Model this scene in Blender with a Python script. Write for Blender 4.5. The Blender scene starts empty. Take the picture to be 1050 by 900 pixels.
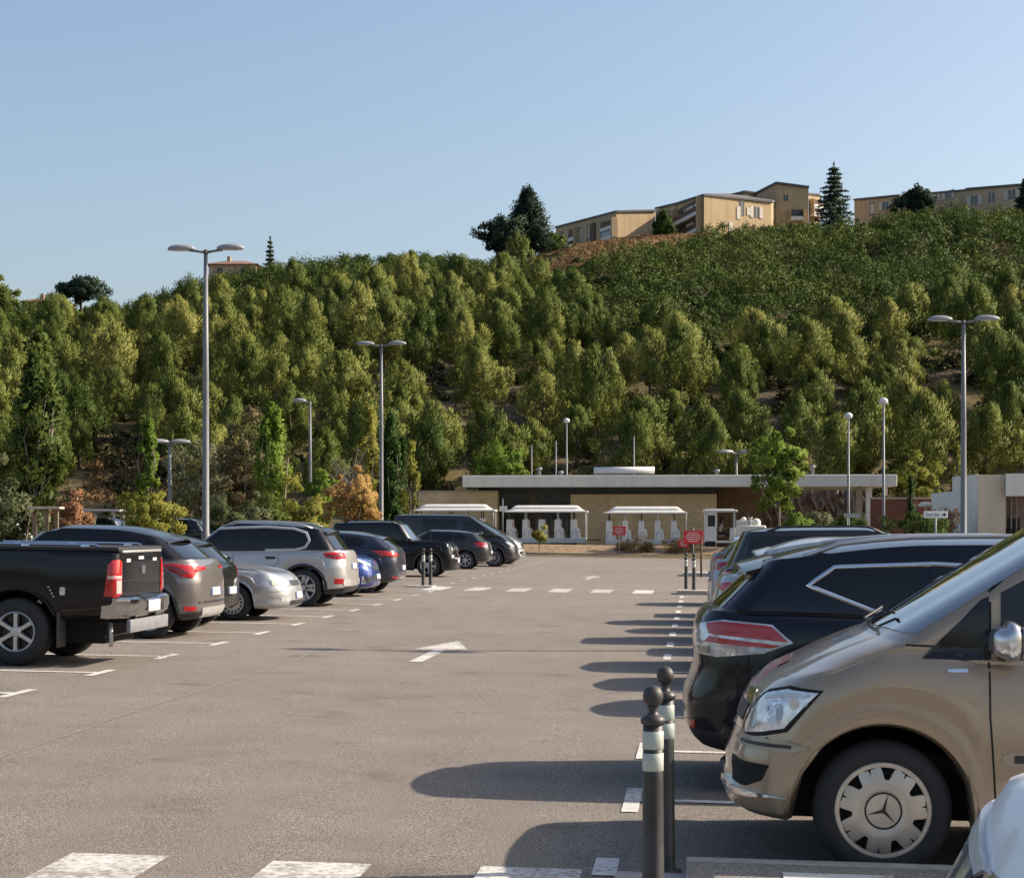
import bpy, bmesh, math, random
import numpy as np
from mathutils import Vector, Matrix, Quaternion
from mathutils.bvhtree import BVHTree

SC = bpy.context.scene
COL = SC.collection
F = 1900.0            # focal length in photo pixels
EYE = 1.70
HZ = 536.0            # horizon row of the photo
TILT = -0.01356       # the car park falls gently to the right
rad = math.radians
random.seed(7)
RNG = np.random.default_rng(11)

# ---- site frame: u to the right across the aisle, v along the aisle ----
YAW = math.atan(192.0 / F)
AX = Vector((math.sin(YAW), math.cos(YAW), 0))
PX = Vector((math.cos(YAW), -math.sin(YAW), 0))

def sstep(a, b, x):
    t = min(1.0, max(0.0, (x - a) / (b - a)))
    return t * t * (3 - 2 * t)

def lin(keys, x):
    if x <= keys[0][0]: return keys[0][1]
    for (a, va), (b, vb) in zip(keys, keys[1:]):
        if x <= b:
            return va + (vb - va) * (x - a) / (b - a)
    return keys[-1][1]

def smooth(keys, x):
    """monotone cubic through the keys"""
    n = len(keys)
    if x <= keys[0][0]: return keys[0][1]
    if x >= keys[-1][0]: return keys[-1][1]
    def slope(i):
        if i == 0 or i == n - 1:
            a, b = (0, 1) if i == 0 else (n - 2, n - 1)
            return (keys[b][1] - keys[a][1]) / (keys[b][0] - keys[a][0])
        h0, h1 = keys[i][0] - keys[i - 1][0], keys[i + 1][0] - keys[i][0]
        d0, d1 = (keys[i][1] - keys[i - 1][1]) / h0, (keys[i + 1][1] - keys[i][1]) / h1
        if d0 * d1 <= 0: return 0.0
        return (h0 + h1) * 3 / ((2 * h1 + h0) / d0 + (h1 + 2 * h0) / d1)
    for i in range(n - 1):
        if x <= keys[i + 1][0]:
            h = keys[i + 1][0] - keys[i][0]; t = (x - keys[i][0]) / h
            return ((2 * t ** 3 - 3 * t ** 2 + 1) * keys[i][1] + (t ** 3 - 2 * t ** 2 + t) * h * slope(i) + (-2 * t ** 3 + 3 * t ** 2) * keys[i + 1][1] + (t ** 3 - t ** 2) * h * slope(i + 1))

RIDGE = [(-3000, 22), (-300, 26), (0, 29), (45, 29.3), (130, 29.0), (200, 31.5), (240, 33.0), (285, 34.0), (400, 36.0), (490, 35.8), (560, 37.0), (600, 38.4),
         (700, 39.6), (830, 39.6), (950, 41.2), (1050, 41.6), (1400, 41), (4000, 38)]
PROF = [(120, 0.0), (128, 0.035), (140, .16), (160, .36), (180, .53), (200, .67), (215, .79), (232, .92), (246, 1.0), (270, 1.06), (330, 1.08), (520, .9), (900, .6)]

def plane_z(x, y):
    return TILT * x

def ground_z(x, y):
    base = TILT * max(-160, min(160, x))
    v = x * AX.x + y * AX.y
    base += 0.40 * sstep(98.6, 102.0, v)
    if y > 120:
        px = 525 + F * x / y
        rz = smooth(RIDGE, px)
        f = lin(PROF, y)
        base = base * (1 - sstep(120, 180, y)) + rz * f
        base += 0.7 * math.sin(x * .11 + y * .05) * math.sin(y * .083 - x * .03) * sstep(130, 160, y) * (1 - sstep(235, 250, y))
    return base

def UV(u, v, dz=0.0):
    p = PX * u + AX * v
    return Vector((p.x, p.y, ground_z(p.x, p.y) + dz))

def at_Y(px, Y, z=None):
    x = (px - 525) / F * Y
    return Vector((x, Y, ground_z(x, Y) if z is None else z))

def at_v(px, v, z=None):
    k = (px - 525) / F
    Y = v / (AX.y + AX.x * k)
    x = k * Y
    return Vector((x, Y, ground_z(x, Y) if z is None else z))

def zpix(py, Y):
    return EYE + (HZ - py) * Y / F

# ---------------------------------------------------------------- materials
MATS = {}
def new_mat(name):
    m = bpy.data.materials.new(name); m.use_nodes = True
    return m, m.node_tree.nodes, m.node_tree.links, m.node_tree.nodes['Principled BSDF']

def mat(name, col, rough=.6, metal=0.0, coat=0.0, noise=0.0, nscale=8.0, emit=None, spec=.5, bump=0.0, bscale=40, rvar=0.0, trans=0.0):
    if name in MATS: return MATS[name]
    m, N, L, B = new_mat(name)
    B.inputs['Base Color'].default_value = (*col, 1)
    B.inputs['Roughness'].default_value = rough
    B.inputs['Metallic'].default_value = metal
    B.inputs['Coat Weight'].default_value = coat
    B.inputs['Coat Roughness'].default_value = .04
    B.inputs['Specular IOR Level'].default_value = spec
    if trans: B.inputs['Transmission Weight'].default_value = trans
    tc = N.new('ShaderNodeTexCoord')
    if noise > 0 or rvar > 0:
        n = N.new('ShaderNodeTexNoise'); n.inputs['Scale'].default_value = nscale; n.inputs['Detail'].default_value = 6
        L.new(tc.outputs['Object'], n.inputs['Vector'])
        if noise > 0:
            r = N.new('ShaderNodeValToRGB')
            r.color_ramp.elements[0].position = .3; r.color_ramp.elements[1].position = .7
            r.color_ramp.elements[0].color = (*[c * (1 - noise) for c in col], 1)
            r.color_ramp.elements[1].color = (*[min(1, c * (1 + noise)) for c in col], 1)
            L.new(n.outputs['Fac'], r.inputs['Fac']); L.new(r.outputs['Color'], B.inputs['Base Color'])
        if rvar > 0:
            mr = N.new('ShaderNodeMapRange'); mr.inputs['To Min'].default_value = max(0, rough - rvar); mr.inputs['To Max'].default_value = min(1, rough + rvar)
            L.new(n.outputs['Fac'], mr.inputs['Value']); L.new(mr.outputs['Result'], B.inputs['Roughness'])
    if bump > 0:
        n2 = N.new('ShaderNodeTexNoise'); n2.inputs['Scale'].default_value = bscale; n2.inputs['Detail'].default_value = 4
        L.new(tc.outputs['Object'], n2.inputs['Vector'])
        bp = N.new('ShaderNodeBump'); bp.inputs['Strength'].default_value = bump; bp.inputs['Distance'].default_value = .02
        L.new(n2.outputs['Fac'], bp.inputs['Height']); L.new(bp.outputs['Normal'], B.inputs['Normal'])
    if emit:
        B.inputs['Emission Color'].default_value = (*emit, 1); B.inputs['Emission Strength'].default_value = 1
    MATS[name] = m
    return m

def paint(name, col, metal=.55, rough=.32, coat=.9, spec=.5):
    """car paint: metallic base, clear coat, a little road dust that gathers low on the body"""
    if name in MATS: return MATS[name]
    m, N, L, B = new_mat(name)
    B.inputs['Metallic'].default_value = metal
    B.inputs['Roughness'].default_value = rough
    B.inputs['Coat Weight'].default_value = coat
    B.inputs['Specular IOR Level'].default_value = spec
    B.inputs['Coat Roughness'].default_value = .06
    tc = N.new('ShaderNodeTexCoord')
    n = N.new('ShaderNodeTexNoise'); n.inputs['Scale'].default_value = 3.2; n.inputs['Detail'].default_value = 7
    L.new(tc.outputs['Object'], n.inputs['Vector'])
    fl = N.new('ShaderNodeTexNoise'); fl.inputs['Scale'].default_value = 900
    L.new(tc.outputs['Object'], fl.inputs['Vector'])
    sep = N.new('ShaderNodeSeparateXYZ'); L.new(tc.outputs['Object'], sep.inputs['Vector'])
    mr = N.new('ShaderNodeMapRange'); mr.inputs['From Min'].default_value = .15; mr.inputs['From Max'].default_value = .75
    mr.inputs['To Min'].default_value = .16; mr.inputs['To Max'].default_value = .02
    L.new(sep.outputs['Z'], mr.inputs['Value'])
    mu = N.new('ShaderNodeMath'); mu.operation = 'MULTIPLY'
    L.new(mr.outputs['Result'], mu.inputs[0]); L.new(n.outputs['Fac'], mu.inputs[1])
    mx = N.new('ShaderNodeMix'); mx.data_type = 'RGBA'
    mx.inputs['A'].default_value = (*col, 1); mx.inputs['B'].default_value = (.16, .14, .115, 1)
    L.new(mu.outputs['Value'], mx.inputs['Factor']); L.new(mx.outputs['Result'], B.inputs['Base Color'])
    mr2 = N.new('ShaderNodeMapRange'); mr2.inputs['To Min'].default_value = .03; mr2.inputs['To Max'].default_value = .14
    L.new(n.outputs['Fac'], mr2.inputs['Value']); L.new(mr2.outputs['Result'], B.inputs['Coat Roughness'])
    MATS[name] = m
    return m

def leaf_mat(name, cols, trans=.35, scale=.5, rough=.55):
    """foliage: colour varies between clumps and between plants; light passes through the leaves"""
    if name in MATS: return MATS[name]
    m, N, L, B = new_mat(name)
    tc = N.new('ShaderNodeTexCoord'); oi = N.new('ShaderNodeObjectInfo')
    n = N.new('ShaderNodeTexNoise'); n.inputs['Scale'].default_value = scale; n.inputs['Detail'].default_value = 5
    n.noise_dimensions = '4D'
    L.new(tc.outputs['Object'], n.inputs['Vector'])
    mu = N.new('ShaderNodeMath'); mu.operation = 'MULTIPLY'; mu.inputs[1].default_value = 30
    L.new(oi.outputs['Random'], mu.inputs[0]); L.new(mu.outputs['Value'], n.inputs['W'])
    mixv = N.new('ShaderNodeMath'); mixv.operation = 'MULTIPLY_ADD'; mixv.inputs[1].default_value = .30; mixv.inputs[2].default_value = .10
    L.new(oi.outputs['Random'], mixv.inputs[0])
    mx2 = N.new('ShaderNodeMath'); mx2.operation = 'MULTIPLY_ADD'; mx2.inputs[1].default_value = .5
    L.new(n.outputs['Fac'], mx2.inputs[0]); L.new(mixv.outputs['Value'], mx2.inputs[2]); mixv = mx2
    r = N.new('ShaderNodeValToRGB')
    r.color_ramp.elements[0].position = .32; r.color_ramp.elements[1].position = .68
    r.color_ramp.elements[0].color = (*cols[0], 1); r.color_ramp.elements[1].color = (*cols[-1], 1)
    if len(cols) > 2:
        e = r.color_ramp.elements.new(.5); e.color = (*cols[1], 1)
    L.new(mixv.outputs['Value'], r.inputs['Fac'])
    L.new(r.outputs['Color'], B.inputs['Base Color'])
    B.inputs['Roughness'].default_value = rough
    B.inputs['Specular IOR Level'].default_value = .08
    tr = N.new('ShaderNodeBsdfTranslucent'); L.new(r.outputs['Color'], tr.inputs['Color'])
    mx = N.new('ShaderNodeMixShader'); mx.inputs['Fac'].default_value = trans
    out = N['Material Output']
    L.new(B.outputs['BSDF'], mx.inputs[1]); L.new(tr.outputs['BSDF'], mx.inputs[2]); L.new(mx.outputs['Shader'], out.inputs['Surface'])
    MATS[name] = m
    return m

# ---------------------------------------------------------------- objects
def tag(o, label=None, cat=None, group=None, kind=None):
    if label: o['label'] = label
    if cat: o['category'] = cat
    if group: o['group'] = group
    if kind: o['kind'] = kind
    return o

def thing(name, label, cat, loc=(0, 0, 0), rz=0.0, group=None, slope=False):
    o = bpy.data.objects.new(name, None); COL.objects.link(o)
    o.empty_display_size = .2
    o.location = loc
    if slope:
        q = Vector((0, 0, 1)).rotation_difference(Vector((-TILT, 0, 1)).normalized())
        o.rotation_mode = 'QUATERNION'
        o.rotation_quaternion = q @ Quaternion((0, 0, 1), rz)
    else:
        o.rotation_euler = (0, 0, rz)
    return tag(o, label, cat, group)

def obj(name, bm, mats, parent=None, smooth=False, angle=None):
    me = bpy.data.meshes.new(name)
    if smooth:
        for f in bm.faces: f.smooth = True
        if angle:
            for e in bm.edges:
                if len(e.link_faces) == 2 and e.calc_face_angle(0) > angle: e.smooth = False
    bm.to_mesh(me); bm.free()
    for m in (mats if isinstance(mats, (list, tuple)) else [mats]): me.materials.append(m)
    o = bpy.data.objects.new(name, me); COL.objects.link(o)
    if parent: o.parent = parent
    return o

def share(o, parent, loc=None, rot=None, name=None):
    c = o.copy(); COL.objects.link(c); c.parent = parent
    if name: c.name = name
    if loc is not None: c.location = loc
    if rot is not None: c.rotation_euler = rot
    return c

def copy_tree(o, parent=None):
    c = o.copy(); COL.objects.link(c); c.parent = parent
    for ch in [x for x in o.children]: copy_tree(ch, c)
    return c

def box(bm, c, s, bev=0.0, rz=0.0, mi=0, seg=2):
    r = bmesh.ops.create_cube(bm, size=1.0)
    vs = r['verts']
    bmesh.ops.scale(bm, vec=s, verts=vs)
    if bev > 0:
        es = list({e for v in vs for e in v.link_edges})
        rr = bmesh.ops.bevel(bm, geom=es, offset=min(bev, .49 * min(s)), segments=seg, affect='EDGES', profile=.5)
        vs = list({v for f in rr['faces'] for v in f.verts} | {v for v in vs if v.is_valid})
    if rz: bmesh.ops.rotate(bm, cent=(0, 0, 0), matrix=Matrix.Rotation(rz, 3, 'Z'), verts=vs)
    bmesh.ops.translate(bm, vec=c, verts=vs)
    if mi:
        for f in {f for v in vs for f in v.link_faces}: f.material_index = mi
    return vs

def frame_of(d):
    d = Vector(d).normalized()
    a = Vector((0, 0, 1)) if abs(d.z) < .9 else Vector((1, 0, 0))
    x = a.cross(d).normalized(); y = d.cross(x)
    return x, y, d

def tube(bm, path, radii, n=8, cap=True, mi=0):
    path = [Vector(p) for p in path]
    if not isinstance(radii, (list, tuple)): radii = [radii] * len(path)
    rings = []
    x0 = None
    for i, p in enumerate(path):
        d = (path[min(i + 1, len(path) - 1)] - path[max(i - 1, 0)])
        x, y, d = frame_of(d)
        if x0 is not None:
            x = (x0 - d * x0.dot(d)).normalized(); y = d.cross(x)
        x0 = x
        rings.append([bm.verts.new(p + (x * math.cos(2 * math.pi * k / n) + y * math.sin(2 * math.pi * k / n)) * radii[i]) for k in range(n)])
    for a, b in zip(rings, rings[1:]):
        for k in range(n):
            f = bm.faces.new((a[k], a[(k + 1) % n], b[(k + 1) % n], b[k])); f.material_index = mi
    if cap:
        for r, rev in ((rings[0], True), (rings[-1], False)):
            f = bm.faces.new(list(reversed(r)) if rev else r); f.material_index = mi

def lathe(bm, prof, n=32, axis='Z', c=(0, 0, 0), mi=0, close=False):
    """prof: list of (r, h) along the axis"""
    c = Vector(c); rings = []
    for r, h in prof:
        row = []
        if r < 1e-6:
            p = {'Z': (0, 0, h), 'Y': (0, h, 0), 'X': (h, 0, 0)}[axis]
            row = [bm.verts.new(c + Vector(p))]
        else:
            for k in range(n):
                a = 2 * math.pi * k / n; ca, sa = r * math.cos(a), r * math.sin(a)
                p = {'Z': (ca, sa, h), 'Y': (ca, h, -sa), 'X': (h, ca, sa)}[axis]
                row.append(bm.verts.new(c + Vector(p)))
        rings.append(row)
    pairs = list(zip(rings, rings[1:]))
    if close: pairs.append((rings[-1], rings[0]))
    for a, b in pairs:
        for k in range(n):
            k2 = (k + 1) % n
            if len(a) == 1 and len(b) == 1: continue
            if len(a) == 1: f = bm.faces.new((a[0], b[k2], b[k]))
            elif len(b) == 1: f = bm.faces.new((a[k], a[k2], b[0]))
            else: f = bm.faces.new((a[k], a[k2], b[k2], b[k]))
            f.material_index = mi

def prism(bm, pts, z0, z1, mi=0):
    """vertical prism over a plan polygon; z0, z1 may be numbers or per-vertex lists"""
    n = len(pts)
    a = [bm.verts.new((p[0], p[1], z0[i] if isinstance(z0, (list, tuple)) else z0)) for i, p in enumerate(pts)]
    b = [bm.verts.new((p[0], p[1], z1[i] if isinstance(z1, (list, tuple)) else z1)) for i, p in enumerate(pts)]
    fs = [bm.faces.new(list(reversed(a))), bm.faces.new(b)]
    for i in range(n): fs.append(bm.faces.new((a[i], a[(i + 1) % n], b[(i + 1) % n], b[i])))
    for f in fs: f.material_index = mi
    bmesh.ops.recalc_face_normals(bm, faces=fs)

def slab(bm, pts3, thick, nrm, mi=0):
    """polygon of 3D points given thickness along -nrm"""
    nrm = Vector(nrm) * thick
    a = [bm.verts.new(Vector(p)) for p in pts3]; b = [bm.verts.new(Vector(p) - nrm) for p in pts3]
    n = len(a)
    fs = [bm.faces.new(a), bm.faces.new(list(reversed(b)))]
    for i in range(n): fs.append(bm.faces.new((a[i], b[i], b[(i + 1) % n], a[(i + 1) % n])))
    for f in fs: f.material_index = mi
    bmesh.ops.recalc_face_normals(bm, faces=fs)

def mesh_np(name, verts, faces, mats, parent=None, midx=None, smooth=False, normals=None):
    me = bpy.data.meshes.new(name)
    verts = np.asarray(verts, np.float32); faces = np.asarray(faces, np.int32)
    k = faces.shape[1]
    me.vertices.add(len(verts)); me.vertices.foreach_set('co', verts.ravel())
    me.loops.add(faces.size); me.loops.foreach_set('vertex_index', faces.ravel())
    me.polygons.add(len(faces)); me.polygons.foreach_set('loop_start', np.arange(0, faces.size, k, dtype=np.int32))
    me.polygons.foreach_set('loop_total', np.full(len(faces), k, np.int32))
    if midx is not None: me.polygons.foreach_set('material_index', np.asarray(midx, np.int32))
    if smooth: me.polygons.foreach_set('use_smooth', np.ones(len(faces), bool))
    for m in (mats if isinstance(mats, (list, tuple)) else [mats]): me.materials.append(m)
    me.update(); me.validate()
    if normals is not None:
        me.polygons.foreach_set('use_smooth', np.ones(len(faces), bool))
        me.normals_split_custom_set_from_vertices(np.asarray(normals, np.float32))
    o = bpy.data.objects.new(name, me); COL.objects.link(o)
    if parent: o.parent = parent
    return o
# ================================================================ cars
M_GLASS = mat('tinted glass', (.010, .011, .014), rough=.03, spec=.45)
M_WSCREEN = mat('windscreen glass', (.02, .03, .04), rough=.02, coat=.8, spec=.9)
M_WSCREEN.node_tree.nodes['Principled BSDF'].inputs['IOR'].default_value = 2.2
M_RUB = mat('tyre rubber', (.018, .018, .019), rough=.75, noise=.25, nscale=25, bump=.1)
M_PLAS = mat('black plastic', (.02, .02, .021), rough=.5, noise=.15, nscale=30)
M_SEAM = mat('door gap', (.006, .006, .006), rough=.8)
M_CHROME = mat('chrome', (.75, .76, .78), rough=.12, metal=1.0)
M_ALLOY = mat('alloy wheel', (.50, .50, .51), rough=.3, metal=.85, rvar=.1, nscale=12)
M_DALLOY = mat('dark alloy', (.035, .035, .038), rough=.35, metal=.6)
M_SILV = mat('painted silver', (.52, .52, .52), rough=.35, metal=.5, coat=.3)
M_RED = mat('red lamp lens', (.42, .012, .014), rough=.12, coat=.8)
M_LENS = mat('clear lamp lens', (.55, .57, .58), rough=.08, coat=1.0, metal=.35, noise=.35, nscale=14)
M_PLATE = mat('white plate', (.52, .52, .50), rough=.4)
M_BLUE = mat('blue plate band', (.02, .05, .35), rough=.4)
M_UNDER = mat('car underside', (.008, .008, .008), rough=.9)
M_ORANGE = mat('orange lens', (.6, .2, .02), rough=.2)

NF, NC = 7, 7
def outline(w, xf, xsf, rf, bf, xr, xsr, rr, br, ns):
    pts = []
    for i in range(NF):
        y = (w - rf) * i / (NF - 1); pts.append((xf - bf * (y / w) ** 2, y))
    x1 = xf - bf * ((w - rf) / w) ** 2
    for i in range(1, NC + 1):
        a = math.pi / 2 * i / NC
        pts.append((xsf + (x1 - xsf) * math.cos(a), w - rf + rf * math.sin(a)))
    for i in range(1, ns):
        pts.append((xsf + (xsr - xsf) * i / ns, w))
    x2 = xr + br * ((w - rr) / w) ** 2
    for i in range(NC):
        a = math.pi / 2 * (1 - i / NC)
        pts.append((xsr + (x2 - xsr) * math.cos(a), w - rr + rr * math.sin(a)))
    for i in range(NF):
        y = (w - rr) * (1 - i / (NF - 1)); pts.append((xr + br * (y / w) ** 2, y))
    return pts

ROWS = [(0, .09, .10, .10), (.05, .035, .035, .03), (.12, .012, .008, .01), (.20, .018, 0, 0), (.29, .020, 0, 0), (.325, .006, .006, .004), (.45, .0, .012, .008), (.60, -.002, .03, .018), (.675, .0, .045, .022),
        (.70, .011, .05, .026), (.80, .018, .075, .04), (.91, .032, .115, .06), (.97, .05, .15, .08), (1.0, .075, .19, .10)]

class Body:
    def __init__(s, sp):
        s.sp = sp
        ns = sp.get('ns', 84)
        W = sp['W'] / 2; xf, xr = sp['xf'], sp['xr']
        xsf, xsr = xf - sp.get('cf', .5), xr + sp.get('cr', .4)
        rings = []; kinds = []
        zl, zs = sp['zlow'], sp['zsh']
        def plan(x):
            k = 1.0
            a = sp['wxf'] - .3
            if x > a: k -= sp.get('kf', .05) * ((x - a) / (xf - a)) ** 2
            b = sp['wxr'] + .3
            if x < b: k -= sp.get('kr', .045) * ((b - x) / (b - xr)) ** 2
            return k
        s.plan = plan
        Ra = sp.get('Ra', sp['R'] + .06)
        def lower(dw, dxf, dxr, h, lip=0.0):
            o = outline(W - dw, xf - dxf, xsf, sp.get('rf', .42), sp.get('bf', .1), xr + dxr, xsr, sp.get('rr', .3), sp.get('br', .06), ns)
            r = []
            for x, y in o:
                z0 = smooth(zl, x); zt = smooth(zs, x); z = z0 + (zt - z0) * h
                yy = y * plan(x)
                for wx in (sp['wxf'], sp['wxr']):
                    d = abs(x - wx)
                    if d < Ra and y > W * .6:
                        az = sp['R'] - .02 + math.sqrt(max(0, Ra * Ra - d * d))
                        if az > z0: z = az + (zt - az) * h
                    dd = math.hypot(x - wx, z - sp['R'] + .02)
                    if y > W * .6: yy += sp.get('flare', .012) * math.exp(-((dd - Ra) / .06) ** 2)
                r.append((x, yy - (lip if y > W * .6 else 0), z))
            return r
        r0 = lower(.12, .14, .14, 0, lip=.05); rings.append(r0); kinds.append('low')
        for h, dw, dxf, dxr in sp.get('rows', ROWS):
            rings.append(lower(dw * sp.get('tuck', 1), dxf, dxr, h)); kinds.append('low' if h < sp.get('clad', .0) else 'side')
        S = rings[-1]
        # greenhouse
        g0, g1 = sp['g0'], sp['g1']     # (xf, xr, w, rf, cornerf, rr, cornerr)
        def gring(t, tt=None):
            l = lambda a, b: a + (b - a) * t
            w = l(g0[2], g1[2]) + sp.get('bulge', .02) * 4 * t * (1 - t)
            return outline(w, l(g0[0], g1[0]), l(g0[0] - g0[4], g1[0] - g1[4]), l(g0[3], g1[3]), l(sp.get('gbf', .22), .12), l(g0[1], g1[1]), l(g0[1] + g0[6], g1[1] + g1[6]), l(g0[5], g1[5]), l(sp.get('gbr', .10), .06), ns)
        gz, rz = sp['gz'], sp['rz']
        ra, rb = gring(0), gring(1)
        G0 = [(x, y, smooth(gz, x)) for x, y in ra]
        for t in (.1, .25, .5, .75, .93):
            row = []
            for p, q in zip(S, G0):
                z = p[2] + (q[2] - p[2]) * t + sp.get('crown', .03) * 4 * t * (1 - t) * (1 if p[0] > g0[0] else sp.get('deck', .3))
                if t < .2: z += .012
                row.append((p[0] + (q[0] - p[0]) * t, p[1] + (q[1] - p[1]) * t, z))
            rings.append(row); kinds.append('hood')
        s.gi = len(rings)
        s.gt = [0, .05, .14, .28, .42, .56, .70, .82, .91, .965, 1.0]
        for t in s.gt:
            o = gring(t)
            row = []
            for (x, y), p, q in zip(o, ra, rb):
                za = smooth(gz, p[0]); zb = smooth(rz, q[0]) - .045
                row.append((x, y, za + (zb - za) * t))
            rings.append(row); kinds.append('gh')
        xm = (g1[0] + g1[1]) / 2
        for k in (.95, .82, .62, .4, .2, 0):
            row = []
            for x, y in rb:
                kx = 1 - (1 - k) * .6
                X = xm + (x - xm) * kx
                row.append((X, y * k, smooth(rz, X) - .045 + .055 * (1 - k ** 2.4)))
            rings.append(row); kinds.append('roof')
        s.rings = rings; s.kinds = kinds
        bm = bmesh.new()
        n = len(rings[0]); s.n = n
        V = []
        for r in rings:
            a = [bm.verts.new(p) for p in r]
            b = [bm.verts.new((r[i][0], -r[i][1], r[i][2])) for i in range(n - 2, 0, -1)]
            V.append(a + b)
        m = 2 * n - 2
        for j in range(len(V) - 1):
            kd = kinds[j + 1]
            mi = 0
            if kd == 'low': mi = 2
            if kd in ('gh', 'roof') and sp.get('twotone'): mi = 1
            for i in range(m):
                f = bm.faces.new((V[j][i], V[j][(i + 1) % m], V[j + 1][(i + 1) % m], V[j + 1][i]))
                f.material_index = mi
        bmesh.ops.remove_doubles(bm, verts=bm.verts, dist=.0005)
        bmesh.ops.recalc_face_normals(bm, faces=bm.faces)
        # outward check
        top = max(bm.faces, key=lambda f: f.calc_center_median().z)
        if top.normal.z < 0: bmesh.ops.reverse_faces(bm, faces=bm.faces)
        bm.normal_update()
        s.bm = bm
        s.bvh = BVHTree.FromBMesh(bm)

    def full(s, ring, i):
        n = s.n; m = 2 * n - 2; i %= m
        r = s.rings[ring]
        if i < n: return Vector(r[i])
        p = r[m - i]; return Vector((p[0], -p[1], p[2]))

    def grid(s, rows, cols, off=.004, drop=.012):
        """glass sheet lying on the body's own grid"""
        bm = bmesh.new()
        P = [[s.full(r, c) for c in cols] for r in rows]
        R, C = len(rows), len(cols)
        ctr = Vector((0, 0, .7))
        def nrm(r, c):
            a = P[min(r + 1, R - 1)][c] - P[max(r - 1, 0)][c]; b = P[r][min(c + 1, C - 1)] - P[r][max(c - 1, 0)]
            n_ = a.cross(b).normalized()
            return n_ if n_.dot(P[r][c] - ctr) > 0 else -n_
        V = [[bm.verts.new(P[r][c] + nrm(r, c) * off) for c in range(C)] for r in range(R)]
        for r in range(R - 1):
            for c in range(C - 1): bm.faces.new((V[r][c], V[r][c + 1], V[r + 1][c + 1], V[r + 1][c]))
        edge = [(0, c) for c in range(C)] + [(r, C - 1) for r in range(1, R)] + [(R - 1, c) for c in range(C - 2, -1, -1)] + [(r, 0) for r in range(R - 2, 0, -1)]
        lo = [bm.verts.new(P[r][c] - nrm(r, c) * drop) for r, c in edge]
        for i in range(len(edge)):
            r, c = edge[i]; r2, c2 = edge[(i + 1) % len(edge)]
            bm.faces.new((V[r][c], lo[i], lo[(i + 1) % len(edge)], V[r2][c2]))
        bmesh.ops.recalc_face_normals(bm, faces=bm.faces)
        return bm

    def hit(s, o, d):
        p, nn, i, dist = s.bvh.ray_cast(o, d)
        if p is None:
            p, nn, i, dist = s.bvh.find_nearest(o + d * 5)
        if nn.dot(d) > 0: nn = -nn
        return p, nn

    def patch(s, pts, d, off=.005, rings=4, step=.06, drop=.012, raise_mid=0.0):
        """panel with outline pts (a: horizontal across d, b: height), thrown onto the body along d"""
        d = Vector(d).normalized()
        a = Vector((-d.y, d.x, 0)).normalized() if abs(d.z) < .95 else Vector((1, 0, 0))
        b = Vector((0, 0, 1)) if abs(d.z) < .95 else Vector((0, 1, 0))
        P = []
        for i in range(len(pts)):
            p, q = Vector(pts[i]), Vector(pts[(i + 1) % len(pts)])
            k = max(1, int((q - p).length / step))
            for j in range(k): P.append(p.lerp(q, j / k))
        c = sum(P, Vector((0, 0))) / len(P)
        bm = bmesh.new()
        def put(p, o):
            org = a * p.x + b * p.y
            if abs(d.z) < .95: org = org - Vector((d.x, d.y, 0)).normalized() * 5 
            else: org = org - d * 5
            dd = Vector((d.x, d.y, 0)).normalized() if abs(d.z) < .95 else d
            h, n = s.hit(org, dd)
            return bm.verts.new(h + n * o)
        lo = [put(p, -drop) for p in P]
        prev = [put(p, off) for p in P]
        n = len(P)
        for i in range(n): bm.faces.new((lo[i], lo[(i + 1) % n], prev[(i + 1) % n], prev[i]))
        for k in range(1, rings):
            t = k / rings
            cur = [put(p.lerp(c, t), off + raise_mid * min(1, 2 * t)) for p in P]
            for i in range(n): bm.faces.new((prev[i], prev[(i + 1) % n], cur[(i + 1) % n], cur[i]))
            prev = cur
        ce = put(c, off + raise_mid)
        for i in range(n): bm.faces.new((prev[i], prev[(i + 1) % n], ce))
        bmesh.ops.recalc_face_normals(bm, faces=bm.faces)
        return bm

    def ribbon(s, bm, pts, d, width=.008, off=.0025, step=.05):
        d = Vector(d).normalized(); a = Vector((-d.y, d.x, 0)).normalized() if abs(d.z) < .95 else Vector((1, 0, 0)); b = Vector((0, 0, 1)) if abs(d.z) < .95 else Vector((0, 1, 0))
        P = []
        for p, q in zip(pts, pts[1:]):
            p, q = Vector(p), Vector(q); k = max(1, int((q - p).length / step))
            for j in range(k): P.append(p.lerp(q, j / k))
        P.append(Vector(pts[-1]))
        prev = None
        for i, p in enumerate(P):
            t = (P[min(i + 1, len(P) - 1)] - P[max(i - 1, 0)]).normalized(); nn = Vector((-t.y, t.x)) * width / 2
            row = []
            for q, o in ((p + nn * 1.3, -.006), (p + nn, off), (p - nn, off), (p - nn * 1.3, -.006)):
                h, n_ = s.hit(a * q.x + b * q.y - d * 5, d)
                row.append(bm.verts.new(h + n_ * o))
            if prev:
                for k in range(3): bm.faces.new((prev[k], prev[k + 1], row[k + 1], row[k]))
            prev = row

    def annulus(s, wx, wz, r0, r1, side, a0, a1, off=.006, n=28, m=3):
        bm = bmesh.new(); prev = None
        for i in range(n + 1):
            a = a0 + (a1 - a0) * i / n
            row = []
            for k in range(-1, m + 2):
                kk = min(max(k, 0), m); r = r0 + (r1 - r0) * kk / m
                o = -.02 if k in (-1, m + 1) else off
                h, nn = s.hit(Vector((wx + r * math.cos(a), 5 * side, wz + r * math.sin(a))), Vector((0, -side, 0)))
                row.append(bm.verts.new(Vector((h.x, h.y, h.z)) + Vector((0, side, 0)) * o))
            if prev:
                for k in range(len(row) - 1): bm.faces.new((prev[k], prev[k + 1], row[k + 1], row[k]))
            prev = row
        bmesh.ops.recalc_face_normals(bm, faces=bm.faces)
        return bm

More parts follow.
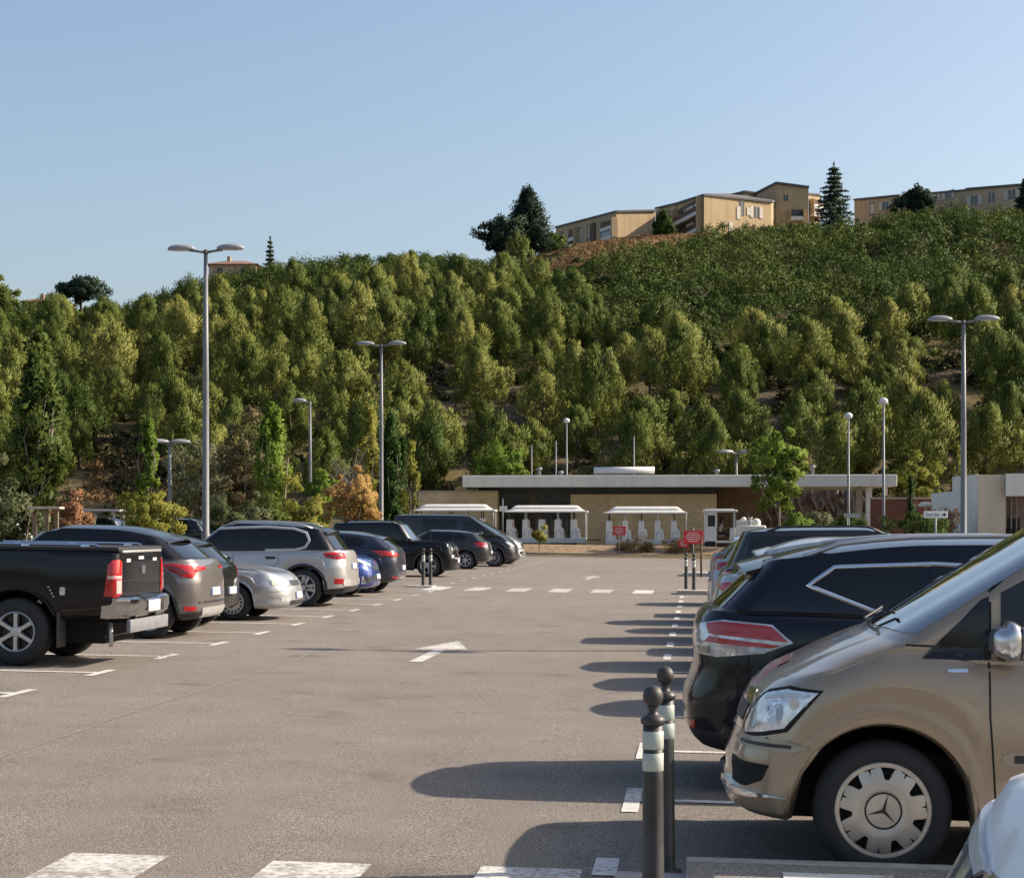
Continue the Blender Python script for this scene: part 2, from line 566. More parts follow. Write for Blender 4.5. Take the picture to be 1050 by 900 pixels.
def tyre_mesh(R, w, rim):
    bm = bmesh.new()
    h = w / 2
    prof = [(rim - .012, -h * .80), (rim + .005, -h * .92), (rim + (R - rim) * .45, -h), (R - .028, -h * .90), (R - .008, -h * .70), (R, -h * .45),
            (R - .003, -h * .2), (R - .003, h * .2), (R, h * .45), (R - .008, h * .70), (R - .028, h * .90), (rim + (R - rim) * .45, h), (rim + .005, h * .92), (rim - .012, h * .80)]
    lathe(bm, prof, 48, 'Y')
    bmesh.ops.recalc_face_normals(bm, faces=bm.faces)
    return bm

def rim_mesh(rim, w, style):
    """outer side is +y"""
    bm = bmesh.new(); h = w / 2
    if style == 'starcap':                                   # plastic cover with eight paired prongs and a star badge
        r = rim
        lathe(bm, [(r + .004, h * .62), (r + .008, h * .84), (r - .004, h * .93), (r - .022, h * .92), (r - .026, h * .74)], 64, 'Y')
        lathe(bm, [(r - .02, h * .55), (0, h * .52)], 48, 'Y', mi=1)
        n = 196
        rows = []
        for k in range(n):
            a = 2 * math.pi * k / n
            ph = (a / (2 * math.pi) * 7) % 1.0                # seven pairs: wide scallop between pairs, narrow slit inside a pair
            d = abs(ph - .5)
            out = r - .026 - .004 * math.cos(12.57 * d)
            if d > .30: out = r - .026 - .056 * sstep(.30, .43, d)
            if d < .036: out = r - .052 + .026 * sstep(.010, .036, d)
            rows.append((a, out))
        rad_ = [.058, .075, .11, None]
        rings = []
        for q in range(4):
            row = []
            for a, o in rows:
                rr = [.086, .100, .135, o][q]; rr = min(rr, o)
                hh = [h * 1.0, h * 1.05, h * 1.06, h * (1.06 - .15 * (o - .135) / (r - .16))][q]
                row.append(bm.verts.new((rr * math.cos(a), hh, -rr * math.sin(a))))
            rings.append(row)
        low = [bm.verts.new((o * math.cos(a), h * .6, -o * math.sin(a))) for a, o in rows]
        rings.append(low)
        for A, B in zip(rings, rings[1:]):
            for k in range(n): bm.faces.new((A[k], A[(k + 1) % n], B[(k + 1) % n], B[k]))
    elif style == 'steelcap':                                # disc cover with a ring of small slots
        lathe(bm, [(rim + .004, h * .6), (rim + .006, h * .82), (rim - .008, h * .9), (rim - .03, h * .84), (rim - .07, h * .92), (.075, h * .98), (.06, h * 1.0), (.05, h * .9), (0, h * .9)], 60, 'Y')
        for k in range(16):
            a = 2 * math.pi * k / 16; c = Vector((math.cos(a), 0, -math.sin(a))) * (rim - .045)
            bx = box(bm, (0, 0, 0), (.034, .012, .036), .004, mi=1)
            bmesh.ops.rotate(bm, cent=(0, 0, 0), matrix=Matrix.Rotation(a, 3, 'Y'), verts=bx)
            bmesh.ops.translate(bm, vec=c + Vector((0, h * .885, 0)), verts=bx)
        for k in range(5):
            a = 2 * math.pi * k / 5 + .3; c = Vector((math.cos(a), 0, -math.sin(a))) * .085
            lathe(bm, [(.014, h * .9), (.014, h * 1.0), (0, h * 1.0)], 10, 'Y', c=c, mi=1)
    else:
        n, tw, spl = {'six': (6, .055, 0), 'five': (5, .075, 0), 'ten': (10, .03, 0), 'cut': (5, .10, 1), 'seven': (7, .05, 0)}[style]
        lathe(bm, [(rim - .012, -h * .7), (rim - .015, h * .55), (rim + .006, h * .74), (rim + .010, h * .90), (rim - .004, h * .94), (rim - .016, h * .86), (rim - .02, h * .5)], 56, 'Y')
        lathe(bm, [(rim - .02, h * .15), (.05, h * .1), (0, h * .1)], 40, 'Y', mi=1)
        lathe(bm, [(.062, h * .3), (.062, h * .82), (.05, h * .9), (.03, h * .92), (0, h * .92)], 24, 'Y')
        for k in range(n):
            a = 2 * math.pi * k / n + .35
            for sgn in ((0,) if not spl else (-1, 1)):
                path = []
                r0, r1 = .045, rim - .008
                vs = []
                for (r, ww, y0, y1) in ((r0, tw * .62, h * .5, h * .86), ((r0 + r1) / 2, tw * .5, h * .45, h * .88), (r1, tw * (.62 if not spl else .4), h * .4, h * .86)):
                    off = sgn * (r - r0) / (r1 - r0) * .055
                    ring = []
                    for dy, dt in ((y0, -ww), (y1, -ww * .7), (y1, ww * .7), (y0, ww)):
                        t = off + dt
                        ring.append(bm.verts.new((r * math.cos(a) - t * math.sin(a), dy, -(r * math.sin(a) + t * math.cos(a)))))
                    vs.append(ring)
                mi = 0
                for A, B in zip(vs, vs[1:]):
                    for q in range(4):
                        f = bm.faces.new((A[q], A[(q + 1) % 4], B[(q + 1) % 4], B[q])); f.material_index = mi
    bmesh.ops.recalc_face_normals(bm, faces=bm.faces)
    return bm

def scale_pts(pts, k):
    c = sum((Vector(p) for p in pts), Vector((0, 0))) / len(pts)
    return [tuple(c + (Vector(p) - c) * k) for p in pts]

def rrect(cx, cy, w, h, r=.02):
    P = []
    for sx, sy, a0 in ((1, 1, 0), (-1, 1, 90), (-1, -1, 180), (1, -1, 270)):
        for k in range(4):
            a = rad(a0 + 30 * k)
            P.append((cx + sx * (w / 2 - r) + r * math.cos(a), cy + sy * (h / 2 - r) + r * math.sin(a)))
    return P

def make_car(name, label, sp, pm, u, v, heading, group='cars parked in the car park', cat='car', loc=None, rz=None):
    """heading: +1 the nose points to +u (right), -1 to the left"""
    B = Body(sp)
    W = sp['W'] / 2
    if loc is None:
        loc = UV(u, v); rz = math.atan2(PX.y, PX.x) + (0 if heading > 0 else math.pi)
    root = thing(name, label, cat, loc, rz, group, slope=True)
    roofm = MATS.get(sp.get('twotone')) if isinstance(sp.get('twotone'), str) else pm
    gz, rz_ = sp['gz'], sp['rz']
    zg = (lambda x, g: g) if sp.get('wabs') else lambda x, g: smooth(gz, x) + g * (smooth(rz_, max(min(x, sp['g1'][0]), sp['g1'][1])) - .045 - smooth(gz, x))
    P = lambda n, b, m, par=root, sm=True, an=.6: obj(n, b, m, par, sm, an)
    low = sp.get('lowmat', M_PLAS)
    # glass
    gi = B.gi; nf = NF - 1
    t0, t1 = sp.get('ws_rows', (1, 9))
    wc = sp.get('ws_cols', 4)
    ws = P('windshield', B.grid(range(gi + t0, gi + t1 + 1), range(-(nf + wc), nf + wc + 1)), sp.get('wsmat', M_WSCREEN))
    bm_ = bmesh.new()
    for s in (1, -1):                               # wipers lie along the foot of the screen
        pts = []
        for k in range(7):
            c = int(round((nf + 2) * (k / 6 * .95 - .05) * s - 3 * s)); pts.append(B.full(gi + (1 if k < 5 else 2), c) + Vector((.02, 0, .02)))
        tube(bm_, pts, .009, 5)
    P('wiper', bm_, M_PLAS)
    n1 = B.n - 1
    if sp.get('rearglass', True):
        rc = sp.get('rw_cols', 4); q0, q1 = sp.get('rw_rows', (1, 8))
        P('rear_window', B.grid(range(gi + q0, gi + q1 + 1), range(n1 - nf - rc, n1 + nf + rc + 1)), M_GLASS)
    for poly in sp['windows']:
        for s in (1, -1):
            pts = [(x * s, zg(x, g)) for x, g in poly]
            P('side_window', B.patch(pts, (0, -s, 0), rings=4), M_GLASS)
    for poly in sp.get('winframe', []):
        for s in (1, -1):
            b = bmesh.new()
            pp = [(x * s, zg(x, g)) for x, g in poly]
            B.ribbon(b, pp, (0, -s, 0), width=sp.get('framew', .03), off=.008)
            P('window_trim', b, sp.get('framemat', M_CHROME))
    # panel gaps
    for s in (1, -1):
        b = bmesh.new()
        for line in sp.get('seams', []): B.ribbon(b, [(x * s, z) for x, z in line], (0, -s, 0), width=sp.get('seamw', .010))
        if sp.get('seams'): P('door_gap', b, M_SEAM)
        for (x, z, w_, h_) in sp.get('handles', []):
            P('door_handle', B.patch(rrect(x * s, z, w_, h_, h_ * .45), (0, -s, 0), off=.022, rings=2, step=.04), sp.get('handlemat', pm))
        if 'mirror' in sp:
            mx, mz = sp['mirror']
            b = bmesh.new()
            h, nn = B.hit(Vector((mx, 5 * s, mz)), Vector((0, -s, 0)))
            k = sp.get('mirk', 1)
            box(b, (mx + .02, h.y + s * .115 * k, mz + .055 * k), (.11 * k, .20 * k, .15 * k), .05 * k, seg=4)
            for v_ in b.verts:
                if v_.co.x > mx + .02: v_.co.z -= (v_.co.z - mz - .05) * .25
            mo = P('mirror', b, sp.get('mirmat', pm), an=.9)
            b = bmesh.new(); box(b, (mx - .0365 * k, h.y + s * .115 * k, mz + .055 * k), (.012, .165 * k, .115 * k), .004); P('mirror_glass', b, M_WSCREEN, mo)
            b = bmesh.new(); box(b, (mx + .0, h.y + s * .03, mz - .005), (.07, .10, .05), .015); P('mirror_arm', b, M_PLAS, mo)
    if 'grille' in sp:
        for k, (pts, m) in enumerate(sp['grille']): P('grille', B.patch(pts, (-1, 0, 0), off=.006 + .004 * min(k, 2)), m)
    for nm, m, dr, pts, off in sp.get('extras', []):
        for s in (1, -1):
            d = Vector((dr[0], -s * abs(dr[1]), 0)) if dr[1] else Vector((dr[0], 0, 0))
            if dr[1] == 0 and s < 0: continue
            q = pts
            if dr[1]: q = [(a * s, b_) for a, b_ in pts]
            P(nm, B.patch(q, d, off=off, rings=4, step=.035), m)
    if sp.get('archtrim'):
        for s in (1, -1):
            for wx in (sp['wxf'], sp['wxr']):
                P('arch_trim', B.annulus(wx, sp['R'] - .02, sp.get('Ra', sp['R'] + .06) - .004, sp.get('Ra', sp['R'] + .06) + sp['archtrim'], s, rad(-8), rad(188)), (sp.get('archmat', M_PLAS) or pm))
    # lamps
    for nm, key, m in (('headlight', 'head', M_LENS), ('taillight', 'tail', M_RED)):
        for item in sp.get(key, []):
            dr, pts, sub = item
            for s in (1, -1):
                d = Vector((dr[0], -s * dr[1], 0))
                q = [(a * s, b_) for a, b_ in pts]
                lo_ = P(nm, B.patch(q, d, off=.008, rings=5, step=.03, raise_mid=.008), sp.get(key + 'mat', m))
                for sp_pts, mm, of in sub:
                    P('lens', B.patch([(a * s, b_) for a, b_ in sp_pts], d, off=of, rings=4, step=.03), mm, lo_)
    for (side, z, w_) in sp.get('plates', []):
        d = (-1, 0, 0) if side == 'f' else (1, 0, 0)
        pl = P('number_plate', B.patch(rrect(0, z, w_, .11, .01), d, off=.022, rings=2, step=.2), M_PLATE)
        s = 1 if side == 'f' else -1
        for e in (-1, 1): P('plate_band', B.patch(rrect(e * (w_ / 2 - .022), z, .036, .105, .004), d, off=.025, rings=2, step=.2), M_BLUE, pl)
    if 'rails' in sp:
        x0, x1, in_, m = sp['rails']
        for s in (1, -1):
            b = bmesh.new(); pts = []
            for k in range(9):
                x = x0 + (x1 - x0) * k / 8
                h, nn = B.hit(Vector((x, (sp['g1'][2] - in_) * s, 5)), Vector((0, 0, -1)))
                pts.append(h + Vector((0, 0, .045 if 0 < k < 8 else -.01)))
            tube(b, pts, .018, 6)
            P('roof_rail', b, m)
    if 'spoiler' in sp:
        dx, dz, m = sp['spoiler']
        b = bmesh.new(); w = sp['g1'][2] * .9; x0 = sp['g1'][1]
        z0 = smooth(rz_, x0) - .02
        pl = [(x0 + .16, z0 + .002), (x0 + .05, z0 + .012), (x0 - dx, z0 - dz + .012), (x0 - dx - .01, z0 - dz - .012), (x0 + .02, z0 - .07), (x0 + .16, z0 - .06)]
        rows = []
        for k in range(9):
            t = k / 4 - 1; ww = w * t
            rows.append([b.verts.new((x + .07 * t * t * (1 if x < x0 + .1 else .4), ww, z - .045 * t * t)) for x, z in pl])
        for a_, c_ in zip(rows, rows[1:]):
            for q in range(len(pl)): b.faces.new((a_[q], a_[(q + 1) % len(pl)], c_[(q + 1) % len(pl)], c_[q]))
        for r_ in (rows[0], rows[-1]): b.faces.new(r_)
        bmesh.ops.recalc_face_normals(b, faces=b.faces)
        P('spoiler', b, m or roofm or pm, an=.5)
    # wheels
    R, tw = sp['R'], sp.get('tw', .215); rimr = sp.get('rim', R * .66)
    tyre = None
    for wx in (sp['wxf'], sp['wxr']):
        for s in (1, -1):
            y = s * (W * B.plan(wx) - tw / 2 - sp.get('wi', .015))
            if tyre is None:
                tyre = obj('wheel', tyre_mesh(R, tw, rimr), M_RUB, root, True, .9)
                rimo = obj('rim', rim_mesh(rimr, tw, sp.get('wheel', 'five')), [sp.get('rimmat', M_ALLOY), sp.get('rimback', M_UNDER)], tyre, True, .5)
                subs = [rimo]
                if sp.get('badge'):
                    b = bmesh.new(); h = tw / 2
                    lathe(b, [(.092, h * .98), (.090, h * 1.04), (.083, h * 1.04), (.081, h * 1.0)], 40, 'Y', mi=1)
                    lathe(b, [(.083, h * 1.005), (0, h * 1.012)], 40, 'Y')
                    for k in range(3):
                        a = rad(90 + 120 * k + 38)
                        c, s_ = math.cos(a), math.sin(a); t = .009
                        vs = [b.verts.new(p_) for p_ in ((.083 * c, h * 1.03, -.083 * s_), (-t * s_ , h * 1.06, -t * c), (0, h * 1.08, 0), (t * s_, h * 1.06, t * c))]
                        f = b.faces.new(vs); f.material_index = 1
                    bmesh.ops.recalc_face_normals(b, faces=b.faces)
                    subs.append(obj('star_badge', b, [sp.get('rimmat', M_ALLOY), M_DALLOY], tyre, True, .4))
                t_ = tyre
            else:
                t_ = share(tyre, root)
                for q in subs: share(q, t_)
            t_.location = (wx, y, R)
            t_.rotation_euler = (0, random.uniform(0, .6) if sp.get('wheelrot') is None else sp['wheelrot'], 0 if s > 0 else math.pi)
    # underside
    b = bmesh.new()
    yi = W - tw - .1
    box(b, ((sp['xf'] + sp['xr']) / 2, 0, .42), (sp['xf'] - sp['xr'] - .5, 2 * yi, .34), .02)
    box(b, ((sp['wxf'] + sp['wxr']) / 2, 0, .40), (sp['wxf'] - sp['wxr'] - 2 * R - .2, 2 * W - .16, .3), .02)
    for wx in (sp['wxf'], sp['wxr']):
        box(b, (wx, 0, R), (.09, 2 * yi + .15, .09), 0)
    P('underbody', b, M_UNDER, sm=False)
    mats = [pm, roofm, low]
    body = obj('body', B.bm, mats, root, True, .62)
    return root, B
# ---------------------------------------------------------------- car shapes
def L3(dr, pts):
    n = math.hypot(*dr); d0, d1 = dr[0] / n, dr[1] / n
    return [(x * d1 + y * d0, z) for x, y, z in pts]

def lamp(dr, pts, *subs):
    return (dr, L3(dr, pts), [(L3(dr, p), m, o) for p, m, o in subs])

def gen(L, W, H, wb, fo, R, hz0, hz1, belt, beltr, cowl, rft, rrt, bl, inset=.23, **k):
    """cowl, rf: x of windscreen foot and top; rr, bl: x of the roof's end and the rear glass foot, measured from the rear end"""
    xf = wb / 2 + fo; xr = xf - L
    sp = dict(W=W, xf=xf, xr=xr, wxf=wb / 2, wxr=-wb / 2, R=R)
    ca = cowl - .35
    sp['zlow'] = [(xr, .30), (xr + .5, .24), (-wb / 2 + .6, .2), (wb / 2 - .6, .2), (xf - .4, .2), (xf, .22)]
    sp['zsh'] = [(xr, beltr), (xr + .5, beltr), (-wb / 2 + .7, belt + .6 * (beltr - belt)), (ca - .5, belt), (ca, belt), (cowl + .1, hz1 - .07), (xf - .45, hz0 + .10), (xf - .1, hz0), (xf, hz0 - .03)]
    sp['gz'] = [(xr, beltr + .02), (xr + .5, beltr + .02), (-wb / 2 + .7, belt + .6 * (beltr - belt) + .015), (ca - .5, belt + .015), (ca + .05, belt + .03), (cowl, hz1)]
    sp['g0'] = (cowl, xr + bl, W / 2 - .075, .36, .34, .28, .26)
    sp['g1'] = (rft, xr + rrt, W / 2 - inset, .26, .22, .20, .18)
    sp['rz'] = [(xr + rrt, H - k.pop('rdrop', .07)), (-.75, H - .012), (.0, H), (rft - .3, H - .03), (rft, H - .065)]
    sp.update(k)
    pil = sp.pop('pillars'); g_lo, g_hi = sp.get('glo', .06), sp.get('ghi', .87)
    g0, g1 = sp['g0'], sp['g1']
    xa = lambda t: (g0[0] - g0[4]) + ((g1[0] - g1[4]) - (g0[0] - g0[4])) * t + sp.get('dlo_f', -.05)
    xb = lambda t: (g0[1] + g0[6]) + ((g1[1] + g1[6]) - (g0[1] + g0[6])) * t - sp.get('dlo_b', .04)
    rear = sp.get('dlo_r') or [(xb(g_lo), g_lo), (xb(g_hi), g_hi)]
    wins = []; h = .028
    ps = [None] + list(pil) + [None]
    for i in range(len(ps) - 1):
        poly = []
        if ps[i] is None: poly += [(xa(g_hi), g_hi), (xa(.5), .5), (xa(g_lo), g_lo)]
        else: poly += [(ps[i] - h, g_hi), (ps[i] - h, g_lo)]
        if ps[i + 1] is None: poly += rear
        else: poly += [(ps[i + 1] + h, g_lo), (ps[i + 1] + h, g_hi)]
        wins.append(poly)
    sp.setdefault('windows', wins)
    sp['dlo_loop'] = [(xa(g_hi), g_hi), (xa(.5), .5), (xa(g_lo), g_lo)] + rear + [(xa(g_hi), g_hi)]
    return sp

def std_seams(sp, xA, xB, xC=None, lo=.26):
    zt = lambda x: smooth(sp['zsh'], x)
    S = [[(xA, zt(xA) - .01), (xA + .01, .55), (xA - .03, lo + .03)], [(xB, zt(xB) - .01), (xB + .01, .5), (xB - .01, lo + .02)]]
    if xC is not None:
        Rr = sp['R'] + .12
        S.append([(xC, zt(xC) - .01), (xC - .02, .85), (xC + .16, .72), (sp['wxr'] + Rr + .04, .45), (sp['wxr'] + Rr + .05, lo + .03)])
        S.append([(xA - .03, lo + .03), (sp['wxr'] + Rr + .05, lo + .03)])
    return S

SPECS = {}
M_REFL = mat('lamp reflector', (.42, .44, .46), rough=.2, metal=.7)
def build_specs():
    S = SPECS
    # --- people carrier (near right)
    sp = dict(W=1.90, xf=2.36, xr=-2.40, wxf=1.6, wxr=-1.6, R=.335, Ra=.425, rim=.232, tw=.225, ns=150, wi=.03)
    sp['zlow'] = [(-2.4, .3), (-1.2, .26), (1.0, .25), (1.9, .26), (2.36, .27)]
    sp['zsh'] = [(-2.4, 1.06), (1.1, 1.05), (1.35, 1.085), (1.55, 1.09), (1.85, .985), (2.1, .90), (2.27, .84), (2.36, .79)]
    sp['gz'] = [(-2.4, 1.08), (1.05, 1.07), (1.3, 1.11), (1.45, 1.15), (1.64, 1.165)]
    sp['rz'] = [(-2.4, 1.82), (-1.5, 1.87), (.1, 1.875), (.4, 1.85), (.66, 1.80)]
    sp['g0'] = (1.64, -2.28, .885, .40, .22, .2, .2); sp['g1'] = (.66, -2.16, .74, .26, .20, .16, .16)
    sp['rows'] = [(0, .07, .06, .06), (.05, .02, .012, .02), (.12, .006, 0, 0), (.24, .0, .004, 0), (.34, .0, .015, .0), (.43, .0, .012, .005), (.52, -.004, .035, .012),
                  (.64, -.002, .06, .02), (.78, .006, .085, .03), (.90, .02, .11, .05), (.97, .035, .13, .07), (1.0, .055, .16, .09)]
    sp.update(cf=.46, rf=.46, bf=.13, kf=.035, kr=.02, crown=.022, bulge=.03, gbf=.16, flare=.016, wheel='starcap', badge=True, wheelrot=0.12,
              rimmat=mat('wheel cover silver', (.50, .46, .40), rough=.34, metal=.6, noise=.12, nscale=9), rimback=M_UNDER, wabs=True, ws_cols=5, ws_rows=(1, 9),
              wsmat=M_WSCREEN, seamw=.009)
    sp['windows'] = [[(1.425, 1.075), (1.25, 1.07), (1.105, 1.07), (1.105, 1.375), (1.14, 1.36)],
                     [(1.05, 1.075), (.15, 1.075), (.15, 1.70), (.50, 1.70), (1.05, 1.395)],
                     [(.05, 1.075), (-1.05, 1.075), (-1.05, 1.71), (.05, 1.71)], [(-1.13, 1.075), (-2.05, 1.08), (-1.98, 1.70), (-1.13, 1.71)]]
    sp['seams'] = [[(1.107, 1.06), (1.105, .8), (1.085, .55), (1.07, .30)], [(.10, 1.06), (.10, .3)], [(1.80, .60), (1.95, .60), (2.13, .635), (2.16, .66)],
                   [(1.50, 1.135), (1.30, 1.13), (1.14, 1.13)], [(1.10, 1.075), (1.10, 1.40), (.96, 1.52), (.6, 1.72)]]
    sp['mirror'] = (1.03, 1.10); sp['mirk'] = 1.3; sp['mirmat'] = mat('mirror silver', (.55, .56, .58), rough=.2, metal=.85); sp['headmat'] = mat('people carrier lamp', (.70, .73, .75), rough=.14, metal=.25, coat=1.0, noise=.3, nscale=22)
    sp['handles'] = [(.27, .93, .20, .045), (-.12, .93, .2, .045)]
    d = (-.6, .8)
    sp['head'] = [lamp(d, [(1.925, .94, .895), (2.0, .90, .80), (2.06, .85, .715), (2.16, .74, .685), (2.27, .58, .66), (2.28, .52, .70), (2.23, .60, .80), (2.16, .68, .868), (2.05, .82, .90)],
                       (L3i(2.09, .78, .785, .060), M_REFL, .016), (L3i(2.09, .78, .785, .022), M_LENS, .021), (L3i(2.20, .64, .735, .042), M_REFL, .016), (L3i(2.02, .88, .835, .026), mat('amber-clear lens', (.62, .52, .40), rough=.12, coat=.8), .016),
                       ([(1.96, .93, .885), (2.05, .85, .885), (2.15, .70, .852), (2.15, .70, .84), (2.05, .85, .868), (1.97, .92, .868)], M_SILV, .017))]
    sp['extras'] = [('headlamp_gasket', M_SEAM, d, L3(d, [(1.905, .945, .908), (1.985, .91, .79), (2.045, .86, .70), (2.15, .75, .668), (2.275, .57, .643), (2.30, .50, .70), (2.24, .59, .815), (2.165, .675, .885), (2.05, .82, .918)]), .0045),
                    ('bumper_strip', mat('bronze-grey trim', (.33, .285, .23), rough=.35, metal=.4), d, L3(d, [(1.96, .94, .63), (2.02, .90, .60), (2.3, .52, .60), (2.34, .4, .615), (2.3, .5, .655), (2.05, .87, .655)]), .014),
                    ('bumper_slot', M_PLAS, d, L3(d, [(2.03, .89, .622), (2.27, .57, .612), (2.27, .57, .628), (2.03, .89, .638)]), .018),
                    ('fog_recess', M_UNDER, d, L3(d, [(2.12, .80, .53), (2.15, .76, .45), (2.22, .66, .41), (2.3, .48, .42), (2.33, .42, .53)]), .006),
                    ('bumper_lip', M_CHROME, d, L3(d, [(2.05, .88, .385), (2.2, .7, .365), (2.36, .30, .38), (2.36, .30, .41), (2.2, .70, .395)]), .03),
                    ('side_badge', M_CHROME, (0, 1), [(1.305, 1.012), (1.305, 1.026), (1.21, 1.028), (1.21, 1.012)], .006),
                    ('sliding_strip', mat('bronze-grey trim', (.33, .285, .23), rough=.35, metal=.4), (0, 1), [(1.02, .57), (.2, .57), (.2, .64), (1.0, .64), (1.045, .62), (1.045, .59)], .006),
                    ('sliding_strip_slot', M_PLAS, (0, 1), [(.99, .585), (.2, .585), (.2, .622), (.99, .622)], .010)]
    sp['grille'] = [([(-.46, .80), (-.40, .66), (.40, .66), (.46, .80), (.38, .86), (-.38, .86)], M_CHROME), ([(-.4, .79), (-.35, .70), (.35, .70), (.4, .79)], M_PLAS)]
    sp['archtrim'] = .085; sp['archmat'] = None
    sp['tail'] = [lamp((.6, .8), [(-2.2, .9, 1.1), (-2.2, .9, .7), (-2.36, .8, .7), (-2.36, .8, 1.1)])]
    S['mpv'] = sp
    # --- black crossover, rear to the aisle (right row)
    sp = gen(4.64, 1.83, 1.65, 2.705, .965, .36, .86, 1.06, 1.07, 1.14, 1.00, .38, .50, .18, inset=.20, pillars=(.12, -.78), wheel='five', rdrop=.13,
             rows=[(0, .09, .10, .10), (.05, .035, .035, .05), (.13, .012, .008, .015), (.26, .012, 0, 0), (.37, .004, .008, .005), (.46, 0, .02, .04), (.62, .002, .045, .075), (.78, .012, .075, .06), (.91, .03, .115, .075), (.97, .05, .15, .095), (1.0, .075, .19, .115)],
             glo=.10, ghi=.72, dlo_r=[(-1.10, .11), (-1.49, .47), (-1.35, .74)], archtrim=.055, clad=.14, rails=(.25, -1.55, .05, M_SILV), spoiler=(.16, .06, M_PLAS), rw_cols=2, ns=110, cr=.34, rr=.30, br=.07)
    sp['winframe'] = [[(.62, .735), (-.74, .745), (-1.36, .765), (-1.53, .48), (-1.12, .07), (-.75, .045)]]; sp['framew'] = .024; sp['framemat'] = M_CHROME
    d = (.55, .84)
    sp['tail'] = [lamp(d, [(-1.60, .87, .965), (-1.76, .885, 1.075), (-2.05, .82, 1.10), (-2.30, .60, 1.05), (-2.31, .56, .97), (-2.24, .7, .88), (-2.08, .82, .865), (-1.80, .88, .895)],
                       ([(-1.63, .87, .968), (-1.76, .885, 1.062), (-2.05, .82, 1.085), (-2.16, .76, 1.07), (-2.13, .78, 1.01)], M_RED, .022),
                       ([(-1.68, .87, .945), (-2.12, .78, .995), (-2.16, .76, .955), (-1.74, .88, .93)], M_RED, .023), ([(-2.12, .78, .93), (-2.22, .70, .93), (-2.2, .72, .89), (-2.13, .78, .885)], mat('smoked lens', (.30, .27, .2), rough=.15, coat=.6), .022))]
    sp['tailmat'] = M_LENS
    sp['head'] = [lamp((-.6, .8), [(1.9, .88, .85), (2.2, .7, .78), (2.28, .5, .72), (2.25, .5, .85), (2.0, .85, .92)])]
    sp['extras'] = [('reflector', M_RED, d, L3(d, [(-2.22, .72, .40), (-2.30, .60, .40), (-2.30, .60, .45), (-2.22, .72, .45)]), .008),
                    ('fuel_flap', M_SEAM, (0, 1), rrect(-1.66, .80, .012, .16, .004), .002)]
    sp['seams'] = std_seams(sp, .98, .1, -.80) + [[(-1.9, .88), (-1.9, .62), (-1.75, .58)]]
    sp['handles'] = [(.22, .96, .2, .04), (-.68, .98, .2, .04)]; sp['mirror'] = (.80, 1.08)
    S['crossover_black'] = sp
    # --- left row
    sp = gen(4.23, 1.80, 1.585, 2.64, .85, .345, .86, 1.05, 1.02, 1.10, 1.02, .40, .62, .20, inset=.22, pillars=(.05, -.75), wheel='cut', rimmat=M_ALLOY, rimback=M_DALLOY, twotone='roof black paint',
             rdrop=.12, clad=.15, archtrim=.05, glo=.08, ghi=.84, dlo_r=[(-1.25, .10), (-1.42, .42), (-1.25, .84)], spoiler=(.14, .05, None), plates=[('r', .66, .50)], rw_cols=3)
    d = (.6, .8)
    sp['tail'] = [lamp(d, [(-1.46, .86, 1.05), (-1.66, .84, 1.06), (-1.9, .66, 1.03), (-1.98, .35, 1.02), (-1.98, .36, .98), (-1.9, .62, .95), (-1.88, .70, .86), (-1.76, .80, .88), (-1.62, .85, .96)],
                       ([(-1.55, .86, 1.02), (-1.70, .82, 1.02), (-1.82, .72, .93), (-1.75, .80, .91)], mat('dark red lens', (.12, .004, .006), rough=.12, coat=.8), .02))]
    sp['extras'] = [('reflector', M_RED, d, L3(d, [(-1.78, .78, .40), (-1.90, .64, .40), (-1.90, .64, .46), (-1.78, .78, .46)]), .012),
                    ('skid_plate', M_SILV, (1, 0), [(-.55, .30), (.55, .30), (.62, .44), (-.62, .44)], .012), ('tailgate_groove', M_PLAS, (1, 0), [(-.68, .50), (.68, .50), (.68, .53), (-.68, .53)], .008)]
    sp['head'] = [lamp((-.6, .8), [(1.7, .86, .8), (2.0, .7, .76), (2.1, .5, .72), (2.05, .5, .82), (1.8, .83, .88)])]
    sp['seams'] = std_seams(sp, .95, .02, -.85); sp['handles'] = [(.15, .90, .18, .04), (-.72, .93, .18, .04)]; sp['mirror'] = (.75, 1.04)
    S['crossover_grey'] = sp
    sp = gen(3.99, 1.72, 1.47, 2.5, .80, .31, .80, .98, .95, .99, .98, .35, .50, .14, inset=.21, pillars=(.02, -.80), wheel='five', rdrop=.10, plates=[('r', .58, .5), ('f', .45, .5)], rw_cols=3, spoiler=(.09, .04, None))
    sp['tail'] = [lamp((.6, .8), [(-1.55, .83, .98), (-1.75, .72, .98), (-1.86, .55, .95), (-1.88, .52, .78), (-1.78, .68, .76), (-1.62, .81, .88)])]
    sp['head'] = [lamp((-.6, .8), [(1.55, .83, .80), (1.85, .68, .74), (1.98, .46, .66), (1.94, .46, .74), (1.7, .78, .86)], (L3i(1.84, .66, .755, .05), M_CHROME, .016))]
    sp['grille'] = [([(-.45, .36), (.45, .36), (.52, .48), (-.52, .48)], M_PLAS), ([(-.32, .60), (.32, .60), (.42, .68), (-.42, .68)], M_PLAS)]
    sp['extras'] = [('fog_recess', M_PLAS, (-.6, .8), L3((-.6, .8), [(1.84, .72, .32), (1.97, .5, .32), (1.97, .5, .44), (1.86, .7, .46)]), .006), ('fog_trim', M_CHROME, (-.6, .8), L3((-.6, .8), [(1.80, .75, .30), (1.86, .69, .30), (1.83, .73, .47), (1.79, .76, .47)]), .012)]
    sp['seams'] = std_seams(sp, .92, 0, -.80); sp['handles'] = [(.12, .84, .18, .04), (-.7, .86, .18, .04)]; sp['mirror'] = (.74, .97)
    S['hatch'] = sp
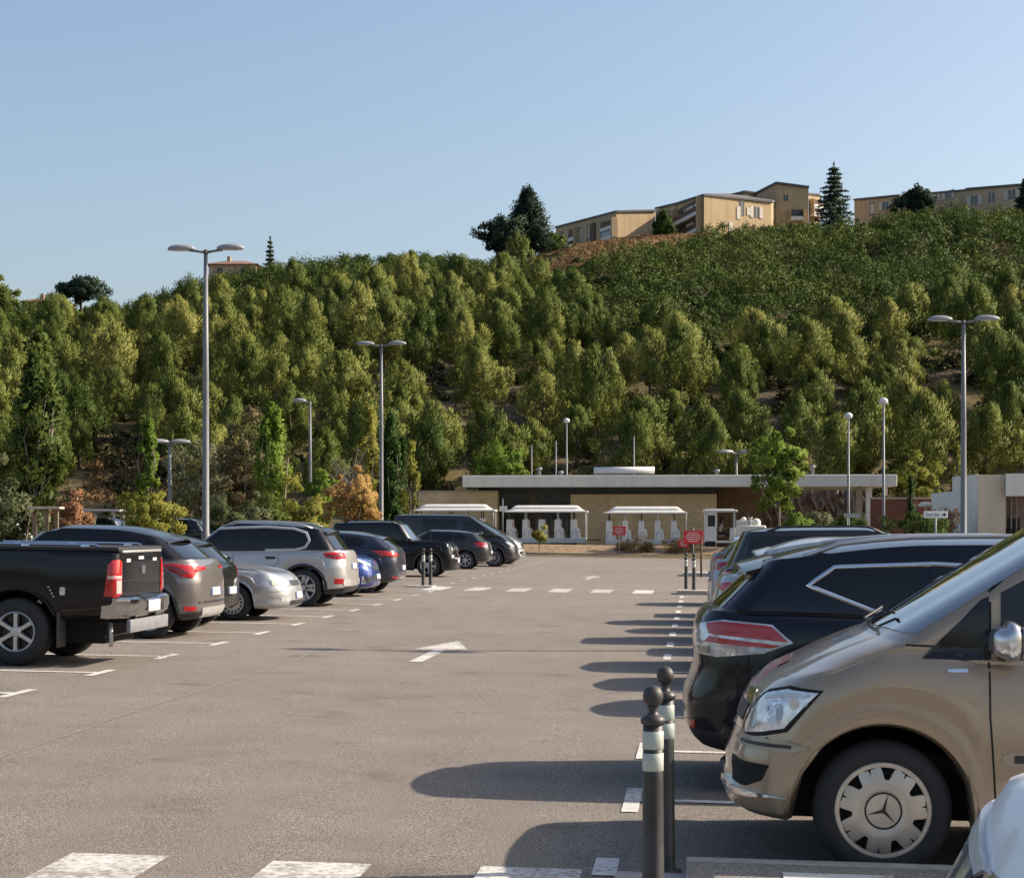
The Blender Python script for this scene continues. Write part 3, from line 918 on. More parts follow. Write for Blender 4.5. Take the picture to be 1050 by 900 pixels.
    sp = gen(4.62, 1.76, 1.42, 2.72, .97, .305, .72, .94, .92, .96, .98, .22, 1.30, .72, inset=.22, pillars=(-.02, -.88), wheel='steelcap', rimmat=M_SILV, rimback=M_PLAS, rdrop=.06, plates=[('f', .42, .5), ('r', .7, .5)], cf=.48, rf=.5, bf=.16, rw_cols=3, ns=100)
    d = (-.65, .76)
    sp['head'] = [lamp(d, [(1.98, .82, .70), (2.10, .75, .70), (2.26, .52, .67), (2.29, .42, .655), (2.28, .42, .58), (2.2, .62, .575), (2.02, .81, .60)],
                       (L3i(2.2, .62, .63, .045), M_CHROME, .016), ([(2.02, .80, .69), (2.1, .75, .69), (2.09, .76, .59), (2.03, .80, .60)], mat('amber-clear lens', (.62, .52, .40), rough=.12, coat=.8), .014))]
    sp['grille'] = [([(-.30, .58), (.30, .58), (.33, .67), (-.33, .67)], M_PLAS), ([(-.5, .27), (.5, .27), (.5, .34), (-.5, .34)], M_PLAS)]
    sp['extras'] = [('fog_light', M_LENS, d, L3(d, [(2.16, .70, .32), (2.28, .50, .32), (2.28, .50, .39), (2.16, .70, .39)]), .006),
                    ('bumper_strip', M_SILV, d, L3(d, [(1.88, .86, .50), (2.1, .76, .50), (2.31, .44, .49), (2.31, .44, .515), (2.1, .76, .525), (1.88, .86, .52)]), .010)]
    sp['tail'] = [lamp((.6, .8), [(-2.0, .8, .9), (-2.2, .6, .88), (-2.2, .6, .74), (-2.0, .8, .76)])]
    sp['seams'] = std_seams(sp, .95, 0, -.95); sp['handles'] = [(.12, .80, .18, .04), (-.75, .82, .18, .04)]; sp['mirror'] = (.72, .95)
    S['saloon'] = sp
    sp = gen(4.50, 1.85, 1.66, 2.73, .90, .37, .92, 1.10, 1.05, 1.09, 1.02, .42, .50, .20, inset=.21, pillars=(.06,), wheel='cut', rimmat=M_ALLOY, rimback=M_DALLOY, twotone='roof black paint', rdrop=.10, glo=.07, ghi=.84,
             clad=.15, archtrim=.07, rails=(.3, -1.5, .04, M_SILV), dlo_r=[(-1.18, .10), (-1.36, .20), (-1.42, .45), (-1.36, .72), (-1.2, .86)], spoiler=(.12, .05, None), rw_cols=2, plates=[('r', .80, .5)], ns=100, rim=.25)
    sp['winframe'] = [[(.62, .90), (-.6, .91), (-1.15, .90), (-1.40, .78), (-1.475, .45), (-1.40, .15), (-1.2, .03), (-.6, .02)]]; sp['framew'] = .045; sp['framemat'] = M_SILV
    sp['windows2'] = True
    sp['windows'].append([(-1.52, .12), (-1.55, .5), (-1.48, .84), (-1.72, .84), (-1.86, .12)])
    d = (.6, .8)
    sp['tail'] = [lamp(d, [(-1.76, .88, 1.06), (-1.95, .80, 1.08), (-2.12, .60, 1.06), (-2.14, .56, .96), (-2.0, .76, .94), (-1.80, .87, .97)], ([(-1.84, .86, 1.02), (-2.04, .7, 1.03), (-2.04, .7, .99), (-1.84, .86, .99)], mat('dark red lens', (.12, .004, .006)), .02))]
    sp['extras'] = [('reflector', M_RED, d, L3(d, [(-1.96, .82, .46), (-2.1, .64, .46), (-2.1, .64, .56), (-1.96, .82, .56)]), .010), ('rear_diffuser', M_PLAS, (1, 0), [(-.7, .27), (.7, .27), (.7, .40), (-.7, .40)], .012),
                    ('exhaust_trim', M_SILV, (1, 0), [(-.74, .42), (-.4, .42), (-.4, .54), (-.74, .54)], .016), ('exhaust_trim', M_SILV, (1, 0), [(.74, .42), (.4, .42), (.4, .54), (.74, .54)], .016)]
    sp['head'] = [lamp((-.6, .8), [(1.9, .88, .85), (2.1, .7, .8), (2.2, .5, .75), (2.18, .5, .82), (2.0, .84, .9)])]
    sp['seams'] = std_seams(sp, .98, .03, -.86); sp['handles'] = [(.18, .93, .2, .045), (-.72, .95, .2, .045)]; sp['mirror'] = (.82, 1.06); sp['handlemat'] = M_DALLOY
    S['suv_silver'] = sp
    sp = gen(4.28, 1.80, 1.46, 2.63, .85, .33, .78, .99, .96, 1.04, .98, .34, .50, .12, inset=.24, pillars=(0., -.80), wheel='five', rdrop=.10, glo=.09, ghi=.84, dlo_r=[(-1.12, .10), (-1.34, .50), (-1.12, .84)], plates=[('r', .60, .5)], spoiler=(.10, .03, None), rw_cols=3)
    d = (.6, .8)
    sp['tail'] = [lamp(d, [(-1.48, .86, 1.0), (-1.7, .80, 1.0), (-1.88, .58, .97), (-1.96, .36, .95), (-1.96, .36, .88), (-1.88, .58, .86), (-1.66, .82, .88)])]
    sp['head'] = S['crossover_grey']['head']; sp['mirror'] = (.74, .97); sp['seams'] = std_seams(sp, .92, 0, -.82); sp['handles'] = [(.12, .86, .18, .04), (-.72, .88, .18, .04)]
    sp['extras'] = [('reflector', M_RED, d, L3(d, [(-1.86, .66, .36), (-1.96, .42, .36), (-1.96, .42, .39), (-1.86, .66, .39)]), .010)]
    S['hatch_sport'] = sp
    sp = gen(4.25, 1.80, 1.71, 2.57, .83, .36, .98, 1.12, 1.05, 1.07, .88, .48, .40, .16, inset=.15, pillars=(.05, -.80), wheel='five', rdrop=.05, glo=.08, ghi=.86, clad=.16, archtrim=.07, rails=(.25, -1.4, .05, M_PLAS), cf=.32, rf=.3, bf=.07, cr=.26, rr=.22, plates=[('f', .5, .5)])
    d = (-.8, .6)
    sp['head'] = [lamp(d, [(2.0, .70, .92), (2.06, .58, .94), (2.08, .44, .92), (2.09, .42, .82), (2.06, .54, .80), (2.0, .70, .82)], (L3i(2.05, .57, .87, .075), M_CHROME, .018), (L3i(2.05, .57, .87, .05), M_GLASS, .022))]
    sp['grille'] = [([(-.40, .84), (.40, .84), (.40, .93), (-.40, .93)], M_CHROME), ([(-.37, .85), (.37, .85), (.37, .92), (-.37, .92)], M_PLAS), ([(-.6, .34), (.6, .34), (.6, .46), (-.6, .46)], M_UNDER), ([(-.6, .56), (.6, .56), (.62, .60), (-.62, .60)], M_SILV)]
    sp['extras'] = [('fog_light', M_LENS, d, L3(d, [(1.98, .74, .60), (2.06, .58, .60), (2.06, .58, .68), (1.98, .74, .68)]), .008)]
    sp['tail'] = [lamp((.7, .7), [(-1.85, .84, 1.05), (-2.0, .7, 1.05), (-2.0, .7, .85), (-1.85, .84, .85)])]
    sp['seams'] = std_seams(sp, .85, .02, -.85); sp['mirror'] = (.70, 1.07); sp['handles'] = [(.15, .93, .18, .04), (-.7, .95, .18, .04)]
    S['offroader'] = sp
    sp = gen(4.33, 1.77, 1.42, 2.69, .76, .32, .76, .97, .94, .98, .92, .24, .52, .16, inset=.22, pillars=(-.08, -.88), wheel='seven', rdrop=.08, glo=.08, ghi=.85, dlo_r=[(-1.2, .10), (-1.42, .48), (-1.2, .85)], plates=[('r', .62, .5)], rw_cols=3, spoiler=(.09, .03, None))
    d = (.6, .8)
    sp['tail'] = [lamp(d, [(-1.66, .84, .97), (-1.84, .76, .97), (-2.02, .52, .94), (-2.03, .5, .82), (-1.9, .70, .78), (-1.76, .82, .80)], ([(-1.90, .70, .86), (-2.02, .53, .86), (-2.02, .53, .82), (-1.9, .70, .81)], M_LENS, .018))]
    sp['head'] = S['hatch']['head']; sp['mirror'] = (.66, .95); sp['seams'] = std_seams(sp, .86, -.1, -.9); sp['handles'] = [(.02, .83, .18, .04), (-.8, .85, .18, .04)]
    S['hatch_rear'] = sp
    # mid-size van (left row, far)
    sp = dict(W=1.95, xf=2.45, xr=-2.50, wxf=1.55, wxr=-1.55, R=.345, rim=.22, ns=90, tw=.215)
    sp['zlow'] = [(-2.5, .3), (-1, .24), (1, .24), (2.45, .24)]
    sp['zsh'] = [(-2.5, 1.12), (1.2, 1.12), (1.5, 1.15), (1.85, 1.06), (2.2, .93), (2.45, .82)]
    sp['gz'] = [(-2.5, 1.14), (1.1, 1.14), (1.5, 1.22), (1.85, 1.24)]; sp['rz'] = [(-2.5, 1.96), (-1.5, 2.0), (.3, 2.0), (.75, 1.93)]
    sp['g0'] = (1.85, -2.46, .92, .4, .3, .12, .1); sp['g1'] = (.75, -2.42, .80, .26, .2, .12, .1)
    sp.update(cf=.46, rf=.44, bf=.13, kf=.03, kr=.01, crown=.04, wheel='ten', cr=.15, rr=.12, br=.02, wabs=True, clad=.16, rearglass=False, rw_rows=(1, 8), glo=.1)
    sp['windows'] = [[(1.45, 1.2), (.35, 1.17), (.35, 1.76), (.75, 1.76), (1.1, 1.52)], [(.1, 1.2), (-1.25, 1.2), (-1.25, 1.80), (.1, 1.80)]]
    sp['head'] = [lamp((-.6, .8), [(2.0, .92, .98), (2.2, .78, .92), (2.35, .55, .80), (2.36, .52, .74), (2.2, .76, .80), (2.02, .91, .90)])]
    sp['grille'] = [([(-.5, .76), (.5, .76), (.45, .66), (-.45, .66)], M_CHROME), ([(-.6, .34), (.6, .34), (.6, .5), (-.6, .5)], M_PLAS)]
    sp['extras'] = [('fog_recess', M_PLAS, (-.6, .8), L3((-.6, .8), [(2.2, .80, .36), (2.38, .52, .36), (2.38, .52, .5), (2.2, .8, .52)]), .006)]
    sp['mirror'] = (1.05, 1.2); sp['mirk'] = 1.3; sp['seams'] = [[(1.2, 1.1), (1.18, .6), (1.15, .28)], [(.25, 1.1), (.25, .28)], [(-1.3, 1.1), (-1.3, .8)]]; sp['plates'] = [('f', .55, .5)]
    S['van'] = sp
    # pick-up: a tall flat deck behind a short cab
    sp = dict(W=1.83, xf=2.42, xr=-2.72, wxf=1.55, wxr=-1.535, R=.39, Ra=.47, rim=.225, ns=120, tw=.26, wi=-.02)
    sp['zlow'] = [(-2.72, .62), (-2.2, .56), (-1.0, .48), (1.0, .42), (2.0, .38), (2.42, .38)]
    sp['zsh'] = [(-2.72, 1.30), (-.6, 1.295), (.9, 1.25), (1.4, 1.22), (1.9, 1.12), (2.42, 1.0)]
    sp['gz'] = [(-2.72, 1.315), (-.6, 1.31), (.9, 1.27), (1.2, 1.30)]; sp['rz'] = [(-.5, 1.80), (.2, 1.82), (.6, 1.78)]
    sp['g0'] = (1.25, -.62, .83, .36, .34, .12, .08); sp['g1'] = (.55, -.5, .68, .2, .2, .12, .08)
    sp['rows'] = [(0, .08, .06, .05), (.06, .03, .03, .02), (.18, .004, .0, .0), (.36, .0, 0, 0), (.55, 0, .01, 0), (.72, .004, .02, 0), (.84, .012, .03, .0), (.93, .02, .05, .0), (.985, .022, .08, .004), (1.0, .03, .12, .02)]
    sp.update(cf=.4, rf=.35, bf=.08, cr=.10, rr=.10, br=.01, kr=.005, kf=.03, wheel='six', deck=0, crown=.03, flare=.035, rearglass=True, rw_rows=(2, 8), rw_cols=1, rimmat=M_ALLOY, rimback=M_DALLOY, archmat=None)
    sp['windows'] = [[(.85, .08), (.16, .08), (.16, .85), (.46, .85)], [(.10, .08), (-.45, .08), (-.42, .85), (.10, .85)]]
    d = (.62, .78)
    sp['tail'] = [lamp(d, [(-2.60, .90, 1.17), (-2.65, .89, 1.215), (-2.71, .83, 1.225), (-2.72, .77, 1.2), (-2.72, .77, .83), (-2.68, .87, .80), (-2.55, .90, .81)],
                       ([(-2.60, .9, 1.04), (-2.71, .80, 1.04), (-2.71, .80, 1.005), (-2.60, .9, 1.005)], mat('pale lens', (.62, .40, .38), rough=.12, coat=.8), .02), ([(-2.67, .86, .99), (-2.715, .81, .99), (-2.715, .81, .84), (-2.67, .86, .84)], mat('pale lens', (.62, .40, .38)), .02))]
    sp['head'] = [lamp((-.6, .8), [(2.0, .86, 1.0), (2.3, .6, .95), (2.3, .6, .8), (2.0, .86, .85)])]
    sp['mirror'] = (.85, 1.3); sp['seams'] = [[(.95, 1.2), (.93, .5)], [(.05, 1.25), (.05, .5)], [(-.62, 1.28), (-.62, .55)]]
    sp['handles'] = [(.2, 1.1, .2, .05), (-.45, 1.1, .2, .05)]
    sp['extras'] = [('tailgate_gap', M_SEAM, (1, 0), [(-.745, .80), (-.735, .80), (-.735, 1.26), (-.745, 1.26)], .003), ('tailgate_gap', M_SEAM, (1, 0), [(.745, .80), (.735, .80), (.735, 1.26), (.745, 1.26)], .003),
                    ('tailgate_crease', M_SEAM, (1, 0), [(-.73, .975), (.73, .975), (.73, .985), (-.73, .985)], .002), ('tailgate_handle', M_CHROME, (1, 0), rrect(0, 1.10, .13, .10, .02), .02), ('sticker', M_PLATE, (1, 0), rrect(-.50, 1.21, .16, .035, .008), .004),
                    ('sticker', M_PLATE, (1, 0), rrect(.05, 1.235, .20, .035, .008), .004), ('sticker', M_PLATE, (1, 0), rrect(.52, 1.21, .14, .04, .008), .004),
                    ('side_reflector', M_LENS, (0, 1), rrect(-2.08, .86, .06, .09, .015), .012)]
    S['pickup'] = sp
    # white family car, nose to the aisle (bottom right corner)
    sp = gen(4.35, 1.82, 1.50, 2.62, .86, .33, .88, 1.04, 1.0, 1.04, 1.02, .38, .5, .16, inset=.22, pillars=(.02, -.8), wheel='five', cf=.46, rf=.50, bf=.16, rdrop=.1, plates=[('f', .40, .5)], ns=130, crown=.05,
             rows=[(0, .09, .10, .10), (.05, .035, .035, .03), (.13, .012, .008, .01), (.26, .012, 0, 0), (.38, .004, .0, .005), (.50, 0, .04, .012), (.62, .002, .10, .022), (.74, .008, .165, .04), (.85, .02, .225, .06), (.93, .038, .275, .08), (1.0, .075, .33, .10)])
    d = (-.6, .8)
    bars = [([(1.60 + .09 * k, .855 - .075 * k, .845 - .012 * k), (1.65 + .09 * k, .825 - .075 * k, .835 - .012 * k), (1.70 + .09 * k, .80 - .075 * k, .71 - .008 * k), (1.66 + .09 * k, .83 - .075 * k, .715 - .008 * k)], M_LENS, .018) for k in range(5)]
    sp['head'] = [lamp(d, [(1.44, .89, .875), (1.56, .87, .77), (1.80, .78, .675), (2.08, .50, .66), (2.14, .36, .69), (2.04, .46, .79), (1.88, .64, .86), (1.66, .82, .90)],
                       ([(1.44, .89, .885), (1.66, .82, .91), (1.88, .64, .868), (2.06, .44, .79), (2.05, .47, .765), (1.88, .65, .842), (1.66, .83, .882), (1.47, .89, .865)], M_SILV, .02), *bars)]
    sp['headmat'] = M_PLAS
    sp['grille'] = [([(-.60, .80), (-.64, .75), (-.46, .44), (.46, .44), (.64, .75), (.60, .80)], M_CHROME), ([(-.575, .77), (-.44, .47), (.44, .47), (.575, .77)], M_UNDER)] + \
                   [([(-.54 + .022 * k, .735 - .055 * k), (.54 - .022 * k, .735 - .055 * k), (.53 - .022 * k, .705 - .055 * k), (-.53 + .022 * k, .705 - .055 * k)], M_CHROME) for k in range(5)]
    sp['mirror'] = (.78, 1.0); sp['seams'] = std_seams(sp, .95, 0, -.85)
    S['white_car'] = sp

def L3i(x, y, z, r, n=14):
    # a round lens standing about square to the corner of the car
    return [(x + .8 * r * math.cos(2 * math.pi * k / n), y + -.6 * r * math.cos(2 * math.pi * k / n), z + r * math.sin(2 * math.pi * k / n)) for k in range(n)]
# ================================================================ ground
def tex_nodes(name):
    m, N, L, B = new_mat(name)
    tc = N.new('ShaderNodeTexCoord')
    def noise(scale, detail=5, rough=.55):
        n = N.new('ShaderNodeTexNoise'); n.inputs['Scale'].default_value = scale; n.inputs['Detail'].default_value = detail; n.inputs['Roughness'].default_value = rough
        L.new(tc.outputs['Object'], n.inputs['Vector']); return n
    def ramp(sock, stops):
        r = N.new('ShaderNodeValToRGB')
        while len(r.color_ramp.elements) < len(stops): r.color_ramp.elements.new(.5)
        for e, (p, c) in zip(r.color_ramp.elements, stops): e.position = p; e.color = (*c, 1)
        L.new(sock, r.inputs['Fac']); return r
    def mix(fac, a, b, mode='MIX'):
        x = N.new('ShaderNodeMix'); x.data_type = 'RGBA'; x.blend_type = mode
        for s, v in (('Factor', fac), ('A', a), ('B', b)):
            if hasattr(v, 'node'): L.new(v, x.inputs[s])
            elif isinstance(v, (int, float)): x.inputs[s].default_value = v
            else: x.inputs[s].default_value = (*v, 1)
        return x.outputs['Result']
    def bump(sock, strength, dist, prev=None):
        b = N.new('ShaderNodeBump'); b.inputs['Strength'].default_value = strength; b.inputs['Distance'].default_value = dist
        L.new(sock, b.inputs['Height'])
        if prev is not None: L.new(prev, b.inputs['Normal'])
        return b.outputs['Normal']
    return m, N, L, B, noise, ramp, mix, bump

def asphalt_mat(name, base, worn, patch=True):
    m, N, L, B, noise, ramp, mix, bump = tex_nodes(name)
    grain = noise(95, 3, .75); g2 = noise(38, 4, .7); mid = noise(1.3, 6, .62); big = noise(.16, 5)
    c = ramp(mid.outputs['Fac'], [(.3, base), (.7, worn)]).outputs['Color']
    gr = ramp(grain.outputs['Fac'], [(.36, (.28, .28, .28)), (.52, (1, 1, 1)), (.64, (2.2, 2.15, 2.05))])
    c = mix(.85, c, gr.outputs['Color'], 'MULTIPLY')
    gr2 = ramp(g2.outputs['Fac'], [(.3, (.72, .72, .72)), (.7, (1.3, 1.28, 1.25))])
    c = mix(.6, c, gr2.outputs['Color'], 'MULTIPLY')
    bg = ramp(big.outputs['Fac'], [(.33, (.92, .92, .93)), (.66, (1.07, 1.06, 1.05))])
    c = mix(1.0, c, bg.outputs['Color'], 'MULTIPLY')
    st = noise(.75, 9, .68); rs = ramp(st.outputs['Fac'], [(.57, (1, 1, 1)), (.68, (.66, .66, .67))])
    c = mix(.8, c, rs.outputs['Color'], 'MULTIPLY')
    if patch:
        # oil drips and tyre scuffs: small dark blots
        v = N.new('ShaderNodeTexVoronoi'); v.inputs['Scale'].default_value = .55
        nn = noise(3.0, 3); mp = N.new('ShaderNodeMix'); mp.data_type = 'VECTOR'; mp.inputs['Factor'].default_value = .12
        tcn = [n for n in N if n.type == 'TEX_COORD'][0]
        L.new(tcn.outputs['Object'], mp.inputs['A']); L.new(nn.outputs['Color'], mp.inputs['B']); L.new(mp.outputs['Result'], v.inputs['Vector'])
        r = ramp(v.outputs['Distance'], [(.05, (.45, .45, .45)), (.14, (1, 1, 1))])
        c = mix(.55, c, r.outputs['Color'], 'MULTIPLY')
    L.new(c, B.inputs['Base Color'])
    B.inputs['Roughness'].default_value = .88; B.inputs['Specular IOR Level'].default_value = .25
    nb = bump(grain.outputs['Fac'], .55, .012)
    nb = bump(g2.outputs['Fac'], .25, .012, nb)
    L.new(nb, B.inputs['Normal'])
    return m

def line_mat(name, worn=.5):
    m, N, L, B, noise, ramp, mix, bump = tex_nodes(name)
    n = noise(22, 8, .75); n2 = noise(2.0, 4)
    ad = N.new('ShaderNodeMath'); ad.operation = 'MULTIPLY_ADD'; ad.inputs[1].default_value = .5
    L.new(n2.outputs['Fac'], ad.inputs[0]); L.new(n.outputs['Fac'], ad.inputs[2])
    r = ramp(ad.outputs['Value'], [(.68 + .10 * worn, (.56, .55, .52)), (.86 + .06 * worn, (.23, .21, .19))])
    L.new(r.outputs['Color'], B.inputs['Base Color']); B.inputs['Roughness'].default_value = .8
    return m

def ground_mat():
    m, N, L, B, noise, ramp, mix, bump = tex_nodes('hillside soil')
    a = noise(.09, 6); b = noise(.6, 8, .7); d = noise(5, 4)
    soil = ramp(b.outputs['Fac'], [(.3, (.055, .046, .033)), (.5, (.10, .080, .054)), (.72, (.20, .165, .12))])
    grass = ramp(d.outputs['Fac'], [(.3, (.10, .085, .04)), (.7, (.20, .16, .075))])
    f = ramp(a.outputs['Fac'], [(.42, (0, 0, 0)), (.6, (1, 1, 1))])
    c = mix(f.outputs['Color'], soil.outputs['Color'], grass.outputs['Color'])
    L.new(c, B.inputs['Base Color']); B.inputs['Roughness'].default_value = .95; B.inputs['Specular IOR Level'].default_value = .1
    L.new(bump(b.outputs['Fac'], .8, .5), B.inputs['Normal'])
    return m

def build_ground():
    xs = sorted(set([-3000, -1500, -800, -500, -350, -260] + list(np.arange(-200, 201, 4.0)) + [260, 350, 500, 800, 1500, 3000]))
    ys = sorted(set([-600, -200, -80, -40] + list(np.arange(-20, 120, 6.0)) + list(np.arange(120, 290, 3.0)) + [300, 330, 380, 450, 560, 700, 900, 1300, 2000, 3500]))
    V = [(x, y, ground_z(x, y) - .012) for y in ys for x in xs]
    nx = len(xs)
    Fc = [(j * nx + i, j * nx + i + 1, (j + 1) * nx + i + 1, (j + 1) * nx + i) for j in range(len(ys) - 1) for i in range(nx - 1)]
    o = mesh_np('ground', V, Fc, ground_mat(), smooth=True); tag(o, kind='structure')
    def sheet(name, us, vs, m, dz):
        V = [tuple(UV(u, v, dz)) for v in vs for u in us]; n = len(us)
        Fc = [(j * n + i, j * n + i + 1, (j + 1) * n + i + 1, (j + 1) * n + i) for j in range(len(vs) - 1) for i in range(n - 1)]
        return tag(mesh_np(name, V, Fc, m), kind='structure')
    ASPH = asphalt_mat('aged asphalt', (.166, .148, .132), (.200, .180, .161))
    ASPH2 = asphalt_mat('aisle asphalt', (.168, .148, .13), (.205, .182, .16), False)
    sheet('car_park', list(np.arange(-60, 41, 4.0)), list(np.arange(-14, 96.1, 5.0)) + [97.6], ASPH, .0)
    sheet('service_road', list(np.arange(-60, 61, 5.0)), [102.4, 104, 106, 108, 110], asphalt_mat('service road asphalt', (.20, .18, .165), (.26, .24, .215)), .004)
    # painted markings, one sheet
    W1 = line_mat('worn white road paint', .6); W2 = line_mat('very worn white paint', -.4)
    bm = bmesh.new()
    def quad(u0, u1, v0, v1, mi=0, dz=.006):
        k = max(1, int((u1 - u0) / 2))
        for i in range(k):
            a, b = u0 + (u1 - u0) * i / k, u0 + (u1 - u0) * (i + 1) / k
            f = bm.faces.new([bm.verts.new(UV(x, y, dz)) for x, y in ((a, v0), (b, v0), (b, v1), (a, v1))]); f.material_index = mi
    def poly(pts, mi=0, dz=.006):
        f = bm.faces.new([bm.verts.new(UV(x, y, dz)) for x, y in pts]); f.material_index = mi
    for k in range(-2, 11):
        v = 19.7 + 2.5 * k
        if v > 45.5: break
        quad(-11.6, -6.56, v - .06, v + .06); quad(-6.56, -6.46, v - .42, v + .42)
    for k in range(0, 20):
        v = 48.8 + 2.5 * k
        quad(-12.2, -6.9, v - .05, v + .05, 1); quad(-6.9, -6.8, v - .4, v + .4, 1)
    for k in range(0, 14):
        v = 11.45 + 2.5 * k
        quad(-.36, 4.8, v - .05, v + .05); quad(-.46, -.36, v - .5, v + .5)
    quad(-.52, -.40, 8.95, 9.42)
    for k in range(0, 6):
        v = 50.2 + 2.5 * k
        quad(-.3, 4.6, v - .05, v + .05, 1)
    # aisle arrows
    for v0, mi in ((22.2, 2), (56.5, 1)):
        uc = -3.42
        poly([(uc - .08, v0), (uc + .08, v0), (uc + .08, v0 + 2.2), (uc - .08, v0 + 2.2)], mi)
        poly([(uc - .36, v0 + 2.2), (uc + .36, v0 + 2.2), (uc + .02, v0 + 4.0), (uc - .02, v0 + 4.0)], mi)
    # crossings: near one and far one
    for k in range(-4, 3):
        u0 = -3.15 + 1.04 * k
        if u0 > -1 : continue
        quad(u0, u0 + .50, 6.4, 9.05 + (-.0 if k % 2 else .04), 2)
    for k in range(0, 6):
        u0 = -6.9 + 1.05 * k
        quad(u0, u0 + .5, 45.6, 48.1, 0 if k in (0, 5) else 1)
    tag(obj('painted_markings', bm, [W1, W2, line_mat('half-worn white paint', -.05)]), kind='structure')
    bm = bmesh.new(); random.seed(9)
    for u_, v0, v1 in ((-4.9, -5, 44), (-9.5, 10, 95)):
        pts = []; v = v0
        while v < v1: pts.append((u_ + random.uniform(-.03, .03), v)); v += .7
        for a, b in zip(pts, pts[1:]):
            w = random.uniform(.008, .02)
            bm.faces.new([bm.verts.new(UV(x, y, .004)) for x, y in ((a[0] - w, a[1]), (a[0] + w, a[1]), (b[0] + w, b[1]), (b[0] - w, b[1]))])
    tag(obj('paving_seams', bm, mat('tar seam', (.185, .168, .152), rough=.9, noise=.4, nscale=20)), kind='structure')
    # near pavement with kerb (right of the bollards)
    KERB = mat('kerb concrete', (.34, .32, .29), rough=.85, noise=.18, nscale=14, bump=.25, bscale=60)
    bm = bmesh.new()
    def rail(u0, u1, v0, v1, z0=-.02, z1=.11, bm=bm, mi=0, n=4):
        for i in range(n):
            a, b = u0 + (u1 - u0) * i / n, u0 + (u1 - u0) * (i + 1) / n
            pts = [(a, v0), (b, v0), (b, v1), (a, v1)]
            lo = [bm.verts.new(UV(x, y, z0)) for x, y in pts]; hi = [bm.verts.new(UV(x, y, z1)) for x, y in pts]
            bm.faces.new(hi).material_index = mi
            for q in range(4):
                if (q == 1 and i < n - 1) or (q == 3 and i > 0): continue
                bm.faces.new((lo[q], lo[(q + 1) % 4], hi[(q + 1) % 4], hi[q])).material_index = mi
        bmesh.ops.recalc_face_normals(bm, faces=bm.faces)
    rail(-.06, 7.0, 8.82, 8.94)
    rail(-.40, -.06, 6.3, 8.94, z1=.03)
    rail(-.06, 7.0, 6.3, 6.42)
    tag(obj('kerb', bm, KERB), kind='structure')
    bm = bmesh.new(); rail(-.06, 7.0, 6.42, 8.82, z1=.105, bm=bm)
    o = tag(obj('pavement', bm, asphalt_mat('pavement asphalt', (.19, .175, .16), (.24, .225, .205))), kind='structure')
    bm = bmesh.new()
    for k in range(6):
        u0 = .38 + 1.04 * k
        f = bm.faces.new([bm.verts.new(UV(x, y, .110)) for x, y in ((u0, 6.5), (u0 + .5, 6.5), (u0 + .5, 8.62), (u0, 8.62))])
    tag(obj('painted_crossing_bars', bm, W1), kind='structure')
    # far islands by the right bollards
    bm = bmesh.new(); rail(-.55, 4.6, 45.6, 46.6, z1=.10, bm=bm); rail(-.55, 4.6, 62.0, 64.0, z1=.12, bm=bm); rail(-7.6, -6.9, 47.6, 48.5, z1=.03, bm=bm); rail(-16.8, -16.65, 14, 96, z1=.12, bm=bm, n=20); rail(-11.9, -11.75, 14, 96, z1=.12, bm=bm, n=20)
    tag(obj('island_kerb', bm, KERB), kind='structure')
    # planting strip soil and the dry bed at the end of the car park
    MULCH = mat('dry mulch', (.20, .135, .075), rough=.95, noise=.45, nscale=3.5, bump=.6, bscale=9)
    sheet('planting_strip', [-16.6, -14, -11.95], list(np.arange(14, 97, 4.0)), MULCH, .05)
    sheet('dry_bed', list(np.arange(-40, 41, 4.0)), [98.05, 98.6, 99.4, 100.2, 101, 102.0], MULCH, .14)
    bm = bmesh.new(); rail(-40, 40, 97.8, 98.05, z1=.13, bm=bm, n=20, z0=-.05); rail(-40, 40, 102.0, 102.35, z1=.14, bm=bm, n=20, z0=-.3)
    tag(obj('end_kerb', bm, mat('grey kerb stone', (.22, .20, .175), rough=.9, noise=.2, nscale=6)), kind='structure')

# ================================================================ street furniture
M_POLE = mat('galvanised grey', (.15, .16, .17), rough=.5, metal=.0, noise=.12, nscale=6)
M_LAMPH = mat('lamp head grey', (.25, .26, .28), rough=.45)
M_LAMPG = mat('lamp glass', (.55, .56, .56), rough=.25, coat=.4)
M_BOLL = mat('black bollard paint', (.028, .028, .027), rough=.48, noise=.35, nscale=18, bump=.08, bscale=70)
M_BAND = mat('reflective band', (.40, .44, .39), rough=.4, noise=.10, nscale=30)

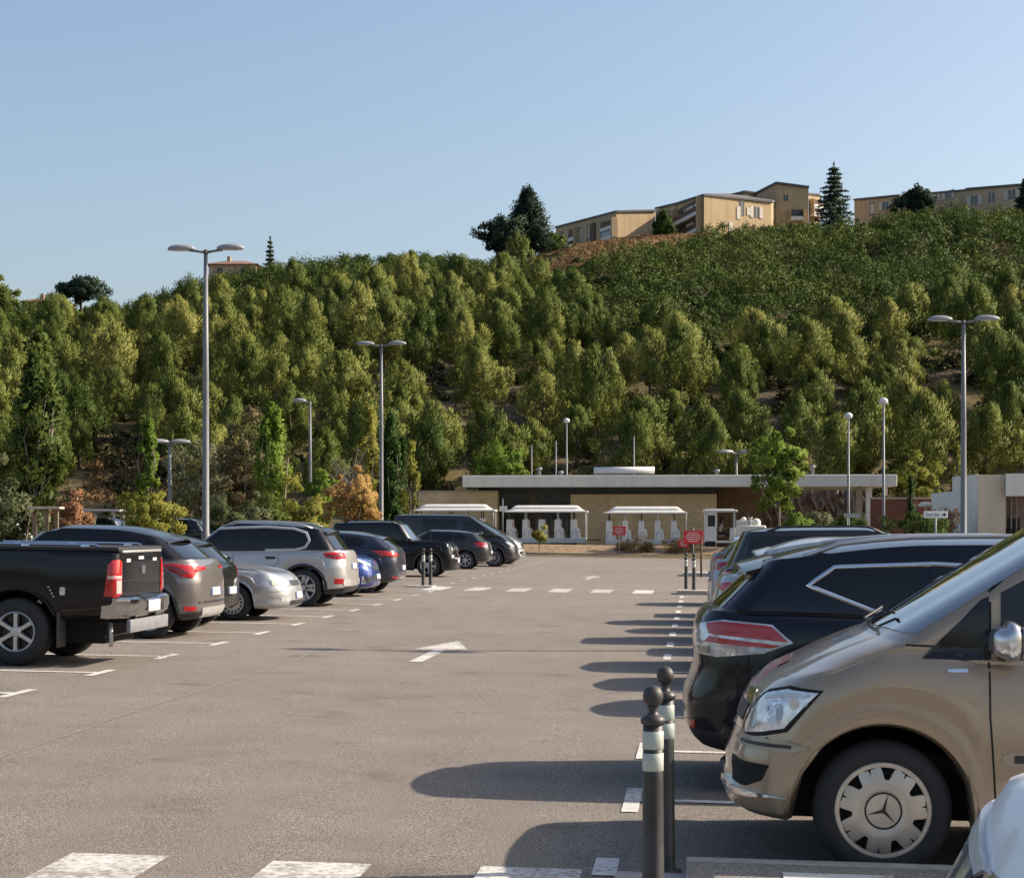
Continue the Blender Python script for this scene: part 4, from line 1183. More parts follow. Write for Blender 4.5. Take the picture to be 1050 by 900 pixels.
def lamp_post(label, p, H, heads, arm=1.0, ang=None, pr=.10, hl=.46):
    """heads: directions in plan; the heads are flat lens-shaped pods"""
    t = thing('street_lamp', label, 'street lamp', p, 0, 'lamp posts around the car park')
    bm = bmesh.new(); tube(bm, [(0, 0, -.1), (0, 0, 1.2), (0, 0, 1.25), (0, 0, H * .6), (0, 0, H)], [pr * 1.5, pr * 1.45, pr * 1.12, pr, pr * .62], 14)
    lathe(bm, [(pr * 2.2, .0), (pr * 2.2, .05), (pr * 1.6, .07)], 14); obj('pole', bm, M_POLE, t, True, .7)
    for a in heads:
        dx, dy = math.cos(a), math.sin(a)
        bm = bmesh.new(); tube(bm, [(0, 0, H - .03), (dx * arm * .5, dy * arm * .5, H + .015), (dx * arm, dy * arm, H + .05)], [pr * .5, pr * .42, pr * .4], 8)
        lathe(bm, [(pr * .66, H - .12), (pr * .68, H + .05), (0, H + .08)], 10)
        ao = obj('arm', bm, M_POLE, t, True, .7)
        bm = bmesh.new(); r = bmesh.ops.create_uvsphere(bm, u_segments=20, v_segments=10, radius=1)
        for v in bm.verts:
            z = v.co.z
            v.co = Vector((v.co.x * hl, v.co.y * .20, max(-.35, z) * .145))
            if v.co.x < 0: v.co.y *= 1 + .25 * v.co.x
        bmesh.ops.rotate(bm, cent=(0, 0, 0), matrix=Matrix.Rotation(a, 3, 'Z'), verts=bm.verts)
        bmesh.ops.translate(bm, vec=(dx * (arm + hl * .55), dy * (arm + hl * .55), H + .10), verts=bm.verts)
        h = obj('lamp_head', bm, M_LAMPH, t, True)
        bm = bmesh.new(); lathe(bm, [(0, -.065), (.14, -.06), (.155, -.045)], 16)
        bmesh.ops.scale(bm, vec=(hl * 4.6, 1, 1), verts=bm.verts); bmesh.ops.rotate(bm, cent=(0, 0, 0), matrix=Matrix.Rotation(a, 3, 'Z'), verts=bm.verts)
        bmesh.ops.translate(bm, vec=(dx * (arm + hl * .6), dy * (arm + hl * .6), H + .10), verts=bm.verts)
        obj('lamp_glass', bm, M_LAMPG, h, True)
    return t

def ball_lamp(label, p, H):
    t = thing('street_lamp', label, 'street lamp', p, 0, 'lamp posts around the car park')
    bm = bmesh.new(); tube(bm, [(0, 0, -.1), (0, 0, 1), (0, 0, H)], [.085, .075, .05], 12); obj('pole', bm, M_POLE, t, True, .7)
    bm = bmesh.new(); lathe(bm, [(.05, H), (.17, H + .06), (.22, H + .16), (.20, H + .26), (.10, H + .34), (0, H + .36)], 18); obj('lamp_head', bm, mat('opal lamp', (.6, .6, .58), rough=.3), t, True)
    return t

BOLL = None
def bollard(label, p, group='ball-topped bollards at the crossings'):
    global BOLL
    if BOLL is None:
        t = thing('bollard', label, 'bollard', p, 0, group)
        bm = bmesh.new()
        lathe(bm, [(.085, -.08), (.085, .012), (.058, .016), (.052, .03), (.0465, .60), (.0455, .845), (.0, .85)], 28)
        lathe(bm, [(.046, .845), (.055, .85), (.057, .868), (.042, .882), (.026, .888), (.020, .905), (.025, .92)], 28)
        obj('post', bm, M_BOLL, t, True, .6)
        for z in (.655, .745):
            bm = bmesh.new(); lathe(bm, [(.045, z), (.0478, z + .002), (.0478, z + .073), (.045, z + .075)], 28); obj('reflective_band', bm, M_BAND, t, True, .6)
        bm = bmesh.new(); r = bmesh.ops.create_uvsphere(bm, u_segments=28, v_segments=16, radius=.0465); bmesh.ops.translate(bm, vec=(0, 0, .962), verts=bm.verts)
        obj('ball_top', bm, mat('ball top', (.040, .037, .034), rough=.55, noise=.3, nscale=14, bump=.05, bscale=60), t, True)
        t.scale = (.92, .92, 1.0); BOLL = t; return t
    c = copy_tree(BOLL); c.location = p; c['label'] = label
    c.rotation_euler = (0, 0, random.uniform(0, 6)); return c

def text_mesh(name, s, size, m, parent, loc, rx=math.pi / 2, depth=.004, align='CENTER'):
    cu = bpy.data.curves.new(name, 'FONT'); cu.body = s; cu.size = size; cu.align_x = align; cu.align_y = 'CENTER'; cu.extrude = depth; cu.resolution_u = 2
    o = bpy.data.objects.new(name, cu); COL.objects.link(o)
    dg = bpy.context.evaluated_depsgraph_get(); me = bpy.data.meshes.new_from_object(o.evaluated_get(dg))
    bpy.data.objects.remove(o); me.materials.clear(); me.materials.append(m)
    o = bpy.data.objects.new(name, me); COL.objects.link(o); o.parent = parent; o.location = loc; o.rotation_euler = (rx, 0, 0)
    return o

M_SRED = mat('red sign', (.55, .02, .025), rough=.45)
M_WHITE = mat('white paint', (.72, .72, .70), rough=.5, noise=.06, nscale=3)
def red_sign(label, p, w, h, zc, posts):
    t = thing('red_sign', label, 'sign', p, 0, 'red notice signs')
    bm = bmesh.new(); box(bm, (0, 0, zc), (w, .025, h), .008); obj('sign_panel', bm, M_SRED, t)
    bm = bmesh.new()
    ws = [.55, .72, .80, .66, .50]
    for i, k in enumerate(ws):                     # the small lines of text, too far to read
        n = 4; x = -w * k / 2
        while x < w * k / 2 - .02:
            l = random.uniform(.04, .10); l = min(l, w * k / 2 - x)
            box(bm, (x + l / 2, -.0155, zc + h * .30 - i * h * .15), (l, .004, h * .055)); x += l + .022
    obj('sign_text_lines', bm, M_WHITE, t)
    bm = bmesh.new()
    for x in posts: tube(bm, [(x, .04, -.15), (x, .04, zc + h / 2 + .10)], .022, 8)
    obj('post', bm, M_POLE, t, True, .7)
    return t

def build_furniture():
    A = lambda d: math.radians(d)
    dirs = [A(180) - YAW, -YAW]
    p = at_Y(211, 60); lamp_post('tall twin-headed lamp post at the left, standing in the planting strip behind the silver crossover', p, zpix(258, 60) - p.z, dirs, arm=.56)
    p = at_Y(391, 93); lamp_post('twin-headed lamp post beside the cypress tree, behind the orange-leaved tree', p, zpix(354.5, 93) - p.z, dirs, arm=.56)
    p = at_Y(988, 68.5); lamp_post('twin-headed lamp post at the right, in front of the cream kiosk', p, zpix(330, 68.5) - p.z, dirs, arm=.60)
    p = UV(9.7, 28.2); lamp_post('twin-headed lamp post standing close beside the right-hand row of parked cars', p, 9.4, dirs, arm=.60)
    p = at_Y(318, 98); lamp_post('single-headed lamp post between the twin-headed lamps on the left', p, zpix(413, 98) - p.z, [A(180)], arm=.35, hl=.36, pr=.085)
    p = at_Y(174, 92); lamp_post('short lamp post with two pale heads above the bushes at the left', p, zpix(455, 92) - p.z, [A(200), A(10)], arm=.25, hl=.5)
    p = at_Y(755, 122); lamp_post('low lamp post with spreading pale heads behind the station roof', p, zpix(465, 122) - p.z, [A(180), A(0), A(215), A(-35)], arm=.45, hl=.5)
    for px, py, Y, lb in ((581, 431, 124, 'slim ball-topped lamp post behind the flat roof, near its middle'), (870, 426, 96, 'slim ball-topped lamp post by the canopy columns, the shorter of two'), (906, 411, 88, 'slim ball-topped lamp post in front of the red brick wall'),
                          ):
        p = at_Y(px, Y); ball_lamp(lb, p, zpix(py, Y) - p.z - .2)
    for px, py, Y, lb in ((570, 452, 124, 'thin bare mast left of the ball-topped lamp behind the roof'), (545, 456, 126, 'thin bare mast behind the left half of the flat roof'), (650, 447, 126, 'thin bare mast rising behind the white roof duct')):
        p = at_Y(px, Y); h = zpix(py, Y) - p.z
        bm = bmesh.new(); tube(bm, [(0, 0, -.1), (0, 0, h)], [.07, .045], 10); lathe(bm, [(.14, -.02), (.14, .04), (.07, .06)], 10)
        o = tag(obj('mast', bm, M_POLE, None, True, .7), lb, 'mast', 'bare masts'); o.location = p
    bollard('nearest ball-topped black bollard, with two pale bands, at the near crossing', UV(-.19, 7.68, .03))
    bollard('ball-topped black bollard just behind the nearest one, beside the bronze people carrier', UV(-.165, 9.12))
    bollard('left bollard of the far pair in front of the dark off-roader', at_Y(434, 48.6)); bollard('right bollard of the far pair in front of the dark off-roader', at_Y(441.5, 48.9))
    bollard('left bollard of the pair under the red sign, by the right-hand row', at_Y(703.5, 47.2)); bollard('right bollard of the pair under the red sign, by the right-hand row', at_Y(711.5, 46.0))
    p = at_Y(711, 63); red_sign('larger red notice with white text behind the far right bollards', p, .66, .44, 1.30, (.0, ))
    bm = bmesh.new(); tube(bm, [(0, 0, -.1), (0, 0, 1.30)], .035, 10); lathe(bm, [(.035, 1.28), (.035, 1.31), (0, 1.33)], 10)
    o = tag(obj('steel_post', bm, mat('rusty brown', (.09, .045, .03), rough=.8), None, True, .6), 'rust-brown post just right of the larger red notice', 'post'); o.location = at_Y(719, 61)
    p = at_Y(635, 97.5); red_sign('small red notice on a post in the dry bed in front of the tourist train', p, .68, .46, zpix(544, 97.5) - p.z, (0,))
    p = at_Y(701, 98.5); red_sign('small red notice in the dry bed, half hidden behind the larger red notice', p, .5, .42, zpix(557, 98.5) - p.z, (0,))
    # exit sign
    Y = 76.0; p = at_Y(959.5, Y); zc = zpix(527.5, Y) - p.z
    t = thing('exit_sign', 'white direction sign with black lettering and arrow by the dark bush', 'sign', p)
    bm = bmesh.new(); box(bm, (0, 0, zc), (.98, .04, .27), .015); obj('sign_panel', bm, mat('sign white', (.78, .79, .78), rough=.4), t)
    BLK = mat('sign black', (.015, .015, .018), rough=.5)
    text_mesh('lettering', 'Sortie', .23, BLK, t, (-.15, -.0225, zc))
    bm = bmesh.new(); slab(bm, [(.24, -.027, zc - .025), (.33, -.027, zc - .025), (.33, -.027, zc - .08), (.44, -.027, zc), (.33, -.027, zc + .08), (.33, -.027, zc + .025), (.24, -.027, zc + .025)], .006, (0, -1, 0)); obj('arrow', bm, BLK, t)
    bm = bmesh.new(); tube(bm, [(.0, .05, -.1), (.0, .05, zc + .15)], .04, 10); obj('post', bm, M_POLE, t, True, .7)
    p = at_Y(874, 95); zc = zpix(528.5, 95) - p.z
    t = thing('pointing_sign', 'blank pale arrow-shaped sign in front of the canopy columns', 'sign', p)
    bm = bmesh.new(); slab(bm, [(-.42, -.03, zc - .11), (.3, -.03, zc - .11), (.46, -.03, zc), (.3, -.03, zc + .11), (-.42, -.03, zc + .11)], .03, (0, -1, 0)); obj('sign_panel', bm, mat('sign faded', (.46, .45, .38), rough=.6), t)
    bm = bmesh.new(); tube(bm, [(-.25, .03, -.1), (-.25, .03, zc + .1)], .035, 8); obj('post', bm, M_POLE, t, True, .7)
    p = at_Y(516, 101.5); zc = zpix(521.5, 101.5) - p.z
    t = thing('white_sign', 'small blank white sign on a pale post left of the tourist carriage', 'sign', p)
    bm = bmesh.new(); box(bm, (0, 0, zc), (.42, .03, .28), .01); obj('sign_panel', bm, M_WHITE, t)
    bm = bmesh.new(); tube(bm, [(-.03, .04, -.1), (-.03, .04, zc + .55)], .03, 8); obj('post', bm, M_POLE, t, True, .7)
    # timber frame at the left edge
    Y = 44; p = at_Y(46, Y); t = thing('timber_shelter', 'small weathered timber frame with a pale cap, behind the parked crossover at the left', 'shelter', p)
    WOOD = mat('weathered wood', (.17, .125, .085), rough=.85, noise=.35, nscale=9)
    zt = zpix(522, Y) - p.z
    for x in (-.24, .04, .28):
        bm = bmesh.new(); box(bm, (x, 0, zt / 2 - .1), (.09, .09, zt + .1), .01); obj('post', bm, WOOD, t)
    bm = bmesh.new(); box(bm, (.02, 0, zt + .03), (.78, .5, .06), .012); obj('cap', bm, mat('pale board', (.36, .33, .27), rough=.8, noise=.2, nscale=8), t)
    for z in (.5, 1.1): bm = bmesh.new(); box(bm, (0, .056, z), (.6, .02, .12), .004); obj('rail', bm, WOOD, t)
# ================================================================ buildings
def brick_mat(name, c1, c2, mortar, sc=1.0, rough=.85):
    m, N, L, B, noise, ramp, mix, bump = tex_nodes(name)
    br = N.new('ShaderNodeTexBrick'); br.inputs['Scale'].default_value = 1.0
    br.inputs['Brick Width'].default_value = .24 * sc; br.inputs['Row Height'].default_value = .08 * sc; br.inputs['Mortar Size'].default_value = .008
    br.inputs['Color1'].default_value = (*c1, 1); br.inputs['Color2'].default_value = (*c2, 1); br.inputs['Mortar'].default_value = (*mortar, 1)
    tcn = [n for n in N if n.type == 'TEX_COORD'][0]
    mp = N.new('ShaderNodeMapping'); mp.inputs['Rotation'].default_value = (math.pi / 2, 0, 0)
    L.new(tcn.outputs['Object'], mp.inputs['Vector']); L.new(mp.outputs['Vector'], br.inputs['Vector'])
    n = noise(.7, 5); r = ramp(n.outputs['Fac'], [(.3, (.78, .78, .78)), (.7, (1.2, 1.18, 1.14))])
    c = mix(.8, br.outputs['Color'], r.outputs['Color'], 'MULTIPLY')
    L.new(c, B.inputs['Base Color']); B.inputs['Roughness'].default_value = rough
    return m

def render_mat(name, col, var=.12, streak=.25):
    """painted render with faint vertical weather streaks"""
    m, N, L, B, noise, ramp, mix, bump = tex_nodes(name)
    n = noise(.8, 6)
    tcn = [q for q in N if q.type == 'TEX_COORD'][0]
    mp = N.new('ShaderNodeMapping'); mp.inputs['Scale'].default_value = (2.2, 2.2, .12)
    L.new(tcn.outputs['Object'], mp.inputs['Vector'])
    s = N.new('ShaderNodeTexNoise'); s.inputs['Scale'].default_value = 1.0; s.inputs['Detail'].default_value = 5; L.new(mp.outputs['Vector'], s.inputs['Vector'])
    r = ramp(n.outputs['Fac'], [(.3, tuple(c * (1 - var) for c in col)), (.7, tuple(min(1, c * (1 + var)) for c in col))])
    r2 = ramp(s.outputs['Fac'], [(.35, (1 - streak,) * 3), (.55, (1, 1, 1))])
    L.new(mix(.7, r.outputs['Color'], r2.outputs['Color'], 'MULTIPLY'), B.inputs['Base Color']); B.inputs['Roughness'].default_value = .9
    return m

M_TAN = brick_mat('tan brick', (.60, .44, .25), (.51, .365, .20), (.44, .34, .22), 1.4)
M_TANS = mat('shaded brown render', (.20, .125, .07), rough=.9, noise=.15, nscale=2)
M_REDB = brick_mat('red brick', (.20, .07, .042), (.15, .052, .033), (.17, .09, .06), 2.0)
M_FASC = render_mat('pale fascia', (.60, .585, .53), .05, .12)
M_CREAM = render_mat('cream panel', (.74, .71, .63), .05, .10)
M_BEIGE = render_mat('beige panel', (.52, .45, .34), .05, .10)
M_DGLASS = mat('dark shopfront glass', (.018, .022, .022), rough=.06, coat=.5)
M_DARKF = mat('dark fascia', (.03, .03, .032), rough=.6)
M_FRAME = mat('dark frame', (.05, .05, .052), rough=.5, metal=.3)

def wall_box(name, parent, u0, u1, v0, v1, z0, z1, m, bev=.02):
    """box laid out in the site frame; the parent stands at the world origin"""
    bm = bmesh.new()
    pts = [PX * u + AX * v for u, v in ((u0, v0), (u1, v0), (u1, v1), (u0, v1))]
    prism(bm, [(p.x, p.y) for p in pts], z0, z1)
    if bev: bmesh.ops.bevel(bm, geom=list(bm.edges), offset=bev, segments=1, affect='EDGES')
    return obj(name, bm, m, parent)

def uv_at(px, v):
    p = at_v(px, v); return p.x * PX.x + p.y * PX.y

def build_station():
    zb = .30
    t = thing('station_building', 'long low flat-roofed tan brick building across the end of the car park', 'building')
    v = 110.5
    U = lambda px, vv=v: uv_at(px, vv)
    zr = zpix(499.5, 110); zt = zpix(487.5, 109.5)
    # roof slab with overhang
    wall_box('roof', t, U(474, 108.7), U(920, 108.7), 108.7, 121, zr, zt, M_FASC, .03)
    rim = wall_box('roof_membrane', t, U(474, 108.7) + .3, U(920, 108.7) - .3, 109.0, 120.7, zt, zt + .02, mat('roof grey', (.25, .25, .24), rough=.9), 0)
    # walls
    zw = zpix(506.5, 110.5)
    wall_box('wall', t, U(585), U(735), 110.5, 120, -.3, zw, M_TAN)
    wall_box('clerestory_band', t, U(490) , U(735), 110.8, 119.9, zw, zr, M_DARKF, 0)
    wall_box('wall', t, U(736), U(782), 112.5, 120, -.3, zr - .003, M_TANS)
    wall_box('wall', t, U(430), U(511), 110.0, 119, -.3, zpix(504, 110), M_TAN)
    wall_box('wall_coping', t, U(430) - .05, U(511) + .03, 109.95, 119.05, zpix(504, 110), zpix(502.5, 110), mat('coping', (.33, .28, .22), rough=.9), 0)
    g = wall_box('shopfront_glazing', t, U(511) + .04, U(585) - .01, 111.0, 111.2, -.2, zw - .003, M_DGLASS, 0)
    bm = bmesh.new()
    for k in range(7):
        u = U(512) + .12 + (U(584) - U(512) - .2) * k / 6
        p = PX * u + AX * 110.96
        box(bm, (p.x, p.y, zw / 2), (.06, .07, zw - .02), 0, -YAW)
    for z in (1.1, 2.35):
        p = PX * ((U(512) + U(584)) / 2 + .05) + AX * 110.955; box(bm, (p.x, p.y, z), (U(584) - U(512) - .15, .05, .07), 0, -YAW)
    for q in bm.verts: pass
    obj('glazing_frame', bm, M_FRAME, g)
    # canopy columns on the right, and the soffit strip
    for px in (880.5, 890.5):
        u = U(px, 109.6)
        wall_box('column', t, u - .18, u + .18, 109.3, 109.66, -.5, zr - .003, mat('column timber', (.27, .22, .16), rough=.85, noise=.25, nscale=2) if px < 885 else M_FASC, .02)
    u = U(907.5, 110); wall_box('hanging_panel', t, u - .14, u + .14, 109.9, 110.1, zpix(508, 110), zr - .004, M_CREAM, 0)
    # things on the roof
    Y = 114
    d = thing('roof_duct', 'white insulated duct lying along the flat roof', 'duct', (0, 0, 0))
    bm = bmesh.new(); a = at_Y(609, Y, zpix(482.5, Y)); b = at_Y(671, Y, zpix(482, Y)); tube(bm, [a, b], .22, 14); obj('duct', bm, mat('duct white', (.62, .62, .60), rough=.45), d, True, .7)
    for px in (612, 640, 669):
        bm = bmesh.new(); q = at_Y(px, Y, 0); z1 = zpix(483, Y) ; box(bm, (q.x, q.y, (zt + z1) / 2 - .05), (.07, .07, z1 - zt + .1), 0); obj('duct_support', bm, M_POLE, d)
    for px, hh, lb in ((553, .42, 'small roof vent left of the duct'), (735, .30, 'small roof vent on the middle of the flat roof'), (833, .55, 'chimney-like roof vent near the right end of the flat roof'), (575, .2, 'low round roof vent beside the duct')):
        p = at_Y(px, 113, zt); bm = bmesh.new(); lathe(bm, [(.10, 0), (.10, hh), (.17, hh + .02), (.17, hh + .14), (0, hh + .18)], 12)
        o = tag(obj('roof_vent', bm, M_LAMPH, None, True, .6), lb, 'roof vent', 'vents on the station roof'); o.location = p
    # rock retaining wall behind the canopy
    rk = thing('rubble_wall', 'rough grey-brown rubble retaining wall under the canopy', 'wall')
    bm = bmesh.new()
    a, b = at_Y(778, 122, 0), at_Y(900, 122, 0)
    nx, nz = 46, 14
    G = [[bm.verts.new((a.x + (b.x - a.x) * i / nx, 121.6 + .5 * random.uniform(-1, 1) * .5, -.6 + (zpix(500, 122) + .9) * k / nz)) for i in range(nx + 1)] for k in range(nz + 1)]
    for k in range(nz):
        for i in range(nx): bm.faces.new((G[k][i], G[k][i + 1], G[k + 1][i + 1], G[k + 1][i]))
    ex = bmesh.ops.extrude_face_region(bm, geom=list(bm.faces)); bmesh.ops.translate(bm, vec=(0, .8, 0), verts=[q for q in ex['geom'] if isinstance(q, bmesh.types.BMVert)])
    bmesh.ops.recalc_face_normals(bm, faces=bm.faces)
    obj('stone_face', bm, mat('rubble stone', (.20, .155, .125), rough=.95, noise=.55, nscale=1.6, bump=.9, bscale=3), rk)
    # brick wall right of the canopy
    w = thing('brick_wall', 'red brick wall with a pale coping between the canopy and the cream kiosk', 'wall')
    zc = zpix(512, 106)
    wall_box('brickwork', w, U(893, 106), U(956, 106), 106, 106.4, -.8, zc, M_REDB, 0)
    wall_box('coping', w, U(893, 106) - .04, U(956, 106) + .04, 105.93, 106.47, zc, zpix(510.3, 106), mat('coping pale', (.45, .36, .28), rough=.9), 0)
    # cream kiosk at the right edge
    k = thing('kiosk', 'cream flat-roofed kiosk with a brown shuttered front at the right edge', 'building')
    Y = 84
    P2 = lambda px, Y_: ((px - 525) / F * Y_, Y_)
    z1 = zpix(486, 84)
    bm = bmesh.new(); prism(bm, [P2(976.5, 89), P2(1002.5, 84), P2(1008, 88), P2(985, 94)], -.8, [zpix(489, 89), z1, z1, zpix(489, 89)]); obj('side_wall', bm, M_CREAM, k)
    bm = bmesh.new(); prism(bm, [P2(1002.7, 84), P2(1031, 84.2), P2(1036, 90), P2(1008, 90)], -.8, z1 - .02); obj('front_wall', bm, M_BEIGE, k)
    bm = bmesh.new(); prism(bm, [P2(1031.2, 83.9), P2(1120, 83), P2(1125, 92), P2(1036, 92)], zpix(508.5, 84), z1 + .02); obj('parapet', bm, M_CREAM, k)
    bm = bmesh.new(); prism(bm, [P2(1031.3, 84.5), P2(1120, 83.7), P2(1125, 91.8), P2(1036, 91.8)], -.8, zpix(508.5, 84) - .004); sh = obj('shutter_wall', bm, mat('brown shutters', (.17, .115, .085), rough=.8, noise=.3, nscale=2.5), k)
    for px in (1034, 1039.5, 1045, 1051):
        bm = bmesh.new(); c = at_Y(px, 84.4, zpix(540, 84.4)); box(bm, c, (.16, .06, .75), 0); obj('window', bm, M_GLASS, sh)
        bm = bmesh.new(); c = at_Y(px - 2.6, 84.38, zpix(524, 84.4)); box(bm, c, (.06, .05, 1.5), 0); obj('shutter_slat', bm, mat('slat', (.26, .19, .15), rough=.8), sh)
    bm = bmesh.new(); prism(bm, [P2(955, 95), P2(978, 93), P2(983, 98), P2(962, 99)], -.8, [zpix(506, 95), zpix(503.5, 93), zpix(503.5, 93), zpix(506, 95)]); obj('annex', bm, M_CREAM, k)
    bm = bmesh.new(); c = at_Y(994, 86.0, zpix(543, 86)); box(bm, c + Vector((0, -.6, 0)), (.12, .12, .8), .01); obj('drain_box', bm, M_FRAME, k)
    # steel dome lamp near the exit sign bush
    p = at_Y(949, 90); bm = bmesh.new(); h = zpix(519, 90) - p.z; tube(bm, [(0, 0, -.1), (0, 0, h)], .04, 8); lathe(bm, [(.04, h - .05), (.36, h - .02), (.34, h + .10), (.2, h + .2), (0, h + .23)], 16)
    o = tag(obj('path_lamp', bm, mat('path lamp cream', (.62, .58, .46), rough=.5), None, True, .6), 'low cream dome lamp above the white direction sign', 'lamp'); o.location = p

# ---------------------------------------------------------------- flats on the ridge
M_OCHRE = render_mat('ochre render', (.45, .335, .195), .07, .2)
M_OCHRE2 = render_mat('pale ochre render', (.48, .37, .235), .07, .2)
M_TILE = mat('grey-brown roof edge', (.12, .115, .115), rough=.9, noise=.2, nscale=1)
M_SHUT = mat('pale shutters', (.52, .48, .41), rough=.7)
M_DARKW = mat('dark window', (.02, .022, .026), rough=.12, coat=.5)
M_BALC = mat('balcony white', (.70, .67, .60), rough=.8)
M_LOGG = mat('loggia shade wall', (.13, .085, .055), rough=.9)

class Flats:
    def __init__(s, name, label): s.t = thing(name, label, 'building', (0, 0, 0), 0, 'ochre flats on the ridge')
    def P(s, px, Y): return Vector(((px - 525) / F * Y, Y, 0))
    def block(s, pts, z0, ztops, m=None, roof=.28, over=.25):
        m = m or M_OCHRE
        Q = [s.P(*p) for p in pts]
        bm = bmesh.new(); prism(bm, [(p.x, p.y) for p in Q], z0, ztops); w = obj('wall', bm, m, s.t)
        c = sum(Q, Vector()) / len(Q)
        R = [p + (p - c).normalized() * over for p in Q]
        bm = bmesh.new(); zt = ztops if isinstance(ztops, list) else [ztops] * len(Q)
        prism(bm, [(p.x, p.y) for p in R], [z + .003 for z in zt], [z + roof for z in zt]); obj('roof', bm, M_TILE, s.t)
        return w
    def face(s, name, a, b, x0, x1, z0, z1, m, parent=None, out=.06, th=.08):
        """panel on the wall line a-b between fractions x0..x1"""
        A, B = s.P(*a), s.P(*b); d = (B - A); n = Vector((d.y, -d.x, 0)).normalized()
        if n.y > 0: n = -n
        p, q = A + d * x0, A + d * x1
        bm = bmesh.new()
        prism(bm, [((p + n * out).x, (p + n * out).y), ((q + n * out).x, (q + n * out).y), ((q + n * (out - th)).x, (q + n * (out - th)).y), ((p + n * (out - th)).x, (p + n * (out - th)).y)], z0, z1)
        return obj(name, bm, m, parent or s.t)
    def window(s, a, b, x, w, zc, h, shutters=True):
        L_ = (s.P(*b) - s.P(*a)).length; f = w / L_
        o = s.face('window', a, b, x - f / 2, x + f / 2, zc - h / 2, zc + h / 2, M_DARKW, None, .03, .06)
        if shutters:
            for k in (-1, 1): s.face('shutter', a, b, x + k * f * .95 - f * .32, x + k * f * .95 + f * .32, zc - h / 2 - .03, zc + h / 2 + .03, M_SHUT, o, .09, .06)
        s.face('frame', a, b, x - f * .04, x + f * .04, zc - h / 2, zc + h / 2, M_SHUT, o, .05, .03)
        return o
    def loggia(s, a, b, x0, x1, z0, z1, floors=2):
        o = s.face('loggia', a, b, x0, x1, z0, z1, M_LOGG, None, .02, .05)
        h = (z1 - z0) / floors
        for k in range(floors):
            zb = z0 + k * h
            s.face('balcony_slab', a, b, x0, x1, zb - .22, zb + .30, M_BALC, o, .9, .88)
            s.face('railing', a, b, x0 + .01, x1 - .01, zb + .303, zb + 1.0, M_DARKW if k == 0 else M_LOGG, o, .86, .06)
            n = 3
            for q in range(n):
                c = x0 + (x1 - x0) * (q + .5) / n; w = (x1 - x0) * .28
                s.face('balcony_door', a, b, c - w / 2, c + w / 2, zb + .14, zb + h * .78, M_DARKW if q != 1 else M_SHUT, o, .07, .04)
        for q in (x0, x1): s.face('side_wall', a, b, q - .012, q + .012, z0, z1, M_OCHRE, o, .9, .88)
        return o

